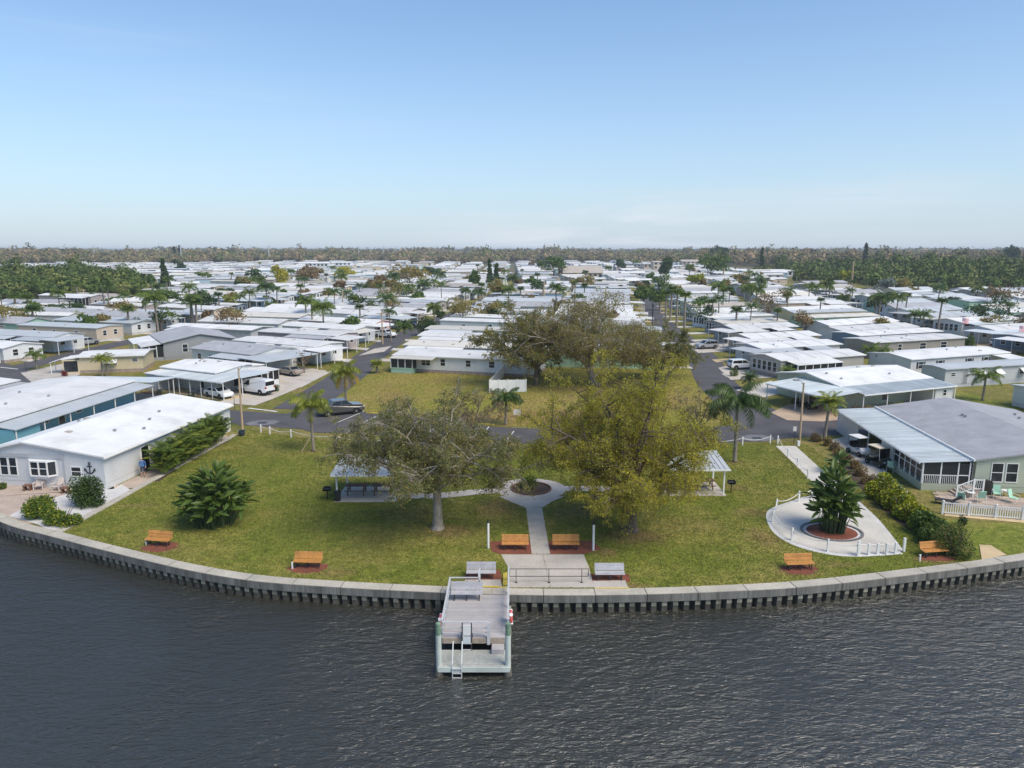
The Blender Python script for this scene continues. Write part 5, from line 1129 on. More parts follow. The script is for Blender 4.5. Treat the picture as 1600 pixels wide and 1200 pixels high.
palm_at(1357,574,548, 'coconut', 'coconut palm in the gap beside the blue window awning, nearer the bare bush', mat='frond', scale=1.0)
palm_at(1376,580,550, 'coconut', 'coconut palm in the gap right beside the blue window awning', mat='frond', scale=1.0)
palm_at(633,557,512, 'queen', 'palm on the grass strip beside the grey porch roof home', mat='frond_dark', scale=.95)
palm_at(611,534,488, 'coconut', 'tall slender palm by the white pickup truck', mat='frond_dark', scale=1.0)
palm_at(679,512,482, 'queen', 'windswept queen palm behind the dome shaped bush', mat='frond', scale=1.1)
palm_at(713,497,486, 'date', 'low bushy palm at the end of the west street', mat='frond', scale=1.6)
for i, (bx, by, hy, k, lb) in enumerate([(1040,501,460,'fan','first tall cabbage palm in the line along the east street'),(1047,501,452,'fan','second tall cabbage palm in the line along the east street'),(1057,512,458,'fan','third tall cabbage palm in the line along the east street'),(1069,524,463,'fan','fourth tall cabbage palm in the line along the east street'),(1031,490,466,'fan','short cabbage palm at the far end of the east street line')]):
    palm_at(bx, by, hy, k, lb, near=False, mat='frond', scale=1.6)
for bx, by, hy, k, sc, lb in [(1441,518,492,'coconut',1.2,'palm on the blue home driveway in the flag pole row'),(1428,516,494,'date',1.5,'bushy palm next to the palm on the blue home driveway'),(1399,502,466,'queen',1.2,'tall windswept palm behind the blue-grey home roofs'),(1366,500,468,'queen',1.2,'tall palm with long fronds beside the red driveway clutter'),
    (1262,478,448,'coconut',1.4,'left of a pair of palms before the cream gable home'),(1272,478,449,'coconut',1.4,'right of a pair of palms before the cream gable home'),(25,492,464,'fan',2.0,'palm with ball shaped head before the mangroves, beside its twin'),(46,492,466,'fan',2.0,'palm with ball shaped head before the mangroves, near the grey home'),
    (299,508,470,'fan',1.7,'cabbage palm with pale trunk beside the grey gable end'),(308,510,474,'fan',1.7,'cabbage palm nearest the dark round tree group'),(391,490,458,'coconut',1.4,'tall palm behind the white pickup camper home'),(360,487,470,'coconut',1.4,'yellow green palm beside the two storey grey home'),(92,500,483,'coconut',1.3,'dark palm by the arched car port'),(124,497,484,'date',1.6,'bushy palm before the white roofed mangrove side home'),(124,508,494,'coconut',1.1,'yellow green palm among the beige home awnings'),
    (197,483,462,'coconut',1.3,'palm before the pale blue long home'),(424,488,478,'coconut',1.3,'palm beside the teal awning home'),(1510,512,492,'coconut',0,''),(1468,470,452,'queen',1.3,'palm beside the blue porch home before the eastern thicket'),(1525,470,452,'queen',1.4,'tall palm beside the white roof before the eastern thicket'),(1318,480,466,'queen',1.2,'green palm beside the pale blue home with car port'),(1352,480,466,'queen',1.2,'green palm on the verge beside the pale blue home'),
    (165,490,446,'fan',1.2,'tall dead topped palm before the mangroves'),(661,462,440,'coconut',1.4,'tall palm among the distant homes behind the beige terrace'),(678,462,440,'coconut',1.4,'tall twin palm among the distant homes behind the beige terrace')]:
    if sc: palm_at(bx, by, hy, k, lb, near=False, scale=sc, mat='frond_light' if 'yellow' in lb else 'frond_dark' if 'dark' in lb else 'frond')
# areca hedge beside the anchor house: clumps of feathery stems
am_ = [cached(('areca', k), lambda k=k: np_mesh('frond', *frond_arrays(2.0, 1.35, 1.7, .42, 18, .35, 70+k), ['frond_light' if k == 0 else 'frond'])) for k in range(3)]
a0, a1 = Vector(gp(268,742)), Vector(gp(352,692))
for i in range(11):
    c = a0.lerp(a1, i/10)+Vector((-.75, .1)); r = random.Random(i+5)
    o = empty('areca_palm', (c.x, c.y, 0), 0, '%s areca palm clump of the hedge from the blue jacketed man' % ORD[i], 'palm', 'areca hedge beside the anchor house')
    MB().tube([(0,0,0),(.05,0,1.2)], .06, 5).tube([(.25,.2,0),(.3,.25,1.1)], .05, 5).tube([(-.25,.1,0),(-.3,.1,1.1)], .05, 5).build('stems', 'frond_light', o)
    for k in range(48):
        f = link('frond', am_[r.randrange(3)], o, (r.uniform(-.5,.5), r.uniform(-.5,.5), r.uniform(.15, 2.0))); f.rotation_euler = (r.uniform(-.2,.2), r.uniform(-.35, .4), r.uniform(0, 6.28)); f.scale = (r.uniform(.7, 1.05),)*3
# giant bird of paradise clumps: every paddle leaf its own piece
def paddle(k):
    rng = random.Random(k); mb = MB(); n = 7; L = 1.5; wd = .27; pts = []
    for i in range(n):
        t = i/(n-1); w = wd*math.sin(PI*min(1, .12+t*.86))**.7 if i < n-1 else .01
        x = L*t; z = -.35*t*t*(1+.4*k); pts.append((x, w, z))
    for x, w, z in pts: mb.v += [(x, -w, z+.10*w/wd), (x, 0, z), (x, w, z+.10*w/wd)]
    for i in range(n-1):
        for j in (0, 1): mb.f.append((i*3+j, i*3+j+1, i*3+3+j+1, i*3+3+j)); mb.m.append(0)
    return mb.mesh('leaf', 'paddle_leaf')
pm = [paddle(k) for k in range(3)]
def paradise(loc, rx, h, n, label, seed, dead=10):
    """fan of stalks from a tight base, each ending in one arching paddle leaf"""
    r = random.Random(seed); o = empty('bird_of_paradise', (*loc, 0), 0, label, 'plant')
    mb = MB()
    for i in range(n):
        az = r.uniform(0, 6.28); u = r.random(); sp = r.uniform(.05, 1)**.6; bq = rx*.42*sp
        bx_, by_ = bq*math.cos(az), bq*math.sin(az)
        ht = h*(.82-.40*sp*sp)*r.uniform(.5, 1.0) if u > .25 else h*r.uniform(.18, .45); ex = rx*.66*sp*r.uniform(.7, 1.1)
        tx, ty = ex*math.cos(az+r.uniform(-.3, .3)), ex*math.sin(az+r.uniform(-.3, .3))
        if i % 2 == 0: mb.tube([(bx_, by_, -.05), (bx_*.6+tx*.4, by_*.6+ty*.4, ht*.55), (tx, ty, ht)], [.035, .028, .018], 4)
        el = (1.35-.9*sp)*r.uniform(.6, 1.2)-(0 if u > .25 else .35)
        f = link('leaf', pm[r.randrange(3)], o, (tx, ty, ht)); f.rotation_euler = (r.uniform(-1.4, 1.4), -el, az+r.uniform(-.9, .9)); k = r.uniform(.5, .85); f.scale = (k*.9, k*.82, k)
    mb.build('stalks', 'stalk', o)
    return o
paradise(gp(337,818), 3.35, 5.1, 420, 'wide dark green bird of paradise clump on the left lawn', 3)
paradise((PR[0]+.15, PR[1]+.2), 2.0, 5.6, 290, 'tall bird of paradise clump in the red mulch ring', 9)
paradise(gp(1306,738), .9, 2.3, 40, 'small bird of paradise beside the dry shrub bed', 12)
# ------------------------------------------------------------------ park furniture
def bench(loc, rz, label, slat='orange_slat', group=None, w=1.83):
    o = empty('park_bench', (*loc, .02), rz, label, 'bench', group)
    sm = cached(('slat', slat, w), lambda: MB().box(-w/2, w/2, -.042, .042, -.018, .018).mesh('slat', slat, bevel=.006))
    for i in range(5): link('slat', sm, o, (0, .02-i*.095, .45-.006*i))
    for i in range(5):
        s = link('slat', sm, o, (0, .095+i*.026, .53+i*.088)); s.rotation_euler.x = R(74)
    lm = cached(('bleg',), lambda: MB().box(-.03, .03, -.36, .15, .38, .42).box(-.03, .03, -.06, .0, -.02, .38).box(-.03, .03, -.34, -.28, -.02, .38).add([(x,y,z) for x in (-.03,.03) for y,z in ((.09,.38),(.15,.38),(.30,.94),(.25,.94))], [(0,1,2,3),(4,7,6,5),(0,4,5,1),(1,5,6,2),(2,6,7,3),(3,7,4,0)]).mesh('leg', 'dark_metal'))
    for x in (-.72, 0, .72): link('leg', lm, o, (x, 0, 0))
    return o
bench(gp(250,851), R(-10), 'orange slatted bench on a red mulch patch near the gravel bed shrubs', group='orange park benches')
bench(gp(482,885), R(-3), 'orange slatted bench alone at the seawall between the clump and the dock', group='orange park benches')
bench(gp(805,857), 0, 'orange slatted bench beside the path, on the sparse tree side', group='orange park benches')
bench(gp(884,857), 0, 'orange slatted bench beside the path, on the olive tree side', group='orange park benches')
bench(gp(1247,888), R(4), 'orange slatted bench in front of the paved loop', group='orange park benches')
bench(gp(1457,868), R(9), 'orange slatted bench beside the loose bush at the seawall bend', group='orange park benches')
bench(gp(752,902), 0, 'grey slatted bench on the mulch behind the dock gate', 'grey_slat', 'grey benches')
bench(gp(952,904), 0, 'grey slatted bench on the mulch across the concrete pad from the dock', 'grey_slat', 'grey benches')
b_ = bench((-2.62, 39.1), 0, 'grey slatted bench standing on the dock with its back to the shore', 'grey_slat', 'grey benches'); b_.location.z = DZ
for x, y, lb in ((763,857,'white light post with black cap on the sparse tree side of the path'), (927,860,'white light post with black cap on the olive tree side of the path')):
    o = empty('light_post', (*gp(x, y), 0), 0, lb, 'post'); MB().lathe([(.075,-.02),(.075,1.85)], 12).build('post', 'white_paint', o); MB().lathe([(.085,1.85),(.085,1.93),(.05,1.98),(.05,2.08),(.02,2.1)], 12).build('cap', 'black', o)
for x, y, lb in ((1133,872,'x'),): pass
for x, y, lb in ((224/1,0,''),): pass
for bx, by, lb in ((457,889,'short white marker stake beside the lone orange bench'),(1437,877,'short white marker stake beside the bench at the bend'),(229,852,'short white marker stake beside the bench near the gravel')):
    MB().box(-.04,.04,-.04,.04,-.02,.42).box(-.05,.05,-.05,.05,.42,.46).build('marker_stake', 'white_paint', loc=(*gp(bx, by), 0)); tag(C.objects[-1], lb, 'stake')
# hand rail on the pad
o = empty('pad_handrail', (-.1, 41.2, 0), 0, 'dark metal guard rail across the concrete landing pad', 'railing')
for x in (.35, 2.35, 4.35): MB().tube([(x,0,0),(x,0,.9)], .022, 6).lathe([(.09,0),(.09,.02)], 8, (x,0,.01)).build('post', 'dark_metal', o)
for z in (.42, .9): MB().tube([(-.05,0,z),(4.75,0,z)], .022, 6).build('rail', 'dark_metal', o)
for x in (-.05, 4.75): MB().tube([(x,0,.42),(x,0,.9)], .02, 6).build('end_post', 'dark_metal', o)
# rope fences
def rope_fence(pts, label, hgt=.85, sag=.28, pr=.06):
    o = empty('rope_fence', (*pts[0], 0), 0, label, 'fence'); c = Vector(pts[0])
    for p in pts:
        q = Vector(p)-c; MB().box(q.x-pr, q.x+pr, q.y-pr, q.y+pr, -.02, hgt).lathe([(pr*1.25,hgt),(pr*1.25,hgt+.03),(.02,hgt+.09)], 4, (q.x,q.y,0)).build('post', 'white_paint', o)
    for p, q in zip(pts, pts[1:]):
        a, b = Vector(p)-c, Vector(q)-c; l = (b-a).length
        MB().tube([(*(a.lerp(b, t/8)), hgt-.08-sag*4*(t/8)*(1-t/8)*min(1, l/3)) for t in range(9)], .028, 5).build('rope', 'rope', o)
rope_fence(px((408,676),(422,679),(455,684),(526,693),(600,699),(665,703),(730,706)), 'white post and rope fence along the road by the propped palm')
rope_fence(px((980,706),(1070,701),(1160,696),(1203,693)), 'white post and rope fence along the road by the long drooping palm')
rope_fence(px((1268,779),(1248,784),(1213,797),(1207,816),(1237,844),(1293,862),(1340,869)), 'white post and rope fence curving round the paved loop')
rope_fence(px((1215,694),(1231,715),(1246,730),(1262,748)), 'white post and rope fence along the narrow paved path')
def picket(pts, label, n, hgt=.8):
    o = empty('picket_fence', (*pts[0], 0), 0, label, 'fence'); c = Vector(pts[0]); e = Vector(pts[1])-c
    o.rotation_euler.z = math.atan2(e.y, e.x); L = e.length
    pk = MB().box(-.035,.035,-.012,.012,.08,hgt-.06).mesh('picket', 'white_paint'); ps = MB().box(-.07,.07,-.07,.07,-.02,hgt+.08).lathe([(.1,hgt+.08),(.1,hgt+.11),(.02,hgt+.18)], 4).mesh('post', 'white_paint')
    for i in range(n+1): link('post', ps, o, (L*i/n, 0, 0))
    for z in (.12, hgt-.08): MB().box(0, L, -.025, .025, z, z+.06).build('rail', 'white_paint', o)
    k = int(L/.16)
    for i in range(k): link('picket', pk, o, (L*(i+.5)/k, 0, 0))
    return o
picket(px((1472,803),(1640,816)), 'white vinyl picket fence along the paver patio of the waterfront house', 4, .95)
o = empty('stub_fence', (*gp(1341,867), 0), 0, 'row of white stub posts closing the end of the paved loop', 'fence'); c = Vector(gp(1341,867))
for x, y in ((1341,867),(1357,867),(1371,866),(1385,866),(1399,865),(1412,862)):
    q = Vector(gp(x, y))-c; MB().box(q.x-.07, q.x+.07, q.y-.07, q.y+.07, -.02, .78 if x not in (1341,1412) else .98).build('post', 'white_paint', o)
q = Vector(gp(1399,865))-c; MB().tube([(0,0,.7),(q.x,q.y,.66)], .03, 5).build('rope', 'rope', o)
# shelters
def shelter(x0, x1, y0, y1, label, bin_):
    cx, cy = (x0+x1)/2, (y0+y1)/2; w, d = x1-x0, y1-y0; o = empty('picnic_shelter', (cx, cy, 0), 0, label, 'shelter'); zf, zb = 2.35, 2.75
    n = round((w+.7)/.4); pw = (w+.7)/n
    pmh = cached(('sroof', round(pw, 3), round(d, 2)), lambda: MB().slab([(0,-d/2-.45,zf),(pw-.01,-d/2-.45,zf),(pw-.01,d/2+.45,zb),(0,d/2+.45,zb)], .03).slab([(-.02,-d/2-.45,zf+.05),(.03,-d/2-.45,zf+.05),(.03,d/2+.45,zb+.05),(-.02,d/2+.45,zb+.05)], .05).mesh('roof_panel', 'roof_pale'))
    rf = MB().box(-w/2-.36, w/2+.36, -d/2-.52, -d/2-.46, zf-.12, zf+.02).box(-w/2-.36, w/2+.36, d/2+.46, d/2+.52, zb-.12, zb+.02).build('roof', 'white_paint', o)
    for i in range(n): link('roof_panel', pmh, rf, (-w/2-.35+i*pw, 0, 0))
    for x in (-w/2, w/2):
        for y, z in ((-d/2, zf), (d/2, zb)): MB().box(x-.06, x+.06, y-.06, y+.06, 0, z-.04).build('post', 'white_paint', o)
    MB().box(-w/2-.2, w/2+.2, -d/2-.2, d/2+.2, -.05, .05).build('floor', 'concrete', o)
    for k in (-1, 1):
        t = empty('picnic_table', (cx+k*w*.24, cy, .05), 0, 'brown picnic table under the %s, %s' % ('shelter with the trash bin' if bin_ else 'shelter behind the olive tree', 'nearer the path' if (k > 0) == bin_ else 'farther from the path'), 'picnic table')
        for j in range(5): MB().box(-.9, .9, -.38+j*.155, -.24+j*.155, .72, .76).build('top_board', 'brown_wood', t)
        for y in (-.75, .61): MB().box(-.9, .9, y, y+.14, .42, .46).build('bench_board', 'brown_wood', t)
        for x in (-.65, .65):
            MB().add([(x+a, y, z) for a in (-.04,.04) for y, z in ((-.62,0),(-.52,0),(-.2,.72),(-.3,.72))]+[(x+a, y, z) for a in (-.04,.04) for y, z in ((.62,0),(.52,0),(.2,.72),(.3,.72))], [(0,1,2,3),(4,7,6,5),(0,4,5,1),(1,5,6,2),(2,6,7,3),(3,7,4,0)]+[tuple(8+i for i in f) for f in [(0,1,2,3),(4,7,6,5),(0,4,5,1),(1,5,6,2),(2,6,7,3),(3,7,4,0)]]).build('leg', 'brown_wood', t)
            MB().box(x-.03, x+.03, -.75, .75, .36, .42).build('crossbar', 'brown_wood', t)
shelter(-14.1, -9.5, 55.7, 59.3, 'picnic shelter with pale ribbed roof behind the sparse tree', True)
shelter(12.7, 17.5, 57.2, 60.4, 'picnic shelter with pale ribbed roof behind the olive tree', False)
for x, y, lb in ((1142,770,'black pedestal grill beside the shelter behind the olive tree'),(512,781,'black pedestal grill beside the shelter with the trash bin')):
    o = empty('pedestal_grill', (*gp(x, y), 0), 0, lb, 'grill'); MB().tube([(0,0,-.02),(0,0,.8)], .045, 8).build('pedestal', 'black', o); MB().box(-.3,.3,-.22,.22,.8,.84).box(-.3,.3,.18,.22,.84,1.08).box(-.3,-.26,-.22,.18,.84,1.08).box(.26,.3,-.22,.18,.84,1.08).build('firebox', 'black', o); MB().box(-.25,.25,-.24,.17,.95,.97).build('grate', 'dark_metal', o)
o = empty('trash_bin', (*gp(528,783), .05), 0, 'dark trash bin under the corner of the shelter', 'bin'); MB().lathe([(.24,0),(.28,.75)], 12).build('body', 'dark_metal', o); MB().lathe([(.30,.75),(.30,.8),(.1,.95)], 12).build('lid', 'black', o)
# lamps, signs, poles
def street_lamp(bx, by, ty, arm, label):
    b = gp(bx, by); h = head_z(b, ty); o = empty('street_lamp', (*b, 0), 0, label, 'street lamp')
    MB().tube([(0,0,-.1),(0,0,h)], [.13,.085], 9).build('pole', 'wood_pole', o)
    MB().tube([(0,0,h-.35),(arm*.5,-.1,h+.25),(arm*1.3,-.3,h+.35)], .035, 6).build('arm', 'galvanised', o); MB().box(arm*1.3-.35, arm*1.3+.35, -.45, -.15, h+.27, h+.42).build('lamp_head', 'galvanised', o, bevel=.04)
street_lamp(379,671,575, 1.0, 'timber street lamp beside the areca hedge and blue pot'); street_lamp(1249,692,598, -.7, 'timber street lamp at the end of the narrow paved path')
o = empty('plant_pot', (*gp(378,681), 0), 0, 'dark blue glazed pot at the foot of the timber street lamp', 'pot'); MB().lathe([(.26,0),(.36,.35),(.34,.55),(.38,.6),(.32,.6),(.30,.5)], 14).build('pot', 'planter_blue', o); MB().lathe([(.3,.45),(.3,.5)], 12).build('soil', 'dark_mulch', o)
o = empty('black_lamp', (*gp(1019,521), 0), 0, 'dark lamp post at the edge of the right street', 'street lamp'); hz_ = head_z(gp(1019,521), 480); MB().tube([(0,0,0),(0,0,hz_)], .13, 8).build('pole', 'dark_metal', o); MB().lathe([(.12,hz_),(.32,hz_+.2),(.26,hz_+.75),(.05,hz_+.95)], 8).build('lantern', 'dark_metal', o)
def sign(x, y, label, h=1.6, w=.35, hh=.5):
    o = empty('road_sign', (*gp(x, y), 0), 0, label, 'sign'); MB().tube([(0,0,-.02),(0,0,h)], .03, 6).build('post', 'dark_metal', o); MB().box(-w/2, w/2, -.045, -.03, h-hh, h).build('plate', 'sign_face', o)
sign(1240,694,'small pale sign on a dark post beside the timber street lamp', 1.9); sign(367,641,'small dark sign on a post in front of the white sedan', 2.1, .25, .35); sign(41,583,'white street name sign on the corner by the pale yard', 2.2, .9, .2); sign(808,652,'small white notice board on the dry lot by the palm', 1.0, .9, .7)
MB().box(-.12,.12,-.12,.12,-.02,.55).build('bollard', 'white_paint', loc=(*gp(1247.5,697), 0)); tag(C.objects[-1], 'short white bollard at the head of the narrow paved path', 'bollard')
# white garden wall on the dry lot
w0, w1 = Vector(gp(765,613)), Vector(gp(822,612)); o = empty('garden_wall', (w0.x, w0.y, 0), 0, 'white privacy wall around the yard beside the shade tree', 'wall')
d = w1-w0
for i in range(4):
    p, q = d*(i/4), d*((i+1)/4); MB().prism([(p.x+.04, p.y), (q.x-.04, q.y), (q.x-.04, q.y+.08), (p.x+.04, p.y+.08)], -.02, 1.75).build('panel', 'white_paint', o)
for i in range(5): p = d*(i/4); MB().box(p.x-.07, p.x+.07, p.y-.04, p.y+.12, -.02, 1.85).build('post', 'white_paint', o)
e = Vector(gp(790,585))-w0
for i in range(4):
    p, q = e*(i/4), e*((i+1)/4); n_ = Vector((-e.y, e.x)).normalized()*.08; MB().prism([(p.x,p.y),(q.x,q.y),(q.x+n_.x,q.y+n_.y),(p.x+n_.x,p.y+n_.y)][::-1], -.02, 1.75).build('panel', 'white_paint', o)
# ---- yards
def adirondack(loc, rz, label):
    o = empty('adirondack_chair', (*loc, .02), rz, label, 'chair')
    for i in range(5): s = MB().box(-.28+i*.115, -.185+i*.115, 0, .03, 0, .9-.05*abs(i-2)).build('back_slat', 'adirondack', o, loc=(0,.15,.28)); s.rotation_euler.x = R(-22)
    for i in range(4): MB().box(-.28, .28, -.42+i*.14, -.30+i*.14, .34-.03*i, .36-.03*i).build('seat_slat', 'adirondack', o)
    for x in (-.34, .34):
        MB().box(x-.06, x+.06, -.45, .25, .56, .59).build('arm', 'adirondack', o); MB().box(x-.03, x+.03, -.40, -.32, 0, .56).build('leg', 'adirondack', o); MB().box(x-.03, x+.03, .18, .26, 0, .56).build('leg', 'adirondack', o)
adirondack(gp(62,764), .3, 'pale wooden lounge chair below the bay window'); adirondack(gp(92,765), -.2, 'pale wooden lounge chair nearer the anchor')
for x, y, lb in ((44,766,'small brown stool table beside the chair below the bay window'),(103,770,'small brown stool table in front of the anchor wall')):
    o = empty('side_table', (*gp(x, y), .01), .2, lb, 'table'); MB().box(-.3,.3,-.3,.3,.42,.48).build('top', 'brown_wood', o)
    for a in (-.22,.22): MB().box(a-.05,a+.05,-.25,.25,0,.42).build('leg', 'brown_wood', o)
def patio_chair(loc, rz, label):
    o = empty('patio_chair', (*loc, .04), rz, label, 'chair')
    s = MB().box(-.26,.26,-.03,.03,0,.62).build('backrest', 'mint_fabric', o, loc=(0,.24,.42)); s.rotation_euler.x = R(-16)
    MB().box(-.26,.26,-.26,.24,.38,.43).build('seat', 'mint_fabric', o)
    for x in (-.3,.3):
        MB().tube([(x,-.28,0),(x,-.28,.62),(x,.3,.66),(x,.36,.0)], .022, 6).build('frame', 'white_paint', o)
for x, y, a, lb in ((1500,787,2.6,'mint green patio chair next to the entry steps'),(1531,785,2.9,'mint green patio chair beside the barbecue'),(1557,779,-.4,'mint green patio chair against the house windows'),(1583,786,.5,'mint green patio chair beside the storage box'),(1393,737,2.2,'mint green chair beside the green golf cart')): patio_chair(gp(x, y), a, lb)
for x, y, lb in ((1516,778,'round white table between the chairs by the entry steps'),(1571,775,'round white table between the chairs by the storage box')):
    o = empty('patio_table', (*gp(x, y), .03), 0, lb, 'table'); MB().lathe([(.32,.44),(.32,.47)], 16).build('top', 'white_paint', o)
    for k in range(3): MB().tube([(.25*math.cos(k*2.09),.25*math.sin(k*2.09),0),(.12*math.cos(k*2.09),.12*math.sin(k*2.09),.44)], .018, 5).build('leg', 'white_paint', o)
o = empty('barbecue', (*gp(1537,772), .03), .2, 'covered black barbecue against the porch corner', 'barbecue'); MB().extr([(-.6,0),(.6,0),(.62,.8),(.45,1.15),(-.45,1.15),(-.62,.8)], -.3, .3).build('cover', 'black', o, bevel=.05)
for x in (-.5,.5): MB().lathe([(.09,-.05),(.09,.05)], 10, (x,-.31,.09), ax='y').build('wheel', 'tyre', o)
o = empty('storage_box', (*gp(1592,765), 0), .12, 'pale grey storage box at the end of the paver patio', 'box'); MB().box(-.9,.9,-.45,.45,0,1.25).build('body', 'wall_sage', o); MB().box(-.95,.95,-.5,.5,1.25,1.36).build('lid', 'wall_pale_grey', o)
o = empty('sun_lounger', (*gp(1480,788), .03), -.5, 'dark sun lounger lying by the hedge end', 'lounger'); MB().box(-.9,.35,-.3,.3,.28,.34).build('seat', 'dark_metal', o); s = MB().box(0,.75,-.3,.3,0,.05).build('backrest', 'dark_metal', o, loc=(.35,0,.3)); s.rotation_euler.y = R(-35)
for x in (-.8,.3): MB().box(x-.03,x+.03,-.3,.3,0,.28).build('leg', 'dark_metal', o)
# porch furniture of the corner home
o = empty('porch_table', (-43.6, 97.0, .11), -.47, 'dark table under the porch of the corner home', 'table'); MB().box(-.6,.6,-.4,.4,.7,.75).build('top', 'dark_metal', o)
for x in (-.5,.5):
    for y in (-.3,.3): MB().box(x-.03,x+.03,y-.03,y+.03,0,.7).build('leg', 'dark_metal', o)
# flags
def flag(x, y, ty, label):
    b = gp(x, y); h = head_z(b, ty); o = empty('flag_pole', (*b, 0), .3, label, 'flag'); MB().tube([(0,0,0),(0,0,h)], .04, 6).build('pole', 'galvanised', o)
    L, H = 1.9, 1.15; f = empty('flag', (0, 0, h-H-.1)); f.parent = o
    def wv(x): return .10*math.sin(x*3.6), -.16*x
    def patch(x0, x1, z0, z1, nm, m, off=0):
        mb = MB(); n = 6
        for i in range(n+1):
            u = x0+(x1-x0)*i/n; yy, zz = wv(u); mb.v += [(u, yy-off, z0+zz), (u, yy-off, z1+zz), (u, yy+off+.006, z0+zz), (u, yy+off+.006, z1+zz)]
        for i in range(n):
            a = i*4; mb.f += [(a, a+4, a+5, a+1), (a+2, a+3, a+7, a+6)]; mb.m += [0, 0]
        mb.build(nm, m, f)
    for k in range(13): patch(0, L, H*k/13, H*(k+1)/13, 'stripe', 'flag_red' if k % 2 == 0 else 'flag_white')
    patch(0, L*.4, H*6/13, H, 'canton', 'flag_blue', .008)
flag(1500,535,496,'striped flag on a pole by the slate blue home'); flag(1589,545,508,'striped flag on a pole by the white home with the parked suv')

# ------------------------------------------------------------------ vehicles
CARS = {  # length, width, body profile (x,z), cabin side windows, belt z, roof z
  'sedan': (4.6, 1.78, [(-2.3,.32),(-2.28,.72),(-2.15,.92),(-1.55,.96),(-.85,1.40),(.35,1.43),(1.15,.98),(2.05,.82),(2.28,.62),(2.3,.3)], [(-1.45,.98),(-.82,1.34),(-.12,1.37),(-.12,.98)], [(-.06,.98),(-.06,1.37),(.33,1.37),(1.0,.98)], (-1.38,1.38), .96),
  'suv': (4.6, 1.85, [(-2.3,.40),(-2.3,1.02),(-2.22,1.1),(-2.0,1.62),(-1.7,1.68),(.35,1.68),(1.15,1.12),(2.15,.98),(2.3,.75),(2.3,.38)], [(-2.05,1.12),(-1.9,1.55),(-.35,1.60),(-.35,1.12)], [(-.28,1.12),(-.28,1.60),(.33,1.60),(1.0,1.12)], (-1.42,1.40), 1.08),
  'pickup': (5.6, 1.95, [(-2.8,.50),(-2.8,1.12),(-2.75,1.2),(-1.05,1.2),(-.9,1.80),(-.75,1.84),(.65,1.84),(1.3,1.25),(2.55,1.12),(2.8,.85),(2.8,.45)], [(-.78,1.26),(-.72,1.74),(-.02,1.76),(-.02,1.26)], [(.04,1.26),(.04,1.76),(.62,1.76),(1.12,1.26)], (-1.75,1.75), 1.2),
  'avalanche': (5.6, 1.98, [(-2.8,.50),(-2.8,1.15),(-2.7,1.28),(-1.75,1.30),(-1.05,1.82),(.55,1.86),(1.25,1.25),(2.5,1.12),(2.8,.85),(2.8,.45)], [(-1.35,1.32),(-.95,1.72),(-.12,1.76),(-.12,1.30)], [(-.05,1.30),(-.05,1.76),(.52,1.76),(1.08,1.28)], (-1.72,1.72), 1.25),
  'van': (5.4, 2.0, [(-2.7,.42),(-2.7,2.0),(-2.55,2.12),(1.0,2.14),(1.35,2.05),(1.95,1.30),(2.55,1.08),(2.7,.8),(2.7,.38)], [(.30,1.32),(.30,1.92),(.95,1.92),(1.55,1.32)], None, (-1.68,1.68), 1.3)}
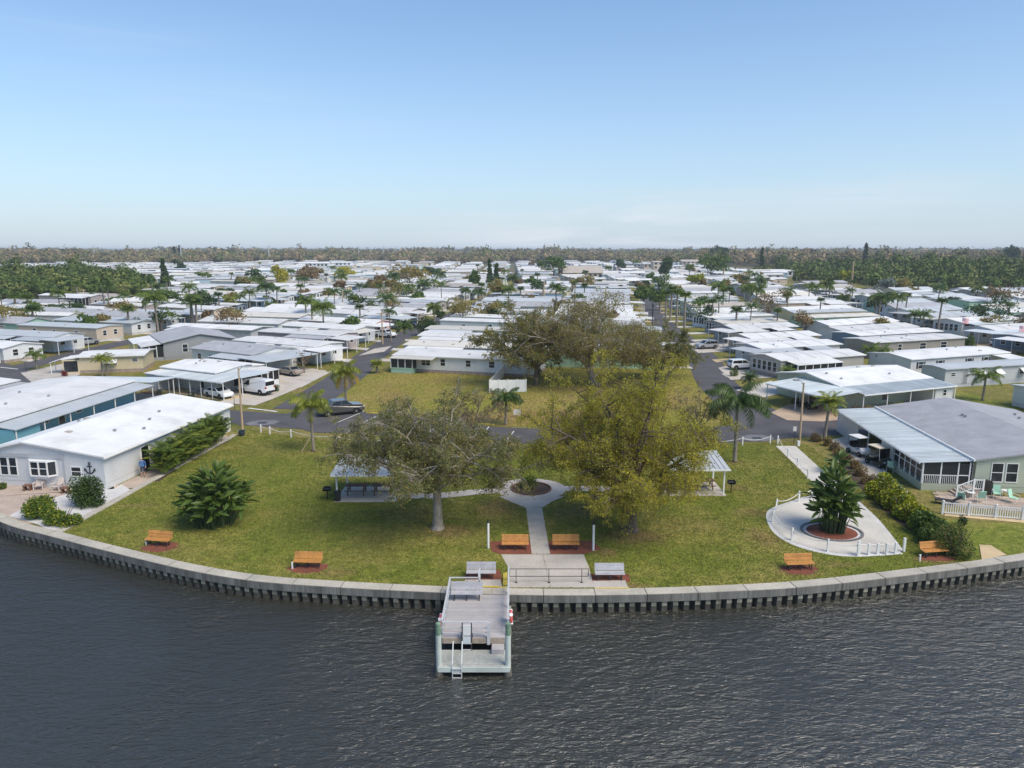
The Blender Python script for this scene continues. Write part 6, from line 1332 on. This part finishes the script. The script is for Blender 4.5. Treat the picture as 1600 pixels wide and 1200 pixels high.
def car(kind, loc, rz, paint_, label, group=None, z=.04):
    L, Wc, prof, w1, w2, ax_, belt = CARS[kind]; o = empty({'avalanche': 'pickup_truck', 'pickup': 'pickup_truck', 'van': 'delivery_van', 'suv': 'suv_car', 'sedan': 'sedan_car'}[kind], (*loc, z), rz, label, 'van' if kind == 'van' else 'truck' if kind in ('pickup', 'avalanche') else 'car', group)
    wr = .33 if kind == 'sedan' else .37
    # profile with wheel arches
    bottom = []
    for cx in sorted(ax_, reverse=True):
        for k in range(9):
            a = PI*k/8; bottom.append((cx+(wr+.07)*math.cos(a), max(.28, wr+(wr+.07)*math.sin(a))))
    zb = prof[-1][1]; pts = prof+[(x, max(z_, zb*.85)) for x, z_ in bottom]
    def hw(z_, x): 
        t = max(0, z_-belt)/.7; e = min(1, max(0, (abs(x)-L*.36)/(L*.14))); return Wc/2*(1-.20*min(1, t))*(1-.10*e*e)
    def bodymesh():
        mb = MB(); n = len(pts); mb.v = [(x, -hw(z_, x), z_) for x, z_ in pts]+[(x, hw(z_, x), z_) for x, z_ in pts]
        mb.f = [tuple(range(n)), tuple(range(n, 2*n))[::-1]]+[(i, n+i, n+(i+1) % n, (i+1) % n) for i in range(n)]; mb.m = [0]*len(mb.f)
        return mb.mesh('body', paint_, bevel=.035)
    link('body', cached(('car', kind, paint_), bodymesh), o)
    for sd in (-1, 1):
        for w in (w1, w2):
            if not w: continue
            q = [(x, sd*(hw(z_, x)+.006), z_) for x, z_ in w]; q2 = [(x, y-sd*.02, z_) for x, y, z_ in q]
            MB().add(q+q2, [(0,1,2,3),(4,7,6,5),(0,4,5,1),(1,5,6,2),(2,6,7,3),(3,7,4,0)]).build('side_window', 'car_glass', o)
        MB().box(1.0 if kind != 'van' else 1.6, 1.15 if kind != 'van' else 1.75, sd*(Wc/2+.02)-.09, sd*(Wc/2+.02)+.09, belt+.02, belt+.16).build('mirror', paint_, o, bevel=.02)
    # windshield and rear glass: the two sloping runs of the profile
    def glass_run(a, b, nm, t0=.10, t1=.92):
        (x0, z0), (x1, z1) = a, b; nx, nz = -(z1-z0), (x1-x0); l = math.hypot(nx, nz); nx, nz = nx/l*.012, nz/l*.012
        if nz < 0: nx, nz = -nx, -nz
        P = []
        for t in (t0, t1):
            x, z_ = x0+(x1-x0)*t, z0+(z1-z0)*t
            P += [(x+nx, -hw(z_, x)+.10, z_+nz), (x+nx, hw(z_, x)-.10, z_+nz)]
        q = [P[0], P[1], P[3], P[2]]; MB().add(q+[(x-nx*2, y, z_-nz*2) for x, y, z_ in q], [(0,1,2,3),(4,7,6,5),(0,4,5,1),(1,5,6,2),(2,6,7,3),(3,7,4,0)]).build(nm, 'car_glass', o)
    top = max(z_ for x, z_ in prof); fr = [i for i, (x, z_) in enumerate(prof) if z_ > top-.12]
    glass_run(prof[max(fr)+1], prof[max(fr)], 'windshield')
    if kind == 'van': MB().box(-2.722, -2.698, -.78, .78, 1.35, 1.9).build('rear_window', 'car_glass', o)
    else: glass_run(prof[min(fr)-1], prof[min(fr)], 'rear_window')
    if kind == 'pickup':
        MB().box(-2.70, -1.12, -.80, .80, 1.15, 1.206).build('bed', 'black', o)
    if kind == 'avalanche': MB().slab([(-2.65,-.82,1.31),(-1.85,-.82,1.33),(-1.85,.82,1.33),(-2.65,.82,1.31)], .03).build('bed_cover', 'black', o)
    tm = cached(('tyre', wr), lambda: MB().lathe([(wr*.6,-.11),(wr*.95,-.11),(wr,-.07),(wr,.07),(wr*.95,.11),(wr*.6,.11)], 20, ax='y').mesh('tyre', 'tyre')); rm = cached(('rim', wr), lambda: MB().lathe([(.05,-.115),(wr*.62,-.10),(wr*.62,.10),(.05,.115)], 12, ax='y').mesh('rim', 'rim'))
    for x in ax_:
        for y in (-Wc/2+.10, Wc/2-.10):
            wh = empty('wheel', (x, y, wr)); wh.parent = o; link('tyre', tm, wh); link('rim', rm, wh)
    for y in (-Wc/2*.74, Wc/2*.74):
        zt = prof[1][1]*.92 if kind != 'van' else 1.15
        MB().box(-L/2-.015, -L/2+.12, y-.13, y+.13, zt-.2, zt+.05).build('tail_light', 'tail_light', o, bevel=.015)
        zf_ = prof[-2][1]; MB().box(L/2-.24, L/2-.02, y-.18, y+.18, zf_-.04, zf_+.10).build('headlight', 'head_light', o, bevel=.03)
    MB().box(-L/2-.05, -L/2+.1, -Wc/2*.86, Wc/2*.86, .40, .60).build('bumper', 'dark_metal' if kind != 'sedan' else paint_, o, bevel=.03); MB().box(L/2-.12, L/2+.03, -Wc/2*.82, Wc/2*.82, .36, .56).build('bumper', 'dark_metal' if kind in ('pickup', 'avalanche', 'van') else paint_, o, bevel=.03)
    MB().box(-L/2+.3, L/2-.3, -Wc/2+.12, Wc/2-.12, .22, .42).build('underbody', 'black', o)
    return o
def dirn(p, q): p, q = gp(*p), gp(*q); return math.atan2(q[1]-p[1], q[0]-p[0])
def mid(p, q): p, q = gp(*p), gp(*q); return ((p[0]+q[0])/2, (p[1]+q[1])/2)
car('avalanche', mid((506,650),(558,644)), R(28), 'car_grey', 'dark grey pickup truck parked in the first marked bay', z=.045)
car('sedan', (-40.2, 97.2), R(-34), 'car_white', 'white sedan parked nose out before the corner home porch', z=.12)
car('van', (-36.0, 100.0), R(152), 'car_white', 'white delivery van parked with its tail to the street', z=.12)
car('sedan', (-36.0, 115.2), R(150), 'car_tan', 'grey brown car under the pale car port behind the van', z=.12)
car('pickup', gp(602,527), R(-30), 'car_white', 'white pickup truck on a driveway by the tall slender palm')
car('suv', gp(684,0+495), R(150), 'car_dark', 'dark car beside the dome bush street') if False else None
car('suv', gp(1158,577), R(12), 'car_white', 'white suv parked on the driveway of the greige home', z=.08)
car('suv', gp(1104,545), R(195), 'car_silver', 'silver suv parked under the car port of the white home', z=.08)
car('suv', gp(1562,541), R(25), 'car_white', 'white suv parked on the sandy yard')
car('pickup', gp(1451,513), R(20), 'car_silver', 'silver pickup truck beside the slate blue home', z=.1)
car('suv', gp(137,539), R(60), 'car_silver', 'silver suv beside the white home across from the cream house')
car('suv', gp(642,512), R(-28), 'car_dark', 'dark suv under a car port by the pink home', z=.1)
car('sedan', gp(410,487), R(-20), 'car_blue', 'blue car before the two storey grey home')
car('pickup', gp(330,503), R(10), 'car_white', 'white pickup truck beside the grey gable end')
car('sedan', gp(1337,492), R(20), 'car_dark', 'dark car under the arch of the pale blue home')
car('sedan', gp(1371,499), R(-60), 'car_blue', 'dark blue car by the red driveway clutter')
def golf_cart(loc, rz, label, body, roof, dark_seat):
    o = empty('golf_cart', (*loc, .06), rz, label, 'golf cart')
    MB().extr([(-1.15,.35),(-1.1,.72),(-.35,.72),(-.3,.40),(.45,.40),(.62,.85),(.85,.88),(1.2,.62),(1.22,.35)], -.56, .56).build('body', body, o, bevel=.05)
    MB().slab([(-.95,-.62,1.86),(.65,-.62,1.86),(.65,.62,1.86),(-.95,.62,1.86)], .07).build('roof', roof, o, bevel=.03)
    for x0, x1 in ((.72,.58),(-.95,-.85)):
        for y in (-.55,.55): MB().tube([(x0,y,.7),(x1,y,1.82)], .022, 6).build('roof_post', 'dark_metal' if dark_seat else 'white_paint', o)
    MB().box(-.75,-.2,-.5,.5,.72,.86).build('seat', 'black' if dark_seat else 'seat_vinyl', o, bevel=.03); MB().box(-.85,-.72,-.5,.5,.86,1.25).build('backrest', 'black' if dark_seat else 'seat_vinyl', o, bevel=.03)
    MB().tube([(.55,.25,.85),(.35,.25,1.05)], .02, 5).lathe([(.16,1.05),(.16,1.08)], 12, (.33,.25,0)).build('steering_wheel', 'black', o)
    s = MB().box(-.01,.01,-.52,.52,0,.9).build('windscreen', 'car_glass', o, loc=(.70,0,.88)) if not dark_seat else None
    tm = cached('ctyre', lambda: MB().lathe([(.12,-.1),(.24,-.1),(.26,-.06),(.26,.06),(.24,.1),(.12,.1)], 16, ax='y').mesh('tyre', 'tyre')); rm = cached('crim', lambda: MB().lathe([(.03,-.105),(.13,-.09),(.13,.09),(.03,.105)], 10, ax='y').mesh('rim', 'rim'))
    for x in (-.8,.82):
        for y in (-.55,.55):
            wh = empty('wheel', (x,y,.26)); wh.parent = o; link('tyre', tm, wh); link('rim', rm, wh)
    for y in (-.38,.38): MB().box(1.14,1.235,y-.1,y+.1,.56,.66).build('headlight', 'head_light', o, bevel=.01)
golf_cart(gp(1341,711), R(-78), 'white golf cart with black seats parked beside the dry shrub bed', 'car_white', 'roof_white', True)
golf_cart(gp(1372,728), R(-76), 'dark green golf cart with cream roof parked beside the mint chair', 'cart_green', 'cart_roof', False)
golf_cart(gp(1262,638), R(-70), 'dark golf cart parked under the blue-grey car port', 'cart_green', 'cart_roof', False)

# ------------------------------------------------------------------ the man by the house door
def person(loc, rz, label):
    o = empty('person', (*loc, .02), rz, label, 'person')
    J = [((0,0,.96),.155,.115), ((0,.005,1.12),.150,.11), ((0,.01,1.30),.175,.12), ((0,.015,1.43),.135,.09), ((0,.01,1.50),.058,.058), ((0,-.005,1.58),.068,.075), ((0,-.01,1.66),.078,.095), ((0,0,1.73),.055,.065)]
    E_ = [(i, i+1) for i in range(7)]; V = [j[0] for j in J]; Rr = [(j[1], j[2]) for j in J]
    def add(p, r, par): V.append(p); Rr.append((r, r)); E_.append((par, len(V)-1)); return len(V)-1
    for s in (-1, 1):
        a = add((s*.19,.01,1.41), .075, 3); a = add((s*.25,.02,1.15), .055, a); a = add((s*.26,-.06,.92), .042, a); h_ = add((s*.255,-.09,.85), .036, a)
        for k, (dx, dy, l) in enumerate(((-.02,-.02,.07),(.0,-.03,.085),(.015,-.02,.08),(.028,-.005,.065))): add((s*(.255+dx), -.09+dy, .85-l), .011, h_)
        add((s*.225, -.125, .82), .012, h_)
        a = add((s*.095,0,.88), .10, 0); a = add((s*.105,-.015,.50), .068, a); a = add((s*.11,.02,.28), .055, a); a = add((s*.115,.02,.09), .038, a); add((s*.125,-.15,.035), .035, a)
    me = bpy.data.meshes.new('body'); me.from_pydata(V, E_, []); b = link('body', me, o)
    for m in ('skin', 'blue_cloth', 'navy_cloth', 'white_hair'): me.materials.append(M[m])
    sk = b.modifiers.new('skin', 'SKIN'); sk.use_smooth_shade = True
    for i, sv_ in enumerate(me.skin_vertices[0].data): sv_.radius = Rr[i]; sv_.use_root = (i == 0)
    ss = b.modifiers.new('sub', 'SUBSURF'); ss.levels = 2; ss.render_levels = 2
    dg = bpy.context.evaluated_depsgraph_get(); dg.update(); m2 = bpy.data.meshes.new_from_object(b.evaluated_get(dg)); b.modifiers.clear(); b.data = m2
    if len(m2.materials) < 4:
        m2.materials.clear()
        for m in ('skin', 'blue_cloth', 'navy_cloth', 'white_hair'): m2.materials.append(M[m])
    for p in m2.polygons:
        c = p.center; z = c.z
        p.material_index = 2 if (.47 < z < .97 and abs(c.x) < .22) else 1 if (.95 <= z < 1.49 and not (abs(c.x) > .2 and z < .93)) else 3 if z > 1.70 or (z > 1.60 and c.y > .02) else 2 if z < .085 else 0
    MB().lathe([(.012,0),(.008,.03)], 6, (0,-.112,1.60)).build('nose', 'skin', o)
    for x in (-.03,.03): MB().lathe([(.010,0),(.010,.012)], 6, (x,-.098,1.645)).build('eye', 'black', o)
    for x in (-.085,.085): MB().box(x-.01,x+.01,-.03,.02,1.60,1.67).build('ear', 'skin', o)
    MB().box(-.025,.025,-.098,-.085,1.565,1.572).build('mouth', 'brown_wood', o)
person(gp(224,745), R(25), 'person in a blue jacket and dark shorts standing by the open house door')
# ------------------------------------------------------------------ trees among the homes, thickets and far woods
def crown_cloud(ctr, rad, per, size, rng, core=True):
    """many crowns at once: ragged shells of leaf clumps (triangles) over a small inner body"""
    n = len(ctr); d = rng.normal(size=(n, per, 3)); d /= np.linalg.norm(d, axis=2)[..., None]; d[..., 2] = np.where(d[..., 2] < -.25, -d[..., 2], d[..., 2])
    ph = rng.uniform(0, 6.28, (n, 1, 3)); lump = 1+.22*np.sin(d[..., 0]*4.2+ph[..., 0])*np.cos(d[..., 1]*4.7+ph[..., 1])+.15*np.sin(d[..., 2]*7+ph[..., 2])
    p = ctr[:, None]+d*rad[:, None]*(lump*rng.uniform(.62, 1.05, (n, per)))[..., None]; p = p.reshape(-1, 3); m = len(p)
    s = (np.asarray(size)*np.ones(n)).repeat(per)[:, None]*rng.uniform(.6, 1.4, (m, 1)); a = rng.normal(size=(m, 3)); a /= np.linalg.norm(a, axis=1)[:, None]
    b = np.cross(a, d.reshape(-1, 3)+rng.normal(size=(m, 3))*.5); b /= np.linalg.norm(b, axis=1)[:, None]+1e-9
    V = np.stack([p+a*s*.6, p-a*s*.4+b*s*.5, p-a*s*.4-b*s*.5], 1).reshape(-1, 3); F = np.arange(3*m).reshape(-1, 3)
    if core:
        g = (1+5**.5)/2; iv = np.array([(-1,g,0),(1,g,0),(-1,-g,0),(1,-g,0),(0,-1,g),(0,1,g),(0,-1,-g),(0,1,-g),(g,0,-1),(g,0,1),(-g,0,-1),(-g,0,1)]); iv = iv/np.linalg.norm(iv[0])
        fi = np.array([(0,11,5),(0,5,1),(0,1,7),(0,7,10),(0,10,11),(1,5,9),(5,11,4),(11,10,2),(10,7,6),(7,1,8),(3,9,4),(3,4,2),(3,2,6),(3,6,8),(3,8,9),(4,9,5),(2,4,11),(6,2,10),(8,6,7),(9,8,1)])
        cv = (ctr[:, None]+iv[None]*rad[:, None]*.66); F = np.concatenate([F, len(V)+(np.arange(n)[:, None, None]*12+fi[None]).reshape(-1, 3)]); V = np.concatenate([V, cv.reshape(-1, 3)])
    return V, F
def stuff_wood(name, label, pts, h, r, per, size, mat, seed):
    rng = np.random.default_rng(seed); pts = np.asarray(pts); n = len(pts); hh = h*rng.uniform(.62, 1.22, n)*np.where(rng.random(n) < .12, 1.5, 1)*(1+.32*np.sin(pts[:, 0]*.013+pts[:, 1]*.002)*np.sin(pts[:, 0]*.031+2)+.12*np.sin(pts[:, 0]*.09)); rr_ = r*rng.uniform(.75, 1.3, n)
    ctr = np.stack([pts[:, 0], pts[:, 1], hh*.55], 1); rad = np.stack([rr_, rr_, hh*.5], 1); V, F = crown_cloud(ctr, rad, per, size, rng)
    o = link(name, np_mesh(name, V, F, [mat] if isinstance(mat, str) else mat)); tag(o, label, 'wood', kind='stuff'); return o
rngw = np.random.default_rng(99)
def scatter(y0, y1, sp, test, kx=.80):
    out = []
    for y in np.arange(y0, y1, sp):
        for x in np.arange(-y*kx-40, y*kx+40, sp):
            q = (x+rngw.uniform(-.5, .5)*sp, y+rngw.uniform(-.5, .5)*sp)
            if test(*q): out.append(q)
    return out
stuff_wood('mangrove_thicket', 'dark green mangrove thicket behind the homes beside the canal', scatter(296, 470, 6.5, lambda x, y: -y*.80 < x < -.52*y+6*math.sin(y*.06)), 8.5, 4.6, 190, 1.15, 'wood_near', 1)
stuff_wood('eastern_thicket', 'green thicket of low trees beyond the last homes beside the flag pole rows', scatter(345, 620, 7.5, lambda x, y: x > 186+(y-345)*.10+12*math.sin(y*.05) and x < y*.80), 8, 5.2, 150, 1.3, 'wood_near', 2)
near_w = scatter(620, 1350, 15.5, lambda x, y: y > edge(x))
stuff_wood('woodland_edge', 'olive and brown woodland along the far side of the homes', near_w, 11, 8.5, 110, 2.3, 'wood_far', 3)
stuff_wood('middle_woodland', 'hazy woodland stretching beyond the first trees', scatter(1350, 2200, 30, lambda x, y: True), 11.5, 17, 80, 4.6, 'wood_far', 4)
stuff_wood('distant_woodland', 'blue hazed woodland along the horizon', scatter(2200, 5200, 75, lambda x, y: True), 13, 42, 60, 11, 'wood_far', 5)
# single trees rising above the woods and between the homes
def round_tree(loc, h, r, mat, label, seed, n=260, s=.55, group=None, name='tree', cat='tree', kind='round'):
    rng = np.random.default_rng(seed); o = empty(name, (*loc, 0), 0, label, cat, group)
    MB().tube([(0,0,-.1),(.1,0,h*.35),(0,.1,h*.6)], [.05*r+.1, .04*r+.08, .05], 7).tube([(.05,0,h*.3),(r*.4,.2,h*.62)], [.03*r+.04, .03], 5).tube([(.05,0,h*.3),(-r*.4,-.2,h*.62)], [.03*r+.04, .03], 5).build('trunk', 'bark', o)
    if kind == 'round':
        k = 6; c = rng.normal(size=(k, 3))*[.36, .36, .20]; ctr = np.array([0, 0, h*.60])+c*[r, r, h*.8]; rad = np.tile([r*.56, r*.56, h*.30], (k, 1))*rng.uniform(.8, 1.2, (k, 1))
    else:
        k = 7; t = np.linspace(.12, .95, k); ctr = np.stack([rng.normal(size=k)*.1*r, rng.normal(size=k)*.1*r, t*h], 1); q = r*(1.05-t)+.15*r; rad = np.stack([q, q, np.full(k, h*.11)], 1)
    V, F = crown_cloud(ctr, rad, n//k*2, s, rng, False); link('crown', np_mesh('crown', V, F, [mat]), o); return o
def rt(px_, py_, ty, wpx, mat, label, kind='round', n=700):
    b = gp(px_, py_); d = math.hypot(*b); h = head_z(b, ty); r = wpx/2*d/FPX; round_tree(b, h, r, mat, label, int(px_*7+py_), n, max(.35, d*.0024), None, 'tree', kind=kind)
for a in [(347,468,450,22,'leaf_deep','dark round clipped tree among the homes beside the two storey grey home'),(260,484,458,44,'leaf_green','spreading green tree in front of the grey gable home'),(320,492,460,46,'leaf_deep','dark green tree group behind the pale trunk palms'),(500,497,472,34,'leaf_green','bright green tree beside the beige home'),
    (236,452,432,16,'leaf_green','green tree at the end of the mangroves'),(258,455,408,14,'leaf_deep','tall dark pine among homes by the mangroves','cone'),(480,448,414,44,'leaf_brown','red brown winter tree among the homes'),(440,452,420,26,'leaf_olive','yellow green tree beside the red brown one'),(545,440,420,34,'leaf_olive','olive tree among distant white roofs'),
    (672,432,417,26,'leaf_deep','dark green tree beyond the middle homes'),(742,455,426,17,'leaf_green','green round tree beside dark conifers'),(765,452,408,12,'leaf_deep','first dark conifer of a pair among the homes','cone'),(776,450,414,12,'leaf_deep','second dark conifer of a pair among the homes','cone'),(780,465,444,26,'leaf_oak','olive round tree below the dark conifers'),
    (865,436,402,40,'leaf_green','bright green broad tree beside the long grey roofed hall'),(640,455,420,52,'leaf_oak','open crowned olive tree in the middle distance'),(1005,478,448,40,'leaf_green','bright green tree at the end of the east street'),(1030,485,455,26,'leaf_green','green tree at the head of the palm line'),(970,462,446,12,'leaf_deep','small dark round tree left of the street end'),
    (1087,452,428,28,'leaf_yellow','yellow green tree among the far homes'),(1125,414,385,30,'leaf_deep','tall dark spreading tree rising over the far woods'),(1110,440,402,46,'leaf_green','green tree below the tall dark one'),(1042,440,405,24,'leaf_deep','dark green tree beside the far apartment block'),(1189,425,390,7,'leaf_deep','narrow dark cypress over the far woods','cone'),(1351,420,383,9,'leaf_deep','narrow dark conifer standing above the horizon','cone'),
    (1580,420,382,18,'leaf_deep','dark spreading tree above the eastern horizon'),(282,410,386,4,'leaf_deep','slender dark conifer on the left horizon','cone'),(274,412,388,5,'leaf_deep','slender darker conifer beside the horizon conifer','cone'),(1092,471,457,26,'leaf_deep','clipped dark dome tree beside its twin behind the white homes'),(1137,470,452,15,'leaf_deep','dark round tree between the clipped domes'),(1215,472,462,44,'leaf_deep','long dark clipped hedge tree before the cream gable home'),
    (970,425,405,14,'leaf_deep','blue green tree before the far pink building'),(1380,462,432,30,'leaf_grey','silver grey palm like tree among the far homes'),(1320,450,424,16,'leaf_yellow','yellow green tree at the far end of the flag pole rows'),(530,460,440,22,'leaf_brown','bare pinkish tree beside the grey two storey home'),(610,462,435,20,'leaf_oak','olive tree behind the teal home'),(620,468,442,16,'leaf_brown','brown tree behind the teal home')]:
    rt(*a[:6], *(a[6:7] or ('round',)))
rs = random.Random(77)
for i in range(300):
    Y = rs.uniform(170, 170+rs.random()*700); x = rs.uniform(-.72, .72)*Y
    if (x < -.52*Y+8 and Y > 285) or (x > 180 and Y > 330): continue
    k = rs.random(); hm_ = min(HOMES, key=lambda t: math.hypot(t[0]-x, t[1]-Y)); where = 'beside the '+hm_[2] if math.hypot(hm_[0]-x, hm_[1]-Y) < 15 else 'among the farthest white roofed homes'
    if k < .45:
        kd = rs.choice(['coconut', 'fan', 'queen']); w = {'coconut': 'arching', 'fan': 'ball headed', 'queen': 'feathery'}[kd]
        palm((x, Y), rs.uniform(4.5, 8.5), kd, '%s palm %s' % (w, where), near=False, scale=rs.uniform(1.1, 1.7), seed=i, group='palms among the homes', mat=rs.choice(['frond', 'frond_dark']))
    else:
        m, w = rs.choice([('leaf_deep', 'dark green'), ('leaf_green', 'bright green'), ('leaf_oak', 'olive'), ('leaf_brown', 'brown')]); r = rs.uniform(1.5, 3.4)+(1.5 if rs.random() < .2 else 0)
        round_tree((x, Y), r*rs.uniform(1.5, 2.1), r, m, '%s tree %s' % (w, where), 400+i, 320, max(.4, Y*.0022), 'garden trees among the homes')
# ---- grass blades on the lawn, fallen leaves under the trees
def inside(P_, poly):
    x, y = P_[:, 0], P_[:, 1]; c = np.zeros(len(P_), bool); n = len(poly)
    for i in range(n):
        (x1, y1), (x2, y2) = poly[i], poly[(i+1) % n]
        if y1 != y2: c ^= ((y1 > y) != (y2 > y)) & (x < (x2-x1)*(y-y1)/(y2-y1)+x1)
    return c
rngg = np.random.default_rng(12)
def blades(name, label, poly_name, n, mat, hmin, hmax, seed):
    poly = [q for nm, q in SHEETS if nm == poly_name][0]; A = np.array(poly); P_ = rngg.uniform(A.min(0), A.max(0), (n, 2)); P_ = P_[inside(P_, poly)]
    bad = np.zeros(len(P_), bool)
    for nm, q in SHEETS:
        if nm in ('path', 'path_circle', 'paved_loop', 'gravel_edge', 'gravel_ring', 'mulch_bed', 'bench_pad', 'hedge_bed', 'planter_bed', 'gravel_bed', 'parking', 'front_road', 'junction', 'sand_patch', 'street', 'driveway'): bad |= inside(P_, q)
    for x0, x1, y0, y1 in ((-14.4,-9.2,55.4,59.6), (12.4,17.8,56.9,60.7)): bad |= (P_[:, 0] > x0) & (P_[:, 0] < x1) & (P_[:, 1] > y0) & (P_[:, 1] < y1)
    P_ = P_[~bad]; m = len(P_); b = np.concatenate([P_, np.full((m, 1), .0)], 1); t = rngg.uniform(0, 6.28, m); w = rngg.uniform(.015, .05, m); hh = rngg.uniform(hmin, hmax, m); ln = rngg.normal(size=(m, 2))*.05
    d = np.stack([np.cos(t)*w, np.sin(t)*w, np.zeros(m)], 1); V = np.stack([b-d, b+d, b+np.concatenate([ln, hh[:, None]], 1)], 1).reshape(-1, 3)
    o = link(name, np_mesh(name, V, np.arange(3*m).reshape(-1, 3), [mat])); tag(o, label, 'grass', kind='stuff')
blades('lawn_grass', 'short mown grass blades across the waterfront park lawn', 'lawn', 330000, 'grass_blade', .03, .10, 1)
blades('lot_grass', 'dry grass blades on the vacant lot behind the road', 'dry_lawn', 90000, 'grass_blade', .05, .14, 2)
lc_ = np.concatenate([np.stack([rngg.normal(cx, sx, n_), rngg.normal(cy, sy, n_), np.full(n_, .02)], 1) for cx, cy, sx, sy, n_ in ((-5.5,50.5,2.8,2.2,900), (8.6,50.3,3.2,2.4,1300), (13,106,6,4,500))]); lc_ = lc_[lc_[:, 1] > 42]
V, F = leaves_np(lc_, .11, rngg, .6); V[:, 2] = np.abs(V[:, 2]-.02)*.25+.035; tag(link('leaf_litter', np_mesh('leaf_litter', V, F, ['leaf_brown'])), 'scattered brown fallen leaves on the lawn under the big trees', 'leaves', kind='stuff')
# ---- larger buildings and masts before the woods
def block(x, y, wpx, hpx, wall, roof, label, storeys=2, n=6, rise=1.2):
    b = gp(x, y); d = math.hypot(*b); L = wpx*d/FPX; hh = hpx*d/FPX; h = House((b[0]-L/2, b[1]), 0, L, 14, hh, rise, 'u', wall, roof, .5, 'wall_'+wall, 'low_building', 0); tag(h.o, label, 'building')
    for s_ in range(storeys):
        for k in range(n): h.win('f', L*(k+.5)/n, L/n*.5, hh/storeys*.5, hh*(s_+.3)/storeys)
block(911,436,60,10,'tan','roof_tan','long hall with a grey brown roof beside the broad green tree',1,8,4.5)
block(985,421,46,8,'grey','roof_grey','long dark flat roofed building before the far woods',2,7,.6); block(1028,427,14,17,'beige','roof_cream','pink beige tower block before the far woods',3,2,.5); block(1012,425,12,12,'beige','roof_cream','small beige block beside the pink tower block',2,2,.5)
block(1079,418,26,9,'tan','roof_tan','brown roofed building in front of the far woods',2,4,2); block(990,436,36,9,'white','roof_white','white two storey building behind the blue green tree',2,6,1); block(900,408,22,7,'tan','roof_tan','tan building among the trees beyond the hall',1,4,1)
block(495,423,34,11,'white','roof_white','white two storey block behind the red brown tree',2,6,1.2); block(536,420,24,9,'white','roof_white','smaller white two storey block nearer the masts',2,4,1.2)
block(1230,432,46,8,'white','roof_white','white flat roofed building at the end of the flag pole rows',1,6,1); block(1360,440,70,7,'tan','roof_tan','low tan building in front of the eastern woods',1,8,1)
for i, (x, by, ty) in enumerate([(17,409,384),(148,405,383),(249,400,380),(284,412,383),(421,411,383),(495,395,380),(561,407,384),(600,408,385),(634,405,388),(620,400,385)]):
    b = gp(x, by); h = head_z(b, ty); o = empty('transmission_pole', (*b, 0), 0, 'tall pale transmission pole standing in the far woods', 'pole', 'transmission poles on the horizon'); MB().tube([(0,0,0),(0,0,h)], [.9,.55], 6).build('pole', 'aluminium', o)
    for z in (.86, .93): MB().box(-2.6, 2.6, -.25, .25, h*z, h*z+.5).build('crossarm', 'aluminium', o)
for i, (x, by, ty, lb) in enumerate([(1330,452,408,'pale utility pole in the thicket edge by the yellow green tree'),(1367,440,411,'utility pole before the eastern woods'),(1510,448,416,'utility pole rising from the eastern thicket'),(946,482,448,'timber utility pole behind the oak crown'),(132,470,452,'thin utility pole before the long pale blue home'),(536,487,455,'timber utility pole behind the beige home'),(598,538,485,'timber utility pole beside the white pickup truck'),(1130,438,404,'tall cross armed mast by the tall dark tree'),(850,475,440,'thin utility pole among the middle homes')]):
    b = gp(x, by); h = head_z(b, ty); d = math.hypot(*b); o = empty('utility_pole', (*b, 0), 0, lb, 'pole'); MB().tube([(0,0,0),(0,0,h)], [max(.12,d*.0011), max(.09,d*.0008)], 6).build('pole', 'wood_pole', o); MB().box(-1.1,1.1,-.06,.06,h*.9,h*.9+.14).build('crossarm', 'wood_pole', o)
# ---- air: pale haze over the whole plain
hz_ = MB().box(-14000, 14000, -3800, 25000, -2.2, 30).build('haze', 'asphalt'); hz_.data.materials.clear()
hm = bpy.data.materials.new('haze'); hm.use_nodes = True; N = hm.node_tree.nodes; N.clear(); ou = N.new('ShaderNodeOutputMaterial'); pv = N.new('ShaderNodeVolumePrincipled')
pv.inputs['Color'].default_value = (.80, .88, 1, 1); pv.inputs['Density'].default_value = .00015; pv.inputs['Anisotropy'].default_value = .2
hm.node_tree.links.new(pv.outputs[0], ou.inputs['Volume']); hz_.data.materials.append(hm); tag(hz_, 'pale moist air over the far woods', 'haze', kind='stuff')
